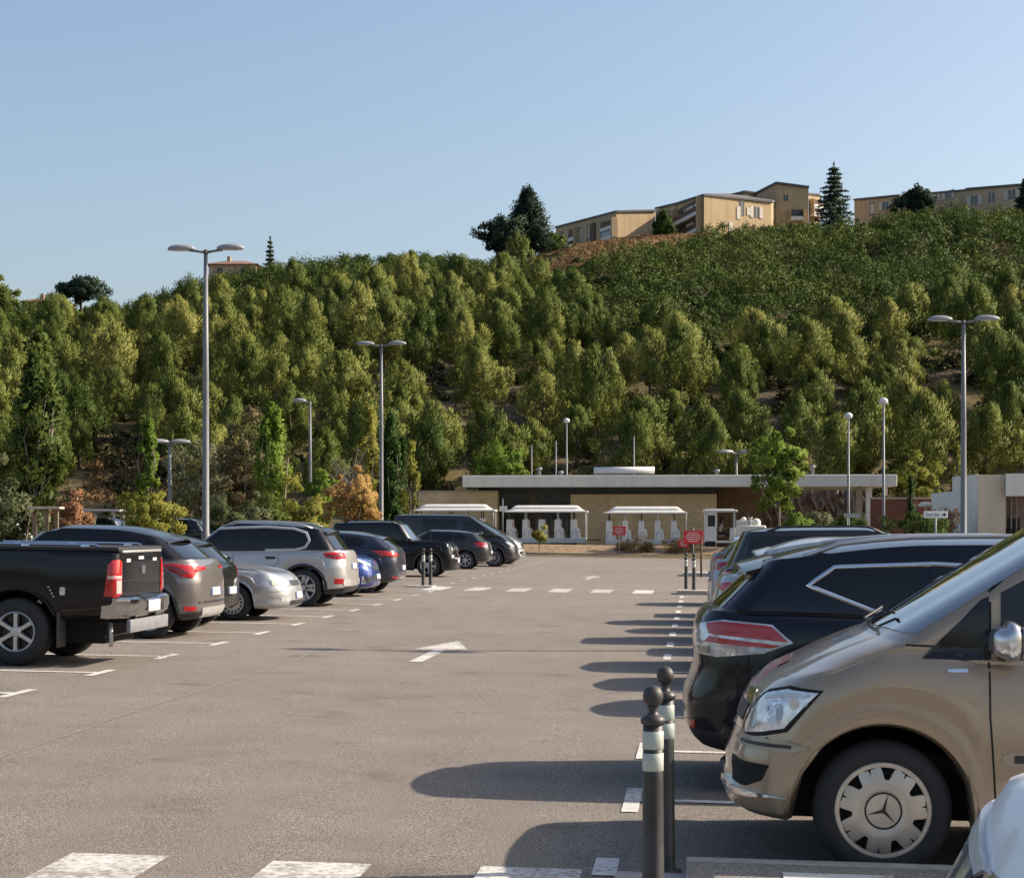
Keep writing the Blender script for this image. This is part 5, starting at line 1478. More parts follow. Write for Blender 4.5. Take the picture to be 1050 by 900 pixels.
def build_flats():
    # left block: receding front with arched openings and balconies, then a blank gable
    f = Flats('apartment_building', 'ochre apartment block at the left end of the flats, with a blank gable wall')
    a, b, c, d = (570, 278), (632, 258), (672, 262), (640, 285)
    zb = 36.5
    f.block([a, b, c, (660, 276), (590, 290)], zb, [zpix(234, 278), zpix(218, 258), zpix(217, 262), zpix(218, 276), zpix(233, 290)])
    zt = lambda x: zpix(234, 278) * (1 - x) + zpix(218, 258) * x
    for x, w in ((.06, .09), (.30, .12), (.83, .20)):
        z0 = zpix(254.5, 266)
        f.loggia(a, b, x, x + w * .9, z0 + .3, zt(x) - .9, 2)
    for x, m in ((.20, M_OCHRE2), (.52, M_OCHRE2), (.64, M_LOGG)):
        f.face('pilaster', a, b, x - .035, x + .035, zb, zt(x) - .7, m, None, .25, .24)
    f.window(a, b, .50, 1.4, zpix(238, 266), 1.8); f.window(a, b, .70, .9, zpix(250, 262), 1.2, False); f.window(a, b, .20, .8, zpix(247, 270), 1.2, False)
    # middle block: corner with two storeys of balconies and a long gable
    g = Flats('apartment_building', 'large ochre apartment block mid-ridge, with two storeys of white-edged balconies at its corner')
    p0, p1, p2, p3 = (672, 270), (693, 264), (722, 252), (791, 259)
    zt2 = zpix(201, 252)
    g.block([(672.3, 271), (693, 265), (722, 275), (700, 290)], zb, [zpix(215, 271), zpix(210, 265), zpix(205, 275), zpix(210, 290)])
    g.block([(694, 264), p2, p3, (800, 268), (760, 285)], zb, [zpix(210, 264), zt2, zpix(208, 259), zpix(206, 268), zpix(200, 285)])
    g.loggia((694, 264), p2, .06, .94, zpix(241, 257), zpix(207, 257), 2)
    for x, py, h in ((.55, 214, 2.1), (.64, 222, .01), (.77, 216, 1.5)):
        if h > .1: g.window(p2, p3, x, .9, zpix(py, 256), h, x > .6)
    g.face('shutter', p2, p3, .475, .53, zpix(224, 255), zpix(211, 255), M_SHUT, None, .08, .06)
    g.face('shutter', p2, p3, .625, .675, zpix(220, 256), zpix(212, 256), M_SHUT, None, .08, .06)
    g.face('service_door', p2, p3, .36, .42, zpix(238, 254), zpix(227, 254), M_SHUT, None, .08, .06)
    g.window((694, 264), (672, 270), .45, 1.4, zpix(232, 267), 2.0, False); g.window((694, 264), (672, 270), .5, 1.2, zpix(221, 267), 1.4, False)
    # taller rear block
    h = Flats('apartment_building', 'taller ochre apartment block with a sloping roof line, beside the tall fir')
    h.block([(742, 268), (764, 268), (800, 270), (800, 284), (742, 284)], zb, [zpix(203, 268), zpix(197.5, 268), zpix(203, 270), zpix(203, 284), zpix(203, 284)])
    h.block([(776, 264), (796, 262), (829, 262), (829, 280), (776, 280)], zb, [zpix(199, 264), zpix(188.5, 262), zpix(193, 262), zpix(193, 280), zpix(199, 280)])
    A, B = (796, 262), (829, 262)
    h.loggia(A, B, .42, .82, zpix(225, 262), zpix(215, 262), 1)
    h.window(A, B, .3, .6, zpix(203, 262), .8, False)
    h.block([(829.2, 264), (841, 266), (841, 280), (829.2, 280)], zb, [zpix(200, 264), zpix(201, 266), zpix(201, 280), zpix(200, 280)])
    h.loggia((829.2, 264), (841, 266), .05, .95, zpix(220, 264), zpix(204, 264), 2)
    # long low block at the right
    r = Flats('apartment_building', 'long low ochre block with white shutters at the right end of the ridge')
    A, B = (876, 272), (922, 268)
    r.block([A, B, (926, 280), (880, 284)], zb, [zpix(206, 272), zpix(201.5, 268), zpix(201.5, 280), zpix(206, 284)], M_OCHRE2)
    r.window(A, B, .40, .8, zpix(214, 270), 1.9, False); r.face('shutter', A, B, .36, .46, zpix(219, 270), zpix(209, 270), M_SHUT, None, .09, .06); r.window(A, B, .70, .8, zpix(211, 269), 1.1)
    A, B = (925, 272), (992, 262)
    r.block([A, B, (996, 276), (930, 284)], zb, [zpix(202, 272), zpix(196, 262), zpix(196, 276), zpix(202, 284)], M_OCHRE2)
    for x in (.16, .50, .72): r.window(A, B, x, .9, zpix(206 - 5 * x, 267), 1.2, x > .3)
    A, B = (991, 260), (1060, 254)
    r.block([A, B, (1064, 268), (996, 274)], zb, [zpix(195, 260), zpix(189.5, 254), zpix(189.5, 268), zpix(195, 274)], M_OCHRE2)
    for x in (.12, .38, .68): r.window(A, B, x, .9, zpix(203 - 3 * x, 257), 1.3, x != .38)
    # two villas far left
    for px, Y, w, ytop, ybase, lb in ((45, 262, 6.0, 303, 320, 'small villa with a red-brown tiled roof at the far left of the ridge'), (238, 262, 6.6, 264.5, 276, 'low villa with a brown hipped roof on the skyline behind the left lamp post')):
        v = Flats('villa', lb); v.t['category'] = 'house'
        del v.t['group']
        zc = zpix(ytop, Y); ze = zpix(ytop + (6 if px < 100 else 6.5), Y); p = v.P(px, Y)
        bm = bmesh.new(); prism(bm, [(p.x - w / 2, Y), (p.x + w / 2, Y), (p.x + w / 2, Y + 6), (p.x - w / 2, Y + 6)], 20, ze); obj('wall', bm, render_mat('villa render', (.50, .36, .25)), v.t)
        bm = bmesh.new()
        e = [bm.verts.new(q) for q in ((p.x - w / 2 - .5, Y - .5, ze), (p.x + w / 2 + .5, Y - .5, ze), (p.x + w / 2 + .5, Y + 6.5, ze), (p.x - w / 2 - .5, Y + 6.5, ze))]
        tp = [bm.verts.new(q) for q in ((p.x - w * .2, Y + 3, zc), (p.x + w * .2, Y + 3, zc))]
        bm.faces.new((e[0], e[1], tp[1], tp[0])); bm.faces.new((e[1], e[2], tp[1])); bm.faces.new((e[2], e[3], tp[0], tp[1])); bm.faces.new((e[3], e[0], tp[0])); bm.faces.new(e[::-1])
        rf = obj('roof', bm, mat('clay tiles', (.21, .115, .08), rough=.9, noise=.25, nscale=1.2), v.t)
        bm = bmesh.new(); box(bm, (p.x - .8, Y + 2.4, zc + .1), (.5, .5, .9), .02); obj('chimney', bm, M_OCHRE2, rf)
        for x in (-.25, .25): bm = bmesh.new(); box(bm, (p.x + x * w, Y - .02, ze - 1.0), (.8, .08, 1.0), 0); obj('window', bm, M_DARKW, v.t)
# ================================================================ plants
def unit(v): return v / (np.linalg.norm(v, axis=-1, keepdims=True) + 1e-9)

def leaf_cloud(C, R, n, size, elong=2.0, up=.3, out=.5, rng=RNG, shell=2.2, soft=.8, wild=.8):
    """n leaf faces round each clump centre C with radii R: small diamonds turned every way, lit as a soft tuft.
    Returns the corners of the faces and the normals of the tufts they belong to."""
    C0 = np.asarray(C, float); R = np.asarray(R, float)
    if R.ndim == 1: R = np.stack([R, R, R], 1)
    if len(C0) < 160: O = unit((C0 - C0.mean(0)) * np.array([1, 1, .7]))
    else: O = np.zeros_like(C0); O[:, 2] = .5
    C = np.repeat(C0, n, 0); R = np.repeat(R, n, 0); O = np.repeat(O, n, 0); k = len(C)
    d = unit(rng.normal(size=(k, 3)))
    r = rng.random((k, 1)) ** (1 / shell)
    p = C + d * r * R
    t = unit(rng.normal(size=(k, 3)) * wild + d * out + np.array([0, 0, up]))
    m = d + .75 * rng.normal(size=(k, 3))
    w = unit(np.cross(t, m))
    g = np.cross(w, t)
    nn = unit(d * .75 + O * soft + rng.normal(size=(k, 3)) * .14)
    w[(g * nn).sum(1) < 0] *= -1
    s = size * rng.uniform(.6, 1.35, (k, 1))
    l = s * elong
    V = np.empty((k, 4, 3)); V[:, 0] = p - t * l * .5; V[:, 1] = p + w * s * .5; V[:, 2] = p + t * l * .5; V[:, 3] = p - w * s * .5
    return V.reshape(-1, 3), np.repeat(nn, 4, 0)

def leaf_mesh(name, VN, m, parent=None):
    return mesh_np(name, VN[0], quads(len(VN[0])), m, parent, normals=VN[1])

def quads(n): return np.arange(n).reshape(-1, 4)

def limbs(bm, base, tips, r0, r1, n=6, bend=.25):
    for a, b in zip(base, tips):
        a, b = Vector(a), Vector(b); d = b - a
        m = a + d * .5 + Vector((random.uniform(-1, 1), random.uniform(-1, 1), random.uniform(.2, 1))) * d.length * bend * .5
        tube(bm, [a, m, b], [r0, (r0 + r1) / 2, r1], n, cap=False)

M_BARK = mat('pine bark', (.13, .09, .065), rough=.95, noise=.4, nscale=5, bump=.5, bscale=14)
M_BARKG = mat('grey bark', (.20, .17, .13), rough=.95, noise=.35, nscale=6, bump=.4, bscale=16)
M_PINE = leaf_mat('pine needles', [(.058, .092, .020), (.138, .168, .038), (.240, .248, .066)], .20, .25)
M_PINED = leaf_mat('dark conifer needles', [(.022, .042, .028), (.040, .064, .040), (.062, .088, .050)], .15, .5)
M_SCRUB = leaf_mat('scrub leaves', [(.022, .044, .010), (.048, .080, .017), (.100, .126, .030)], .2, .10)
M_GRN = leaf_mat('fresh green leaves', [(.10, .17, .025), (.15, .23, .035), (.22, .29, .055)], .4, .7)
M_YGRN = leaf_mat('yellow-green leaves', [(.13, .15, .025), (.20, .21, .04), (.28, .27, .06)], .4, .8)
M_DGRN = leaf_mat('deep green leaves', [(.04, .068, .015), (.075, .115, .025), (.14, .18, .045)], .35, 1.0)
M_OLEA = leaf_mat('grey-green leaves', [(.09, .11, .05), (.145, .16, .08), (.22, .225, .12)], .3, 1.0)
M_ORNG = leaf_mat('autumn leaves', [(.24, .25, .055), (.37, .30, .08), (.47, .29, .12)], .4, .6)
M_RUST = leaf_mat('rust-coloured leaves', [(.12, .13, .055), (.22, .165, .085), (.34, .21, .13)], .35, .5)
M_CYPR = leaf_mat('cypress foliage', [(.018, .046, .010), (.034, .072, .015), (.058, .105, .025)], .15, 1.2)
M_DRY = leaf_mat('dry grass stems', [(.20, .12, .05), (.28, .18, .08), (.34, .25, .12)], .3, 2.0)

def pine_mesh(seed, H=9.0, Rm=2.7, lean=.0, n_clump=90, leaves=62, first=.24, flat=0.0):
    rng = np.random.default_rng(seed); random.seed(seed)
    C, R, base, tips = [], [], [], []
    prof = [(first - .06, .30), (first + .05, .66), (.42, .96), (.58, 1.0), (.74, .80), (.88, .46), (1.0, .10)]
    ph = rng.uniform(0, 6.28)
    n_clump = int(n_clump * .72)
    for i in range(n_clump):
        f = first + (1 - first) * (i + .5) / n_clump
        f = min(.99, max(first - .04, f + rng.normal() * .025))
        a = i * 2.399 + rng.normal() * .5
        lob = 1 + .30 * math.sin(2 * a + ph + f * 5) + .18 * math.sin(3 * a - ph * 2 + f * 9)
        rr = Rm * lin(prof, f) * lob * (rng.random() ** .55)
        z = H * f
        p = np.array([math.cos(a) * rr, math.sin(a) * rr, z + rng.normal() * .15])
        C.append(p); s = .40 + .46 * rng.random() * (1.15 - f * .5)
        R.append((s * .9, s * .9, s * rng.uniform(1.1, 1.65)))
        if i % 3 == 0 and f < .9:
            base.append((0, 0, max(.5, z - rr * .55 - .3))); tips.append(tuple(p - np.array([0, 0, .2])))
    C = np.array(C); R = np.array(R)
    Vv = leaf_cloud(C, R, int(leaves * 3.2), .062, 4.6, up=1.05, out=.85, rng=rng, shell=2.8, soft=.6, wild=.42)
    bm = bmesh.new()
    w = rng.normal(size=2) * .12
    tube(bm, [(0, 0, -.6), (w[0], w[1], H * .3), (-w[0] * .6, w[1] * .5, H * .65), (0, 0, H * .93)], [.20, .15, .085, .02], 8)
    limbs(bm, base, tips, .045, .012, 5)
    return Vv, bm

def fir_mesh(seed, H, Rm, layers=13, per=9):
    rng = np.random.default_rng(seed); C, R = [], []
    for i in range(layers):
        f = (i + .3) / layers; z = H * (.10 + .88 * f); rad_ = Rm * (1 - f) ** .85 + .1
        k = max(3, int(per * (1 - f * .6)))
        for j in range(k):
            a = j / k * 6.28 + i * 1.3 + rng.normal() * .2; L_ = rad_ * rng.uniform(.5, 1.15)
            for q in (.3, .6, .88):
                C.append((math.cos(a) * L_ * q, math.sin(a) * L_ * q, z - L_ * .16 * q + rng.normal() * .05)); s = .34 * (1.15 - q * .45) * (Rm / 2.6) + .06
                R.append((s * 1.2, s * 1.2, s * .38))
    C.append((0, 0, H)); R.append((.08, .08, .4))
    return leaf_cloud(C, R, 40, .13, 2.4, up=.2, out=.6, rng=rng), C

def crown_tree(name, label, cat, p, H, Rx, z0, m, seed, n_clump=40, leaves=70, size=.13, group=None, shape='round', bark=None, clump=.5, tr=.09, stems=1, up=.3):
    """broad-leaved tree or shrub: clumps of leaves spread unevenly through an egg-shaped crown"""
    rng = np.random.default_rng(seed); random.seed(seed)
    C, R = [], []
    zc, hz = (H + z0) / 2, (H - z0) / 2
    lob = rng.uniform(0, 6.28, 3)
    for i in range(n_clump):
        a = i * 2.399 + rng.normal() * .4
        if shape == 'column': f = rng.random(); rr = Rx * (math.sin(math.pi * min(1, .12 + f * .88)) ** .45) * rng.random() ** .5; z = z0 + (H - z0) * f
        elif shape == 'cone': f = rng.random() ** 1.3; rr = Rx * (1 - f) ** .7 * rng.random() ** .5; z = z0 + (H - z0) * f
        elif shape == 'flame': f = rng.random(); rr = Rx * (math.sin(math.pi * (f * .93 + .07) ** .6) ** .7) * rng.random() ** .6; z = z0 + (H - z0) * f
        else:
            d = unit(rng.normal(size=3)); k = rng.random() ** .4
            k *= 1 + .22 * math.sin(2 * a + lob[0]) + .15 * math.sin(3 * math.acos(max(-1, min(1, d[2]))) + lob[1])
            C.append((d[0] * Rx * k, d[1] * Rx * k, zc + d[2] * hz * k)); s = clump * rng.uniform(.6, 1.3); R.append((s, s, s * .85)); continue
        C.append((math.cos(a) * rr, math.sin(a) * rr, z)); s = clump * rng.uniform(.6, 1.3); R.append((s, s, s * (1.5 if shape in ('column', 'flame') else 1)))
    Vv = leaf_cloud(C, R, int(leaves * 1.6), size * .72, 1.9, up=up, out=.4, rng=rng)
    t = thing(name, label, cat, p, rng.uniform(0, 6.28), group)
    bm = bmesh.new()
    for s in range(stems):
        o = rng.normal(size=2) * (.0 if stems == 1 else .25)
        tube(bm, [(o[0], o[1], -.3), (o[0] * 1.4 + rng.normal() * .03, o[1] * 1.4, z0 + hz * .4), (o[0] * 2, o[1] * 2, z0 + hz * 1.3)], [tr, tr * .75, tr * .2], 8)
    idx = rng.choice(len(C), min(len(C), 14), replace=False)
    limbs(bm, [(0, 0, max(.1, min(C[i][2] - .3, z0 + .25 * (C[i][2] - z0)))) for i in idx], [C[i] for i in idx], tr * .4, tr * .12, 5)
    obj('trunk', bm, bark or M_BARKG, t, True)
    leaf_mesh('crown', Vv, m, t)
    return t

def place_tree(name, label, px, Y, ytop, wpx, m, seed, shape='round', z0f=.25, cat='tree', **k):
    p = at_Y(px, Y); H = max(.5, zpix(ytop, Y) - p.z); R = wpx / 2 * Y / F
    return crown_tree(name, label, cat, p, H, R, H * z0f, m, seed, shape=shape, **k)

def build_pines():
    protos = []
    for i, (H, Rm, n, fi) in enumerate([(5.6, 2.35, 76, .16), (5.0, 2.6, 76, .22), (6.3, 2.3, 78, .20), (4.6, 2.3, 64, .16), (5.6, 2.85, 86, .30), (5.6, 1.9, 62, .14), (6.4, 2.7, 84, .34), (4.6, 2.6, 68, .24)]):
        Vv, bm = pine_mesh(100 + i, H, Rm, 0, n, 62, fi)
        t = thing('pine_tree', '', 'tree', (0, 0, 0)); tr = obj('trunk', bm, M_BARK, t, True); cr = leaf_mesh('crown', Vv, M_PINE, t)
        protos.append([t, False])
    rng = np.random.default_rng(5); random.seed(5)
    pts = []
    def ok(x, y, dmin):
        return all((x - a) ** 2 + (y - b) ** 2 > dmin * dmin for a, b in pts)
    fixed = [(435, 131, 405), (652, 133, 408), (350, 140, 385), (25, 132, 420), (880, 134, 372), (930, 136, 372), (590, 139, 405), (720, 137, 395), (760, 140, 388), (545, 137, 420), (500, 143, 400), (1010, 132, 400), (1040, 138, 380), (820, 140, 390),
             (235, 140, 395), (300, 143, 380), (410, 146, 400), (690, 144, 390), (970, 143, 380), (620, 148, 360), (850, 130, 410), (190, 137, 410)]
    sel = []
    for px, Y, yt in fixed:
        x = (px - 525) / F * Y; pts.append((x, Y)); sel.append((x, Y, yt))
    tries = 0
    while tries < 24000 and len(sel) < 296:
        tries += 1
        Y = 130 + 118 * rng.random() ** .9; px = rng.uniform(-70, 1120); x = (px - 525) / F * Y
        lim = lin([(-100, 212), (60, 208), (200, 206), (300, 212), (400, 214), (470, 213), (500, 208), (545, 204), (600, 182), (700, 170), (830, 166), (950, 174), (1100, 184)], px)
        if Y > lim: continue
        if 85 < px < 178 and Y < 152: continue
        if 575 < px < 700 and Y < 138 : continue
        if 372 < px < 398 and Y > 212: continue
        if not ok(x, Y, 4.45): continue
        pts.append((x, Y)); sel.append((x, Y, None))
    sel.sort(key=lambda s: s[1])
    for i, (x, Y, yt) in enumerate(sel):
        pr = protos[rng.integers(len(protos))]
        px = 525 + F * x / Y
        if pr[1]: t = copy_tree(pr[0])
        else: t = pr[0]; pr[1] = True
        z = ground_z(x, Y)
        t.location = (x, Y, z - .15)
        sc = rng.uniform(.78, 1.12) * (1.0 if Y > 150 else 1.06)
        sz = sc * rng.uniform(.88, 1.12)
        if yt is not None:
            H0 = max(v.co.z for v in t.children[0].data.vertices) / .93
            sz = (zpix(yt, Y) - z) / H0; sc = max(.75, min(1.4, sz * .95))
        elif Y > 205 and px < 470: sc *= .9; sz *= .84
        t.scale = (sc, sc, sz); t.rotation_euler = (rng.normal() * .04, rng.normal() * .04, rng.uniform(0, 6.28))
        side = 'left third' if px < 350 else ('middle third' if px < 700 else 'right third')
        row = 'foot' if Y < 152 else ('middle height' if Y < 190 else 'upper edge')
        t['label'] = 'olive-green pine at the %s of the wooded slope, %s of the photo' % (row, side)
        t['group'] = 'pines on the hillside'
    for pr in protos:
        if not pr[1]:
            for c in list(pr[0].children): bpy.data.objects.remove(c)
            bpy.data.objects.remove(pr[0])

def build_scrub():
    rng = np.random.default_rng(21)
    C, R = [], []
    for _ in range(16000):
        Y = rng.uniform(155, 252); px = rng.uniform(-60, 1130); x = (px - 525) / F * Y
        lim = lin([(-60, 250), (372, 250), (376, 222), (396, 222), (400, 248), (480, 246), (500, 222), (545, 212), (600, 212), (650, 221), (700, 230), (760, 241), (830, 248), (1200, 250)], px)
        if Y > lim or Y < lin([(-60, 203), (200, 198), (300, 206), (400, 210), (470, 211), (545, 203), (600, 180), (700, 166), (830, 162), (950, 170), (1100, 180)], px): continue
        if C and min((x - c[0]) ** 2 + (Y - c[1]) ** 2 for c in C) < 2.2 ** 2: continue
        r = 1.0 + 1.9 * rng.random() ** 1.6; r = min(r, 1.0 + .09 * max(0, 249 - Y)); C.append((x, Y, ground_z(x, Y) + r * .35)); R.append((r, r, r * .75))
    for _ in range(420):                                  # the same cover goes on beyond both picture edges
        px = rng.uniform(1125, 1600) if rng.random() < .6 else rng.uniform(-420, -65); Y = rng.uniform(136, 250); x = (px - 525) / F * Y
        r = rng.uniform(1.4, 2.8); C.append((x, Y, ground_z(x, Y) + r * .5)); R.append((r, r, r * .9))
    V1 = leaf_cloud(C, R, 420, .15, 1.8, up=.5, out=.6, rng=rng, shell=4.0)
    # clumps upon the domes give them a lumpy outline
    C2, R2 = [], []
    for c, r in zip(C, R):
        for _ in range(4):
            d = unit(rng.normal(size=3)); d[2] = abs(d[2]); s = r[0] * rng.uniform(.32, .5)
            C2.append(np.array(c) + d * np.array(r) * .95); R2.append((s, s, s * .8))
    V2 = leaf_cloud(C2, R2, 90, .13, 1.8, up=.5, out=.6, rng=rng)
    o = leaf_mesh('scrub', (np.concatenate([V1[0], V2[0]]), np.concatenate([V1[1], V2[1]])), M_SCRUB); tag(o, 'dense low green scrub covering the upper right of the hill', 'scrub', kind='stuff')
    # undergrowth between the pines
    C, R = [], []
    for _ in range(1700):
        Y = rng.uniform(127, 245); px = rng.uniform(-80, 1130); x = (px - 525) / F * Y
        if px > 600 and Y > 205: continue
        r = rng.uniform(.5, 1.3); C.append((x, Y, ground_z(x, Y) + r * .3)); R.append((r, r, r * .7))
    V = leaf_cloud(C, R, 110, .22, 1.6, up=.5, rng=rng); o = leaf_mesh('undergrowth', V, leaf_mat('undergrowth leaves', [(.035, .042, .016), (.07, .072, .028), (.13, .115, .05)], .2, .15)); tag(o, 'low bushes and dry growth under the pines', 'undergrowth', kind='stuff')
    # straw-coloured grass on the bank below the flats
    C, R = [], []
    for _ in range(2600):
        px = rng.uniform(545, 760); x0 = lin([(545, 212), (600, 212), (650, 221), (700, 230), (760, 240)], px); Y = rng.uniform(x0 - 2, 252); x = (px - 525) / F * Y
        C.append((x, Y, ground_z(x, Y) + .15)); R.append((.7, .7, .3))
    for _ in range(220):
        px = rng.uniform(85, 185); Y = rng.uniform(132, 150); x = (px - 525) / F * Y; C.append((x, Y, ground_z(x, Y) + .12)); R.append((.6, .6, .3))
    V = leaf_cloud(C, R, 34, .10, 3.6, up=1.2, rng=rng); o = leaf_mesh('dry_grass', V, leaf_mat('straw grass', [(.17, .105, .055), (.28, .18, .09), (.38, .27, .14)], .2, .2)); tag(o, 'dry straw-coloured grass on the bank below the flats', 'grass', kind='stuff')

def build_trees():
    T = place_tree
    # planting strip, left to right
    T('tree', 'tall narrow leafy tree with dark heart at the left edge, behind the timber frame', 38, 58, 345, 46, leaf_mat('dark ivy leaves', [(.028, .048, .012), (.055, .088, .020), (.13, .165, .04)], .3, .9), 1, 'column', .12, n_clump=84, leaves=56, size=.15, clump=.32, tr=.10, stems=2)
    T('shrub', 'grey-green shrub at the left picture edge', 6, 50, 478, 60, M_OLEA, 2, 'round', .0, 'shrub', n_clump=60, leaves=80, size=.09, clump=.30, stems=3, tr=.04)
    T('shrub', 'rust-red and orange shrub right of the timber frame', 74, 52, 494, 52, leaf_mat('red autumn leaves', [(.20, .13, .06), (.34, .18, .10), (.46, .22, .14)], .35, .8), 3, 'round', .0, 'shrub', n_clump=56, leaves=70, size=.075, clump=.22, stems=3, tr=.03)
    T('tree', 'very narrow column of bright green ivy leaves left of the short lamp', 152, 66, 431, 22, M_GRN, 4, 'column', .15, n_clump=46, leaves=50, size=.11, clump=.16, tr=.05)
    T('shrub', 'olive-yellow bush below the ivy column, in front of the dark parked cars', 152, 57, 497, 60, M_YGRN, 5, 'round', .0, 'shrub', n_clump=70, leaves=80, size=.085, clump=.26, stems=3, tr=.04)
    T('tree', 'rust-topped broad tree behind the left lamp post', 252, 92, 428, 74, M_RUST, 6, 'round', .15, n_clump=120, leaves=70, size=.13, clump=.45, tr=.11)
    T('tree', 'grey-green leafy tree left of the rust-topped tree', 205, 100, 446, 70, M_OLEA, 7, 'round', .1, n_clump=90, leaves=70, size=.14, clump=.5, tr=.1)
    T('tree', 'narrow bright green tree right of the rust-topped tree', 279, 82, 420, 36, M_GRN, 8, 'column', .08, n_clump=90, leaves=60, size=.13, clump=.28, tr=.08, stems=2)
    T('shrub', 'yellowing shrub in front of the narrow bright green tree', 298, 76, 491, 34, M_YGRN, 9, 'round', .0, 'shrub', n_clump=50, leaves=70, size=.09, clump=.28, stems=2, tr=.04)
    for i, (px, yt, w, m, lb) in enumerate([(232, 503, 40, M_OLEA, 'pale oleander-like shrub just right of the left lamp post'), (258, 506, 40, M_OLEA, 'pale grey-green shrub in the middle of the hedge above the silver crossover'), (278, 510, 36, M_DGRN, 'darker green shrub at the right end of the hedge above the silver crossover'), (315, 507, 34, M_YGRN, 'yellow-green shrub left of the single-headed lamp')]):
        T('shrub', lb, px, 66 + i, yt, w, m, 20 + i, 'round', .0, 'shrub', n_clump=50, leaves=80, size=.08, clump=.26, stems=3, tr=.03)
    T('tree', 'orange and yellow autumn tree behind the dark off-roader', 366, 74, 474, 52, M_ORNG, 11, 'round', .08, n_clump=80, leaves=70, size=.095, clump=.26, tr=.06)
    T('tree', 'small bright green tree left of the orange tree', 330, 86, 487, 30, M_GRN, 12, 'round', .05, n_clump=50, leaves=60, size=.11, clump=.26, tr=.05)
    T('tree', 'slim yellow-green tree left of the second twin lamp', 377, 100, 416, 26, M_YGRN, 13, 'column', .1, n_clump=56, leaves=60, size=.13, clump=.28, tr=.06)
    T('tree', 'thin sparse tree just right of the cypress', 421, 95, 455, 20, M_YGRN, 14, 'column', .12, n_clump=34, leaves=44, size=.11, clump=.22, tr=.05)
    T('cypress', 'tall dark green cypress beside the second twin lamp', 401, 97, 428, 25, M_CYPR, 15, 'flame', .03, n_clump=220, leaves=90, size=.10, clump=.26, tr=.09, up=1.3)
    T('cypress', 'shorter dark cypress right of the tall one', 413, 98, 452, 13, M_CYPR, 16, 'flame', .03, n_clump=120, leaves=70, size=.09, clump=.18, tr=.06, up=1.3)
    T('shrub', 'grey-green shrub on the bank left of the station building', 478, 118, 490, 24, M_OLEA, 17, 'round', .05, 'shrub', n_clump=30, leaves=60, size=.12, clump=.3, tr=.04)
    # bare twiggy tree
    p = at_Y(360, 98); t = thing('bare_tree', 'leafless twiggy grey tree above the orange tree', 'tree', p); H = zpix(430, 98) - p.z
    bm = bmesh.new(); random.seed(3); tube(bm, [(0, 0, -.2), (.05, 0, H * .35), (-.05, 0, H * .55)], [.09, .06, .04], 7)
    for k in range(34):
        z = H * random.uniform(.25, .6); a = random.uniform(0, 6.28); L_ = random.uniform(.8, 2.4)
        e = Vector((math.cos(a) * L_ * .55, math.sin(a) * L_ * .55, min(H, z + L_ * .95)))
        tube(bm, [(0, 0, z), e * .5 + Vector((0, 0, z * .5 + .1)), e], [.022, .014, .006], 4, cap=False)
        for q in range(3):
            s = Vector((0, 0, z)).lerp(e, random.uniform(.4, .9)); tube(bm, [s, s + Vector((random.uniform(-.5, .5), random.uniform(-.5, .5), random.uniform(.2, .6)))], [.009, .004], 3, cap=False)
    obj('branches', bm, mat('bare twigs', (.24, .21, .18), rough=.95), t)
    # middle and right
    T('tree', 'round bright green tree behind the left end of the flat roof', 514, 126, 459, 54, M_GRN, 31, 'round', .2, n_clump=80, leaves=80, size=.16, clump=.5, tr=.12)
    T('tree', 'fresh green young tree standing in front of the station building', 799, 101, 435, 48, M_GRN, 32, 'round', .20, n_clump=70, leaves=64, size=.15, clump=.36, tr=.08)
    T('tree', 'yellow-green bushy tree behind the red brick wall', 938, 113, 469, 62, M_YGRN, 33, 'round', .12, n_clump=110, leaves=80, size=.14, clump=.42, tr=.1)
    T('cypress', 'thin dark cypress in front of the brick wall', 934, 103, 487, 9, M_CYPR, 34, 'flame', .03, n_clump=50, leaves=50, size=.08, clump=.14, tr=.05, up=1.3)
    T('tree', 'slim yellow-green sapling rising behind the cream kiosk', 981, 102, 458, 15, M_YGRN, 35, 'column', .3, n_clump=30, leaves=50, size=.11, clump=.2, tr=.04)
    for i, (px, Y, yt, w, m, lb) in enumerate([(940, 82, 517, 62, M_DGRN, 'dark red-green bush under the white direction sign'), (965, 84, 519, 40, M_RUST, 'brownish bush at the foot of the cream kiosk'), (838, 104, 524, 50, M_OLEA, 'grey-green shrub right of the young tree'), (868, 103, 526, 40, M_DGRN, 'dark green shrub under the pointing sign'), (815, 102, 522, 34, M_GRN, 'bright low shrub at the foot of the young tree')]):
        T('shrub', lb, px, Y, yt, w, m, 40 + i, 'round', .0, 'shrub', n_clump=60, leaves=70, size=.09, clump=.32, stems=3, tr=.03)
    T('small_tree', 'small thin yellow-green sapling in the dry bed before the tourist carriage', 553, 99.3, 539, 16, M_YGRN, 50, 'round', .35, n_clump=26, leaves=44, size=.07, clump=.16, tr=.03)
    for i, (px, Y, yt, w) in enumerate([(651, 99.4, 551, 30), (664, 99.8, 556, 22), (692, 99.2, 553, 26), (706, 99.6, 549, 34), (640, 100.2, 560, 18), (480, 99.5, 561, 14)]):
        T('dry_bush', ['tawny dry bush below the last carriage', 'low dry tuft right of the tawny bush', 'dry bush left of the larger red notice', 'tall dry bush behind the larger red notice', 'small dry tuft behind the small red notice', 'small dry tuft at the left end of the dry bed'][i], px, Y, yt, w, M_DRY, 60 + i, 'round', .0, 'bush', n_clump=26, leaves=60, size=.05, clump=.26, stems=3, tr=.015, up=1.2)
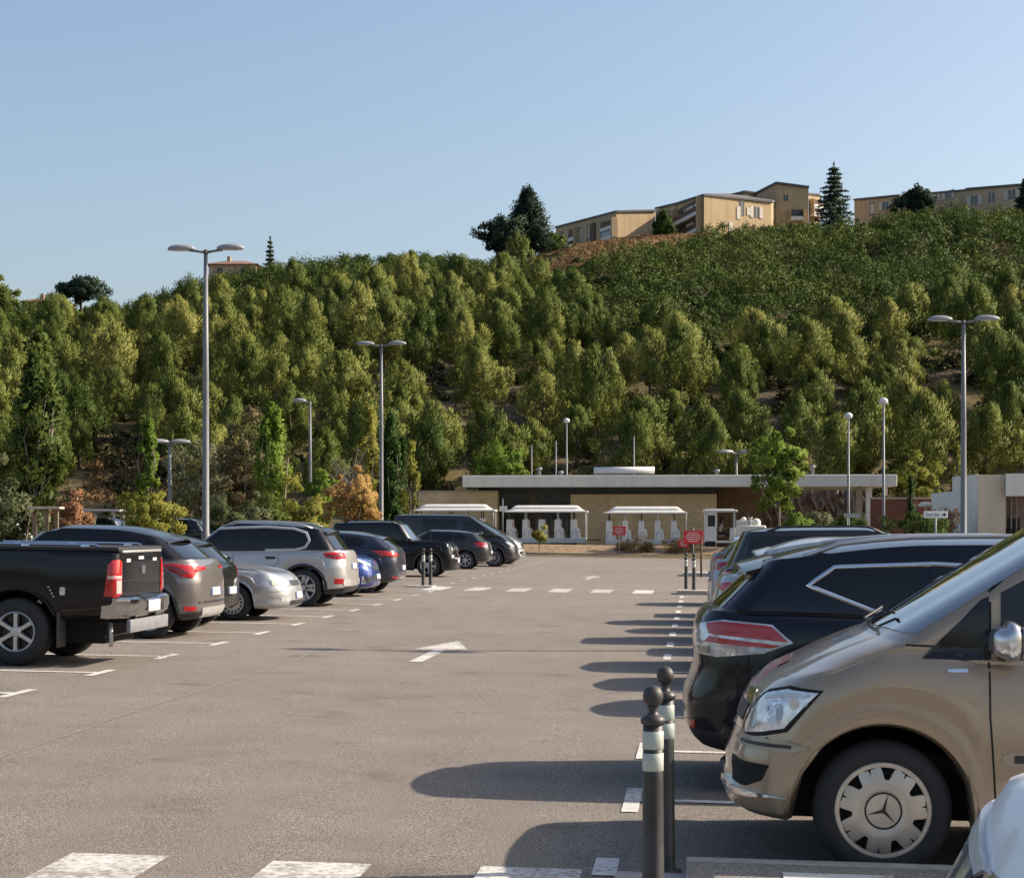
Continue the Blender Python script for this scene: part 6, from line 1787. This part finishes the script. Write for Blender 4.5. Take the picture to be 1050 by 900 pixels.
    # ridge trees
    def big(name, label, px, Y, ytop, wpx, m, seed, n=90, shape='round', z0f=.1, clump=.8, size=.28, cat='tree'):
        p = at_Y(px, Y); H = zpix(ytop, Y) - p.z
        return crown_tree(name, label, cat, p, H, wpx / 2 * Y / F, H * z0f, m, seed, n_clump=n, leaves=80, size=size, shape=shape, clump=clump, bark=M_BARK, tr=.2)
    big('umbrella_pine', 'broad dark umbrella pine, left of the tall pair on the ridge', 519, 250, 222, 50, M_PINED, 70, 110, z0f=.2, clump=.9)
    big('umbrella_pine', 'tall dark pine with a pointed crown on the ridge left of the flats', 541, 252, 200, 46, M_PINED, 71, 140, 'flame', .15, .9)
    big('ridge_tree', 'small upright green tree standing before the blank gable wall', 680, 243, 219, 22, M_DGRN, 72, 60, 'flame', .05, .5, .2)
    big('ridge_tree', 'round dark green tree between the two low blocks on the right ridge', 940, 262, 190, 42, M_PINED, 73, 90, z0f=.1, clump=.8)
    big('ridge_tree', 'flat-topped dark tree on the far left ridge beside the villa', 83, 250, 285, 44, M_PINED, 74, 70, z0f=.4, clump=.8)
    big('ridge_tree', 'leafy green tree at the left edge of the ridge', -2, 235, 290, 40, M_DGRN, 75, 90, z0f=.1, clump=.8)
    big('ridge_tree', 'low bushy tree at the left foot of the flats', 566, 256, 243, 26, M_DGRN, 76, 50, z0f=.1, clump=.6)
    for px, Y, yt, w, sd, lb in ((855, 250, 169, 58, 80, 'tall dark blue-green fir in the gap between the ochre flats'), (1052, 246, 182, 34, 81, 'dark fir cut by the right picture edge on the ridge'), (277, 248, 245, 16, 82, 'small spiky conifer on the left skyline')):
        p = at_Y(px, Y); H = zpix(yt, Y) - p.z; R = w / 2 * Y / F
        Vv, C = fir_mesh(sd, H, R, 15 if w > 20 else 9, 10)
        t = thing('fir_tree', lb, 'tree', p); bm = bmesh.new(); tube(bm, [(0, 0, -.4), (0, 0, H * .6), (0, 0, H)], [.28, .15, .03], 8); obj('trunk', bm, M_BARK, t, True)
        leaf_mesh('crown', Vv, M_PINED, t)
# ================================================================ tourist train, driver
M_TW = mat('train white', (.68, .67, .62), rough=.45, coat=.2, noise=.05, nscale=2)
M_TSH = mat('train pale grey', (.50, .51, .48), rough=.5)
M_SEAT = mat('bench brown', (.24, .12, .075), rough=.7)
def wagon(label, px, v, seed):
    p = at_v(px, v); t = thing('tourist_carriage', label, 'carriage', p, -YAW + rad(1.0), 'carriages of the tourist train')
    L_ = 4.75; D = 1.55
    # roof: flat eaves with a raised rounded middle
    bm = bmesh.new()
    prof = [(-D / 2, 1.93), (-D / 2 - .03, 1.97), (-D / 2, 2.02), (-D * .36, 2.08), (-D * .30, 2.24), (-D * .2, 2.31), (0, 2.34), (D * .2, 2.31), (D * .30, 2.24), (D * .36, 2.08), (D / 2, 2.02), (D / 2 + .03, 1.97), (D / 2, 1.93)]
    xs = [(-L_ / 2, .0), (-L_ / 2 + .12, .0), (-L_ / 2 + .30, .25), (-L_ / 2 + .55, .9), (-L_ / 2 + .7, 1), (L_ / 2 - .7, 1), (L_ / 2 - .55, .9), (L_ / 2 - .30, .25), (L_ / 2 - .12, 0), (L_ / 2, 0)]
    rows = [[bm.verts.new((x, y, z if z <= 2.02 else 2.02 + (z - 2.02) * k)) for y, z in prof] for x, k in xs]
    for a, b in zip(rows, rows[1:]):
        for q in range(len(prof) - 1): bm.faces.new((a[q], a[q + 1], b[q + 1], b[q]))
        bm.faces.new((a[-1], a[0], b[0], b[-1]))
    bm.faces.new(rows[0]); bm.faces.new(rows[-1])
    bmesh.ops.recalc_face_normals(bm, faces=bm.faces); obj('roof', bm, M_TW, t, True, .5)
    bm = bmesh.new(); box(bm, (0, 0, .40), (L_ - .15, 1.4, .10), .02); box(bm, (0, -.70, .30), (L_ - .2, .05, .24), .015); box(bm, (0, .70, .30), (L_ - .2, .05, .24), .015); obj('floor', bm, M_TSH, t)
    for k in range(5):
        x = -L_ / 2 + .28 + k * .92
        for y in (-.66, .66):
            bm = bmesh.new(); tube(bm, [(x, y, 1.4), (x, y, 1.95)], .035, 6); obj('roof_post', bm, M_PLAS if k % 2 == 0 else M_TSH, t)
            bm = bmesh.new()
            slab(bm, [(x - .17, y - .03, .45), (x + .34, y - .03, .45), (x + .34, y - .03, .82), (x + .28, y - .03, 1.0), (x + .16, y - .03, 1.08), (x + .15, y - .03, 1.46), (x + .11, y - .03, 1.53), (x - .12, y - .03, 1.53), (x - .16, y - .03, 1.46), (x - .17, y - .03, 1.0)], .06, (0, -1, 0))
            sp = obj('seat_side', bm, M_TW, t)
            bm = bmesh.new(); tube(bm, [(x + .22, y - .04, .55), (x + .20, y - .04, .85), (x + .1, y - .04, .92), (x - .05, y - .04, .88), (x - .08, y - .04, .55)], .008, 4); obj('seat_groove', bm, M_PLAS, sp)
        bm = bmesh.new(); box(bm, (x + .2, 0, .82), (.42, 1.22, .08), .02); box(bm, (x, 0, 1.08), (.09, 1.22, .50), .02); obj('bench', bm, M_SEAT, t)
    for y in (-.68, .68):
        bm = bmesh.new(); tube(bm, [(L_ / 2 - .1, y, .3), (L_ / 2 - .1, y, 1.95)], .03, 6); obj('end_post', bm, M_TW, t)
    bm = bmesh.new(); tube(bm, [(L_ / 2 - .1, -.68, 1.0), (L_ / 2 - .1, .68, 1.0)], .02, 6); tube(bm, [(L_ / 2 - .1, 0, .36), (L_ / 2 + .75, 0, .34)], .04, 6); obj('drawbar', bm, M_PLAS, t)
    for x in (-1.5, 1.5):
        for y in (-.55, .55):
            bm = bmesh.new(); lathe(bm, [(.0, -.08), (.12, -.08), (.22, -.07), (.24, 0), (.22, .07), (.12, .08), (0, .08)], 18, 'Y', c=(x, y, .24)); obj('wheel', bm, M_RUB, t, True, .7)
    return t

def build_train():
    wagon('white open tourist carriage furthest left, partly hidden by the dark van', 467, 106.6, 1)
    w2 = wagon('white open tourist carriage in front of the dark glazing, left of the small red notice', 560.5, 106.3, 2)
    wagon('white open tourist carriage in front of the tan brick wall, coupled to the engine', 662.5, 105.8, 3)
    v = 105.6; p = at_v(738, v); t = thing('tourist_engine', 'white tourist road-train engine with a cab, dark windows and a bonnet with domes', 'road train', p, -YAW + rad(1))
    bm = bmesh.new(); box(bm, (0, 0, 2.13), (1.95, 1.5, .13), .05); box(bm, (-.02, 0, 2.22), (1.6, 1.2, .07), .03); obj('roof', bm, M_TW, t, True, .5)
    bm = bmesh.new()
    box(bm, (-.83, 0, 1.25), (.10, 1.36, 1.65), .02)
    for y in (-.66, .66):
        box(bm, (-.52, y, .80), (.66, .06, .75), .02); box(bm, (-.76, y, 1.62), (.14, .06, .9), .015); box(bm, (-.22, y, 1.62), (.12, .06, .9), .015); box(bm, (-.5, y, 1.98), (.62, .06, .18), .01); box(bm, (-.5, y, 1.2), (.62, .06, .12), .01)
        box(bm, (.72, y, .80), (.3, .06, .75), .02); box(bm, (.80, y, 1.62), (.07, .06, .94), .015)
    box(bm, (.1, 0, .40), (2.0, 1.3, .12), .02)
    obj('cab', bm, M_TW, t)
    for y in (-.64, .64):
        bm = bmesh.new(); box(bm, (-.49, y, 1.56), (.46, .025, .66), .005); obj('window', bm, M_DGLASS, t)
    bm = bmesh.new(); box(bm, (.86, 0, 1.65), (.03, 1.25, .8), .005); obj('windshield', bm, M_WSCREEN, t)
    bm = bmesh.new()
    for y in (-.66, .66): tube(bm, [(.86, y, 1.2), (.90, y, 2.06), (1.6, y, 2.06), (1.62, y, 1.25)], .022, 6)
    obj('mirror_frame', bm, M_PLAS, t)
    bm = bmesh.new(); box(bm, (1.72, 0, .95), (1.75, 1.0, .75), .12, seg=4); obj('bonnet', bm, M_TW, t, True, .5)
    bm = bmesh.new(); box(bm, (1.35, -.30, 1.42), (.9, .12, .36), .03); obj('side_panel', bm, M_TW, t)
    for x, r, h in ((1.35, .20, .48), (2.05, .26, .40)):
        bm = bmesh.new(); lathe(bm, [(r, 1.3), (r, 1.3 + h * .55), (r * .8, 1.3 + h * .85), (r * .4, 1.3 + h), (0, 1.3 + h * 1.05)], 18, c=(x, 0, 0)); obj('dome', bm, M_TW, t, True, .6)
    bm = bmesh.new(); lathe(bm, [(.09, 1.3), (.07, 1.62), (.13, 1.75), (.13, 1.78), (0, 1.78)], 14, c=(1.72, 0, 0)); obj('chimney', bm, M_TSH, t, True, .6)
    bm = bmesh.new(); box(bm, (.02, 0, .72), (.45, 1.0, .14), .03); box(bm, (-.2, 0, 1.0), (.12, 1.0, .5), .03); obj('seat', bm, M_SEAT, t)
    bm = bmesh.new(); r = lathe(bm, [(.17, -.012), (.185, 0), (.17, .012)], 20, close=True); bmesh.ops.rotate(bm, cent=(0, 0, 0), matrix=Matrix.Rotation(rad(-60), 3, 'Y'), verts=bm.verts); bmesh.ops.translate(bm, vec=(.52, -.1, 1.18), verts=bm.verts); tube(bm, [(.52, -.1, 1.18), (.75, -.1, .9)], .02, 6); obj('steering_wheel', bm, M_PLAS, t)
    for x in (-.55, 1.6):
        for y in (-.58, .58):
            bm = bmesh.new(); lathe(bm, [(0, -.1), (.15, -.1), (.28, -.09), (.31, 0), (.28, .09), (.15, .1), (0, .1)], 20, 'Y', c=(x, y, .31)); obj('wheel', bm, M_RUB, t, True, .7)
    # the driver, seated and leaning to the wheel
    M = t.matrix_basis
    driver(p, -YAW + rad(1))

def skin_body(name, joints, edges, m, parent=None, sub=2):
    me = bpy.data.meshes.new(name); me.from_pydata([j[0] for j in joints], edges, [])
    o = bpy.data.objects.new(name, me); COL.objects.link(o)
    md = o.modifiers.new('skin', 'SKIN'); md.use_smooth_shade = True
    sv = me.skin_vertices[0].data
    for i, j in enumerate(joints): sv[i].radius = (j[1], j[2] if len(j) > 2 else j[1])
    sv[0].use_root = True
    s = o.modifiers.new('sub', 'SUBSURF'); s.levels = sub; s.render_levels = sub
    dg = bpy.context.evaluated_depsgraph_get(); m2 = bpy.data.meshes.new_from_object(o.evaluated_get(dg))
    bpy.data.objects.remove(o)
    m2.name = name; m2.materials.clear(); m2.materials.append(m)
    o = bpy.data.objects.new(name, m2); COL.objects.link(o)
    if parent: o.parent = parent
    return o

def driver(p, rz):
    t = thing('person', 'dark-haired person in a white top sitting at the wheel of the white engine', 'person', p, rz)
    SKIN = mat('skin', (.30, .17, .11), rough=.55); TOP = mat('white top', (.60, .59, .56), rough=.8); PANTS = mat('dark trousers', (.03, .03, .04), rough=.8); HAIR = mat('dark hair', (.015, .011, .009), rough=.6)
    J = [((-.02, -.1, .84), .15, .13), ((.0, -.1, 1.0), .13, .11), ((.05, -.1, 1.20), .16, .12), ((.09, -.1, 1.36), .13, .09), ((.12, -.1, 1.43), .055), ((.14, -.1, 1.50), .055), ((.155, -.1, 1.58), .085, .10), ((.16, -.1, 1.66), .085, .10), ((.155, -.1, 1.72), .05, .06)]
    E = [(i, i + 1) for i in range(8)]
    for s in (-1, 1):
        k = len(J)
        J += [((.09, -.1 + s * .17, 1.34), .065), ((.20, -.1 + s * .21, 1.12), .05), ((.36, -.1 + s * .17, 1.16), .038), ((.47, -.1 + s * .15, 1.22), .03)]
        E += [(3, k), (k, k + 1), (k + 1, k + 2), (k + 2, k + 3)]
        # fingers closed round the wheel
        for q in range(4):
            n = len(J); y = -.1 + s * .15 + (q - 1.5) * .019
            J += [((.51, y, 1.245), .010), ((.54, y, 1.235 - .004 * q), .0095), ((.545, y, 1.205), .008)]; E += [(k + 3, n), (n, n + 1), (n + 1, n + 2)]
        n = len(J); J += [((.49, -.1 + s * .11, 1.23), .011), ((.515, -.1 + s * .10, 1.205), .009)]; E += [(k + 3, n), (n, n + 1)]
        k = len(J)
        J += [((.06, -.1 + s * .10, .84), .095), ((.42, -.1 + s * .11, .87), .07), ((.50, -.1 + s * .11, .50), .05), ((.52, -.1 + s * .11, .47), .045), ((.64, -.1 + s * .11, .48), .035)]
        E += [(0, k), (k, k + 1), (k + 1, k + 2), (k + 2, k + 3), (k + 3, k + 4)]
    b = skin_body('body', J, E, SKIN, t)
    # face
    bm = bmesh.new()
    lathe(bm, [(0, 0), (.012, .0), (.016, -.012), (.012, -.028), (0, -.03)], 8, c=(.252, -.1, 1.635)); obj('nose', bm, SKIN, t, True)
    for s in (-1, 1):
        bm = bmesh.new(); bmesh.ops.create_uvsphere(bm, u_segments=10, v_segments=8, radius=.013); bmesh.ops.translate(bm, vec=(.238, -.1 + s * .034, 1.645), verts=bm.verts); obj('eye', bm, HAIR, t, True)
        bm = bmesh.new(); bmesh.ops.create_uvsphere(bm, u_segments=10, v_segments=8, radius=.024); bmesh.ops.scale(bm, vec=(.8, .4, 1.2), verts=bm.verts); bmesh.ops.translate(bm, vec=(.155, -.1 + s * .098, 1.625), verts=bm.verts); obj('ear', bm, SKIN, t, True)
    bm = bmesh.new(); box(bm, (.243, -.1, 1.583), (.012, .045, .010), .004); obj('mouth', bm, M_SEAT, t)
    skin_body('hair', [((.13, -.1, 1.70), .085, .105), ((.085, -.1, 1.66), .095, .11), ((.065, -.1, 1.58), .08, .10), ((.055, -.1, 1.48), .06, .08), ((.19, -.1, 1.735), .045, .075)], [(0, 1), (1, 2), (2, 3), (0, 4)], HAIR, t, 2)
    JT = [((-.02, -.1, .86), .165, .15), ((.0, -.1, 1.0), .15, .13), ((.05, -.1, 1.20), .175, .135), ((.09, -.1, 1.35), .14, .10)]; ET = [(0, 1), (1, 2), (2, 3)]
    for s in (-1, 1):
        k = len(JT); JT += [((.09, -.1 + s * .18, 1.335), .078), ((.16, -.1 + s * .205, 1.20), .066)]; ET += [(3, k), (k, k + 1)]
    skin_body('shirt', JT, ET, TOP, t)
    JP = [((-.03, -.1, .83), .16, .14)]; EP = []
    for s in (-1, 1):
        k = len(JP); JP += [((.06, -.1 + s * .10, .85), .105), ((.42, -.1 + s * .11, .875), .082), ((.50, -.1 + s * .11, .58), .066)]; EP += [(0, k), (k, k + 1), (k + 1, k + 2)]
    skin_body('trousers', JP, EP, PANTS, t)
    return t
# ================================================================ vehicles in place
def build_cars():
    build_specs(); S = SPECS
    roofk = paint('roof black paint', (.009, .009, .011), 0, .3, .6, .1)
    BR = paint('bronze paint', (.345, .264, .182), .45, .36); BK = paint('black paint', (.0035, .004, .0065), 0, .35, .7, .05); NAVY = paint('blue-black paint', (.004, .006, .012), 0, .3, .8, .05)
    GREY = paint('warm grey paint', (.165, .15, .143), .5, .36); SIL = paint('silver paint', (.44, .45, .45), .55, .36); SILW = paint('sand silver paint', (.45, .44, .43), .5, .38)
    BLUE = paint('blue paint', (.018, .050, .24), .45, .3); SLATE = paint('slate blue paint', (.030, .037, .054), .3, .3, .8, .2); DGREY = paint('dark grey paint', (.035, .038, .043), .3, .35, .8, .2)
    CHAR = paint('charcoal paint', (.026, .027, .032), .3, .35, .8, .2); WHT = paint('white car paint', (.82, .82, .81), 0.0, .4, .5, .3); RED = paint('dark red paint', (.16, .012, .015), .3, .3); LBL = paint('pale blue-grey paint', (.26, .30, .35), .5, .35)
    SPECS['crossover_black']['spoiler'] = (.16, .06, None)
    mk = make_car
    # right row, nearest first
    mk('white_car', 'white car at the bottom right corner, only its bonnet and chrome grille showing', S['white_car'], WHT, 0, 0, -1, loc=UV(2.72, 4.95), rz=math.atan2(PX.y, PX.x) + math.pi + .12)
    mk('people_carrier', 'bronze people carrier with silver wheel covers, nose to the aisle behind the bollards', S['mpv'], BR, 2.48, 10.0, -1)
    mk('black_crossover', 'black crossover with a chrome window line, tailgate to the aisle, beyond the bronze people carrier', S['crossover_black'], NAVY, 2.20, 12.72, 1)
    row = [('hatch', LBL, 17.65, 1.98, 1, 'pale blue-grey hatchback, its tailgate and tail lamp half hidden just beyond the black crossover'),
           ('hatch_sport', SLATE, 20.2, 2.05, 1, 'slate-blue hatchback two places beyond the black crossover'), ('crossover_grey', SIL, 22.6, 1.75, 1, 'silver crossover with red tail lamps, middle of the half-hidden right row'),
           ('hatch_rear', SILW, 25.2, 1.9, -1, 'sand-silver hatchback with its headlamp to the aisle in the right row'), ('offroader', CHAR, 27.7, 1.9, 1, 'charcoal boxy off-roader half hidden in the right row'),
           ('hatch', RED, 30.2, 1.8, 1, 'dark red hatchback in the right row'), ('suv_silver', LBL, 32.7, 1.95, 1, 'pale blue-grey crossover with silver rails far along the right row'),
           ('hatch_sport', BLUE, 35.2, 1.85, -1, 'blue hatchback far along the right row, nose to the aisle'), ('crossover_grey', GREY, 40.2, 1.8, 1, 'grey crossover last in the right row before the far crossing')]
    for sp, pm, v, u, hd, lb in row:
        s = dict(S[sp]); s['ns'] = 60; s['twotone'] = None
        mk('parked_car', lb, s, pm, u + .45, v, hd)
    # left row
    r, B = mk('pickup_truck', 'black pickup with chrome rear bumper and covered bed, nearest in the left row', S['pickup'], BK, -7.72 - 1.535, 21.25, -1, cat='pickup')
    pickup_kit(r, B, BK)
    mk('parked_car', 'warm grey crossover with wraparound red tail lamps, second in the left row', S['crossover_grey'], GREY, -7.72 - 1.32, 26.3, -1)
    s = dict(S['hatch']); s['ns'] = 70
    mk('parked_car', 'small black hatchback mostly hidden between the grey crossover and the silver saloon', s, BK, -8.05 - 1.25, 28.75, -1)
    mk('parked_car', 'silver saloon with slotted wheel covers facing the aisle in the left row', S['saloon'], SIL, -7.80 - 1.36, 31.3, 1)
    mk('parked_car', 'sand-silver crossover with a black roof and two-tone wheels in the left row', S['suv_silver'], SILW, -7.75 - 1.365, 36.65, -1)
    s = dict(S['hatch']); s['ns'] = 70
    mk('parked_car', 'blue hatchback facing the aisle, squeezed between the sand-silver crossover and the slate hatchback', s, BLUE, -8.02 - 1.25, 41.4, 1)
    mk('parked_car', 'slate-blue hatchback with slim red tail lamps, just before the far bollards on the left', S['hatch_sport'], SLATE, -7.85 - 1.315, 43.9, -1)
    mk('parked_car', 'black boxy off-roader with round headlamps behind the far left bollards', S['offroader'], BK, -8.30 - 1.285, 57.3, 1)
    mk('parked_car', 'dark grey hatchback with its tailgate to the aisle, between the off-roader and the van', S['hatch_rear'], DGREY, -8.45 - 1.345, 67.5, -1)
    mk('parked_van', 'dark grey van with black side glass facing the aisle, left of the tourist train', S['van'], CHAR, -7.9 - 1.55, 72.0, 1, cat='van')
    s = dict(S['mpv']); s['ns'] = 60; s['badge'] = False
    mk('parked_van', 'silver people carrier peeping out just beyond the dark grey van', s, SIL, -7.95 - 1.6, 76.6, 1, cat='van')
    s = dict(S['van']); s['ns'] = 60
    mk('parked_car', 'pale silver car, furthest of the left row, its nose beyond the people carrier', dict(S['crossover_grey'], ns=60, twotone=None), SIL, -9.9, 80.6, 1)
    # beyond the planting strip
    for sp, pm, px, Y, hd, lb in (('offroader', BK, 112, 62, 1, 'black off-roader with a roof bar parked beyond the planting strip, left of the olive bush'), ('offroader', NAVY, 196, 66, 1, 'dark blue boxy off-roader parked beyond the planting strip, right of the olive bush'),
                                 ('hatch', WHT, 22, 56, 1, 'pale car glimpsed through the grey-green shrub at the left edge')):
        p = at_Y(px, Y); u, v = p.x * PX.x + p.y * PX.y, p.x * AX.x + p.y * AX.y
        s = dict(S[sp]); s['ns'] = 60
        rr, BB = mk('parked_car', lb, s, pm, u, v, hd)
        if px == 112:
            bm = bmesh.new(); box(bm, (-.2, 0, 1.93), (1.5, 1.3, .07), .03)
            for x in (-.7, .3):
                for y in (-.5, .5): box(bm, (x, y, 1.81), (.06, .06, .2), 0)
            obj('roof_rack', bm, M_SILV, rr)

def pickup_kit(r, B, BK):
    P = lambda n, b, m, par=r, an=.6: obj(n, b, m, par, True, an)
    # chrome step bumper, wrapped round the corners
    bm = bmesh.new()
    prof = [(-2.70, .80), (-2.82, .795), (-2.86, .77), (-2.865, .68), (-2.84, .60), (-2.76, .555), (-2.68, .56)]
    rows = []
    for k in range(15):
        t = k / 7 - 1; y = t * .90; a = abs(t)
        dx = .16 * max(0, (a - .72) / .28) ** 2; dz = -.035 if a < .35 else 0
        rows.append([bm.verts.new((x + dx, y, z + (dz if z > .75 else 0))) for x, z in prof])
    for a, b in zip(rows, rows[1:]):
        for q in range(len(prof)): bm.faces.new((a[q], a[(q + 1) % len(prof)], b[(q + 1) % len(prof)], b[q]))
    for e in (rows[0], rows[-1]): bm.faces.new(e)
    bmesh.ops.recalc_face_normals(bm, faces=bm.faces)
    bp = P('rear_bumper', bm, mat('scuffed chrome', (.48, .48, .48), rough=.14, metal=1.0, rvar=.08, nscale=6), an=.4)
    bm = bmesh.new(); box(bm, (-2.872, .0, .68), (.014, .46, .13), .004); pl = P('number_plate', bm, M_PLATE, bp)
    bm = bmesh.new(); box(bm, (-2.868, -.32, .69), (.02, .13, .15), .01); P('bumper_recess', bm, M_PLAS, bp)
    bm = bmesh.new(); box(bm, (-2.80, 0, .465), (.05, 1.5, .15), .012); P('under_run_bar', bm, mat('grey galvanised bar', (.17, .175, .185), rough=.6, noise=.15, nscale=5), an=.4)
    bm = bmesh.new()
    for y in (-.4, .4): box(bm, (-2.62, y, .52), (.34, .07, .07), .01)
    P('bar_bracket', bm, M_UNDER)
    bm = bmesh.new(); tube(bm, [(-2.55, .62, .50), (-2.56, .62, .22)], .025, 8); P('corner_leg', bm, M_SILV)
    # bed cover edge and the two rails on it
    bm = bmesh.new(); box(bm, (-1.68, 0, 1.338), (2.06, 1.70, .055), .022); P('bed_cover', bm, mat('vinyl bed cover', (.016, .016, .017), rough=.6, bump=.1, bscale=20))
    for y in (-.79, .79):
        bm = bmesh.new(); tube(bm, [(-.72, y, 1.385), (-2.40, y, 1.385), (-2.46, y, 1.37)], .016, 8)
        for x in (-.9, -1.6, -2.3): box(bm, (x, y, 1.366), (.10, .06, .03), .006)
        P('bed_rail', bm, M_CHROME)
    bm = bmesh.new(); box(bm, (-2.70, 0, 1.312), (.06, 1.50, .03), .01); P('tailgate_cap', bm, M_SILV)
    for wx in (-1.535, 1.55):
        for s in (1, -1): P('arch_lip', B.annulus(wx, .37, .47, .52, s, rad(-2), rad(182), .03), BK)
    for s in (1, -1):
        bm = bmesh.new(); box(bm, (-2.03, s * .80, .42), (.02, .27, .40), .006); P('mud_flap', bm, mat('mud flap', (.05, .048, .045), rough=.8))
        bm = bmesh.new()
        for q in range(4): box(bm, (-1.98 + .02 * q + .0, s * .93, .80 + .035 * q), (.02, .012, .018), .003)
        P('arch_chip', bm, M_SILV)

# ================================================================ light, camera
def build_light():
    el = rad(32.8)
    d = PX * 1.0 + AX * .30; d.z = 0; d.normalize()
    sun = Vector((d.x * math.cos(el), d.y * math.cos(el), math.sin(el)))
    w = bpy.data.worlds.new('World'); SC.world = w; w.use_nodes = True
    N, L = w.node_tree.nodes, w.node_tree.links
    sk = N.new('ShaderNodeTexSky'); sk.sky_type = 'NISHITA'; sk.sun_disc = False
    sk.sun_elevation = el; sk.sun_rotation = math.atan2(d.x, d.y)
    sk.altitude = 50; sk.air_density = 1.0; sk.dust_density = 3.0; sk.ozone_density = 1.2
    L.new(sk.outputs['Color'], N['Background'].inputs['Color']); N['Background'].inputs['Strength'].default_value = SKY
    l = bpy.data.lights.new('sun', 'SUN'); l.energy = SUN; l.angle = rad(.53); l.color = (1.0, .86, .70)
    o = bpy.data.objects.new('sun', l); COL.objects.link(o); o.rotation_euler = (-sun).to_track_quat('-Z', 'Y').to_euler()

def build_camera():
    c = bpy.data.cameras.new('camera'); o = bpy.data.objects.new('camera', c); COL.objects.link(o)
    o.location = (0, 0, EYE); o.rotation_euler = (math.pi / 2, 0, 0)
    c.sensor_fit = 'HORIZONTAL'; c.sensor_width = 36; c.lens = 36 * F / 1050
    c.shift_y = (HZ - 450) / 1050
    c.clip_start = .05; c.clip_end = 6000
    SC.camera = o

SKY, SUN, EXPO = .112, 4.8, 0.72
build_ground(); build_furniture(); build_station(); build_flats(); build_train()
build_cars(); build_trees(); build_pines(); build_scrub()
build_light(); build_camera()
vs = SC.view_settings; vs.view_transform = 'Standard'; vs.look = 'None'; vs.exposure = EXPO; vs.gamma = 1.0; vs.use_curve_mapping = False
SC.render.engine = 'CYCLES'; SC.cycles.use_denoising = True; SC.cycles.max_bounces = 6; SC.cycles.transparent_max_bounces = 6
SC.cycles.diffuse_bounces = 3; SC.cycles.glossy_bounces = 3; SC.cycles.sample_clamp_indirect = 6.0
SC.render.resolution_x = 1024; SC.render.resolution_y = 877
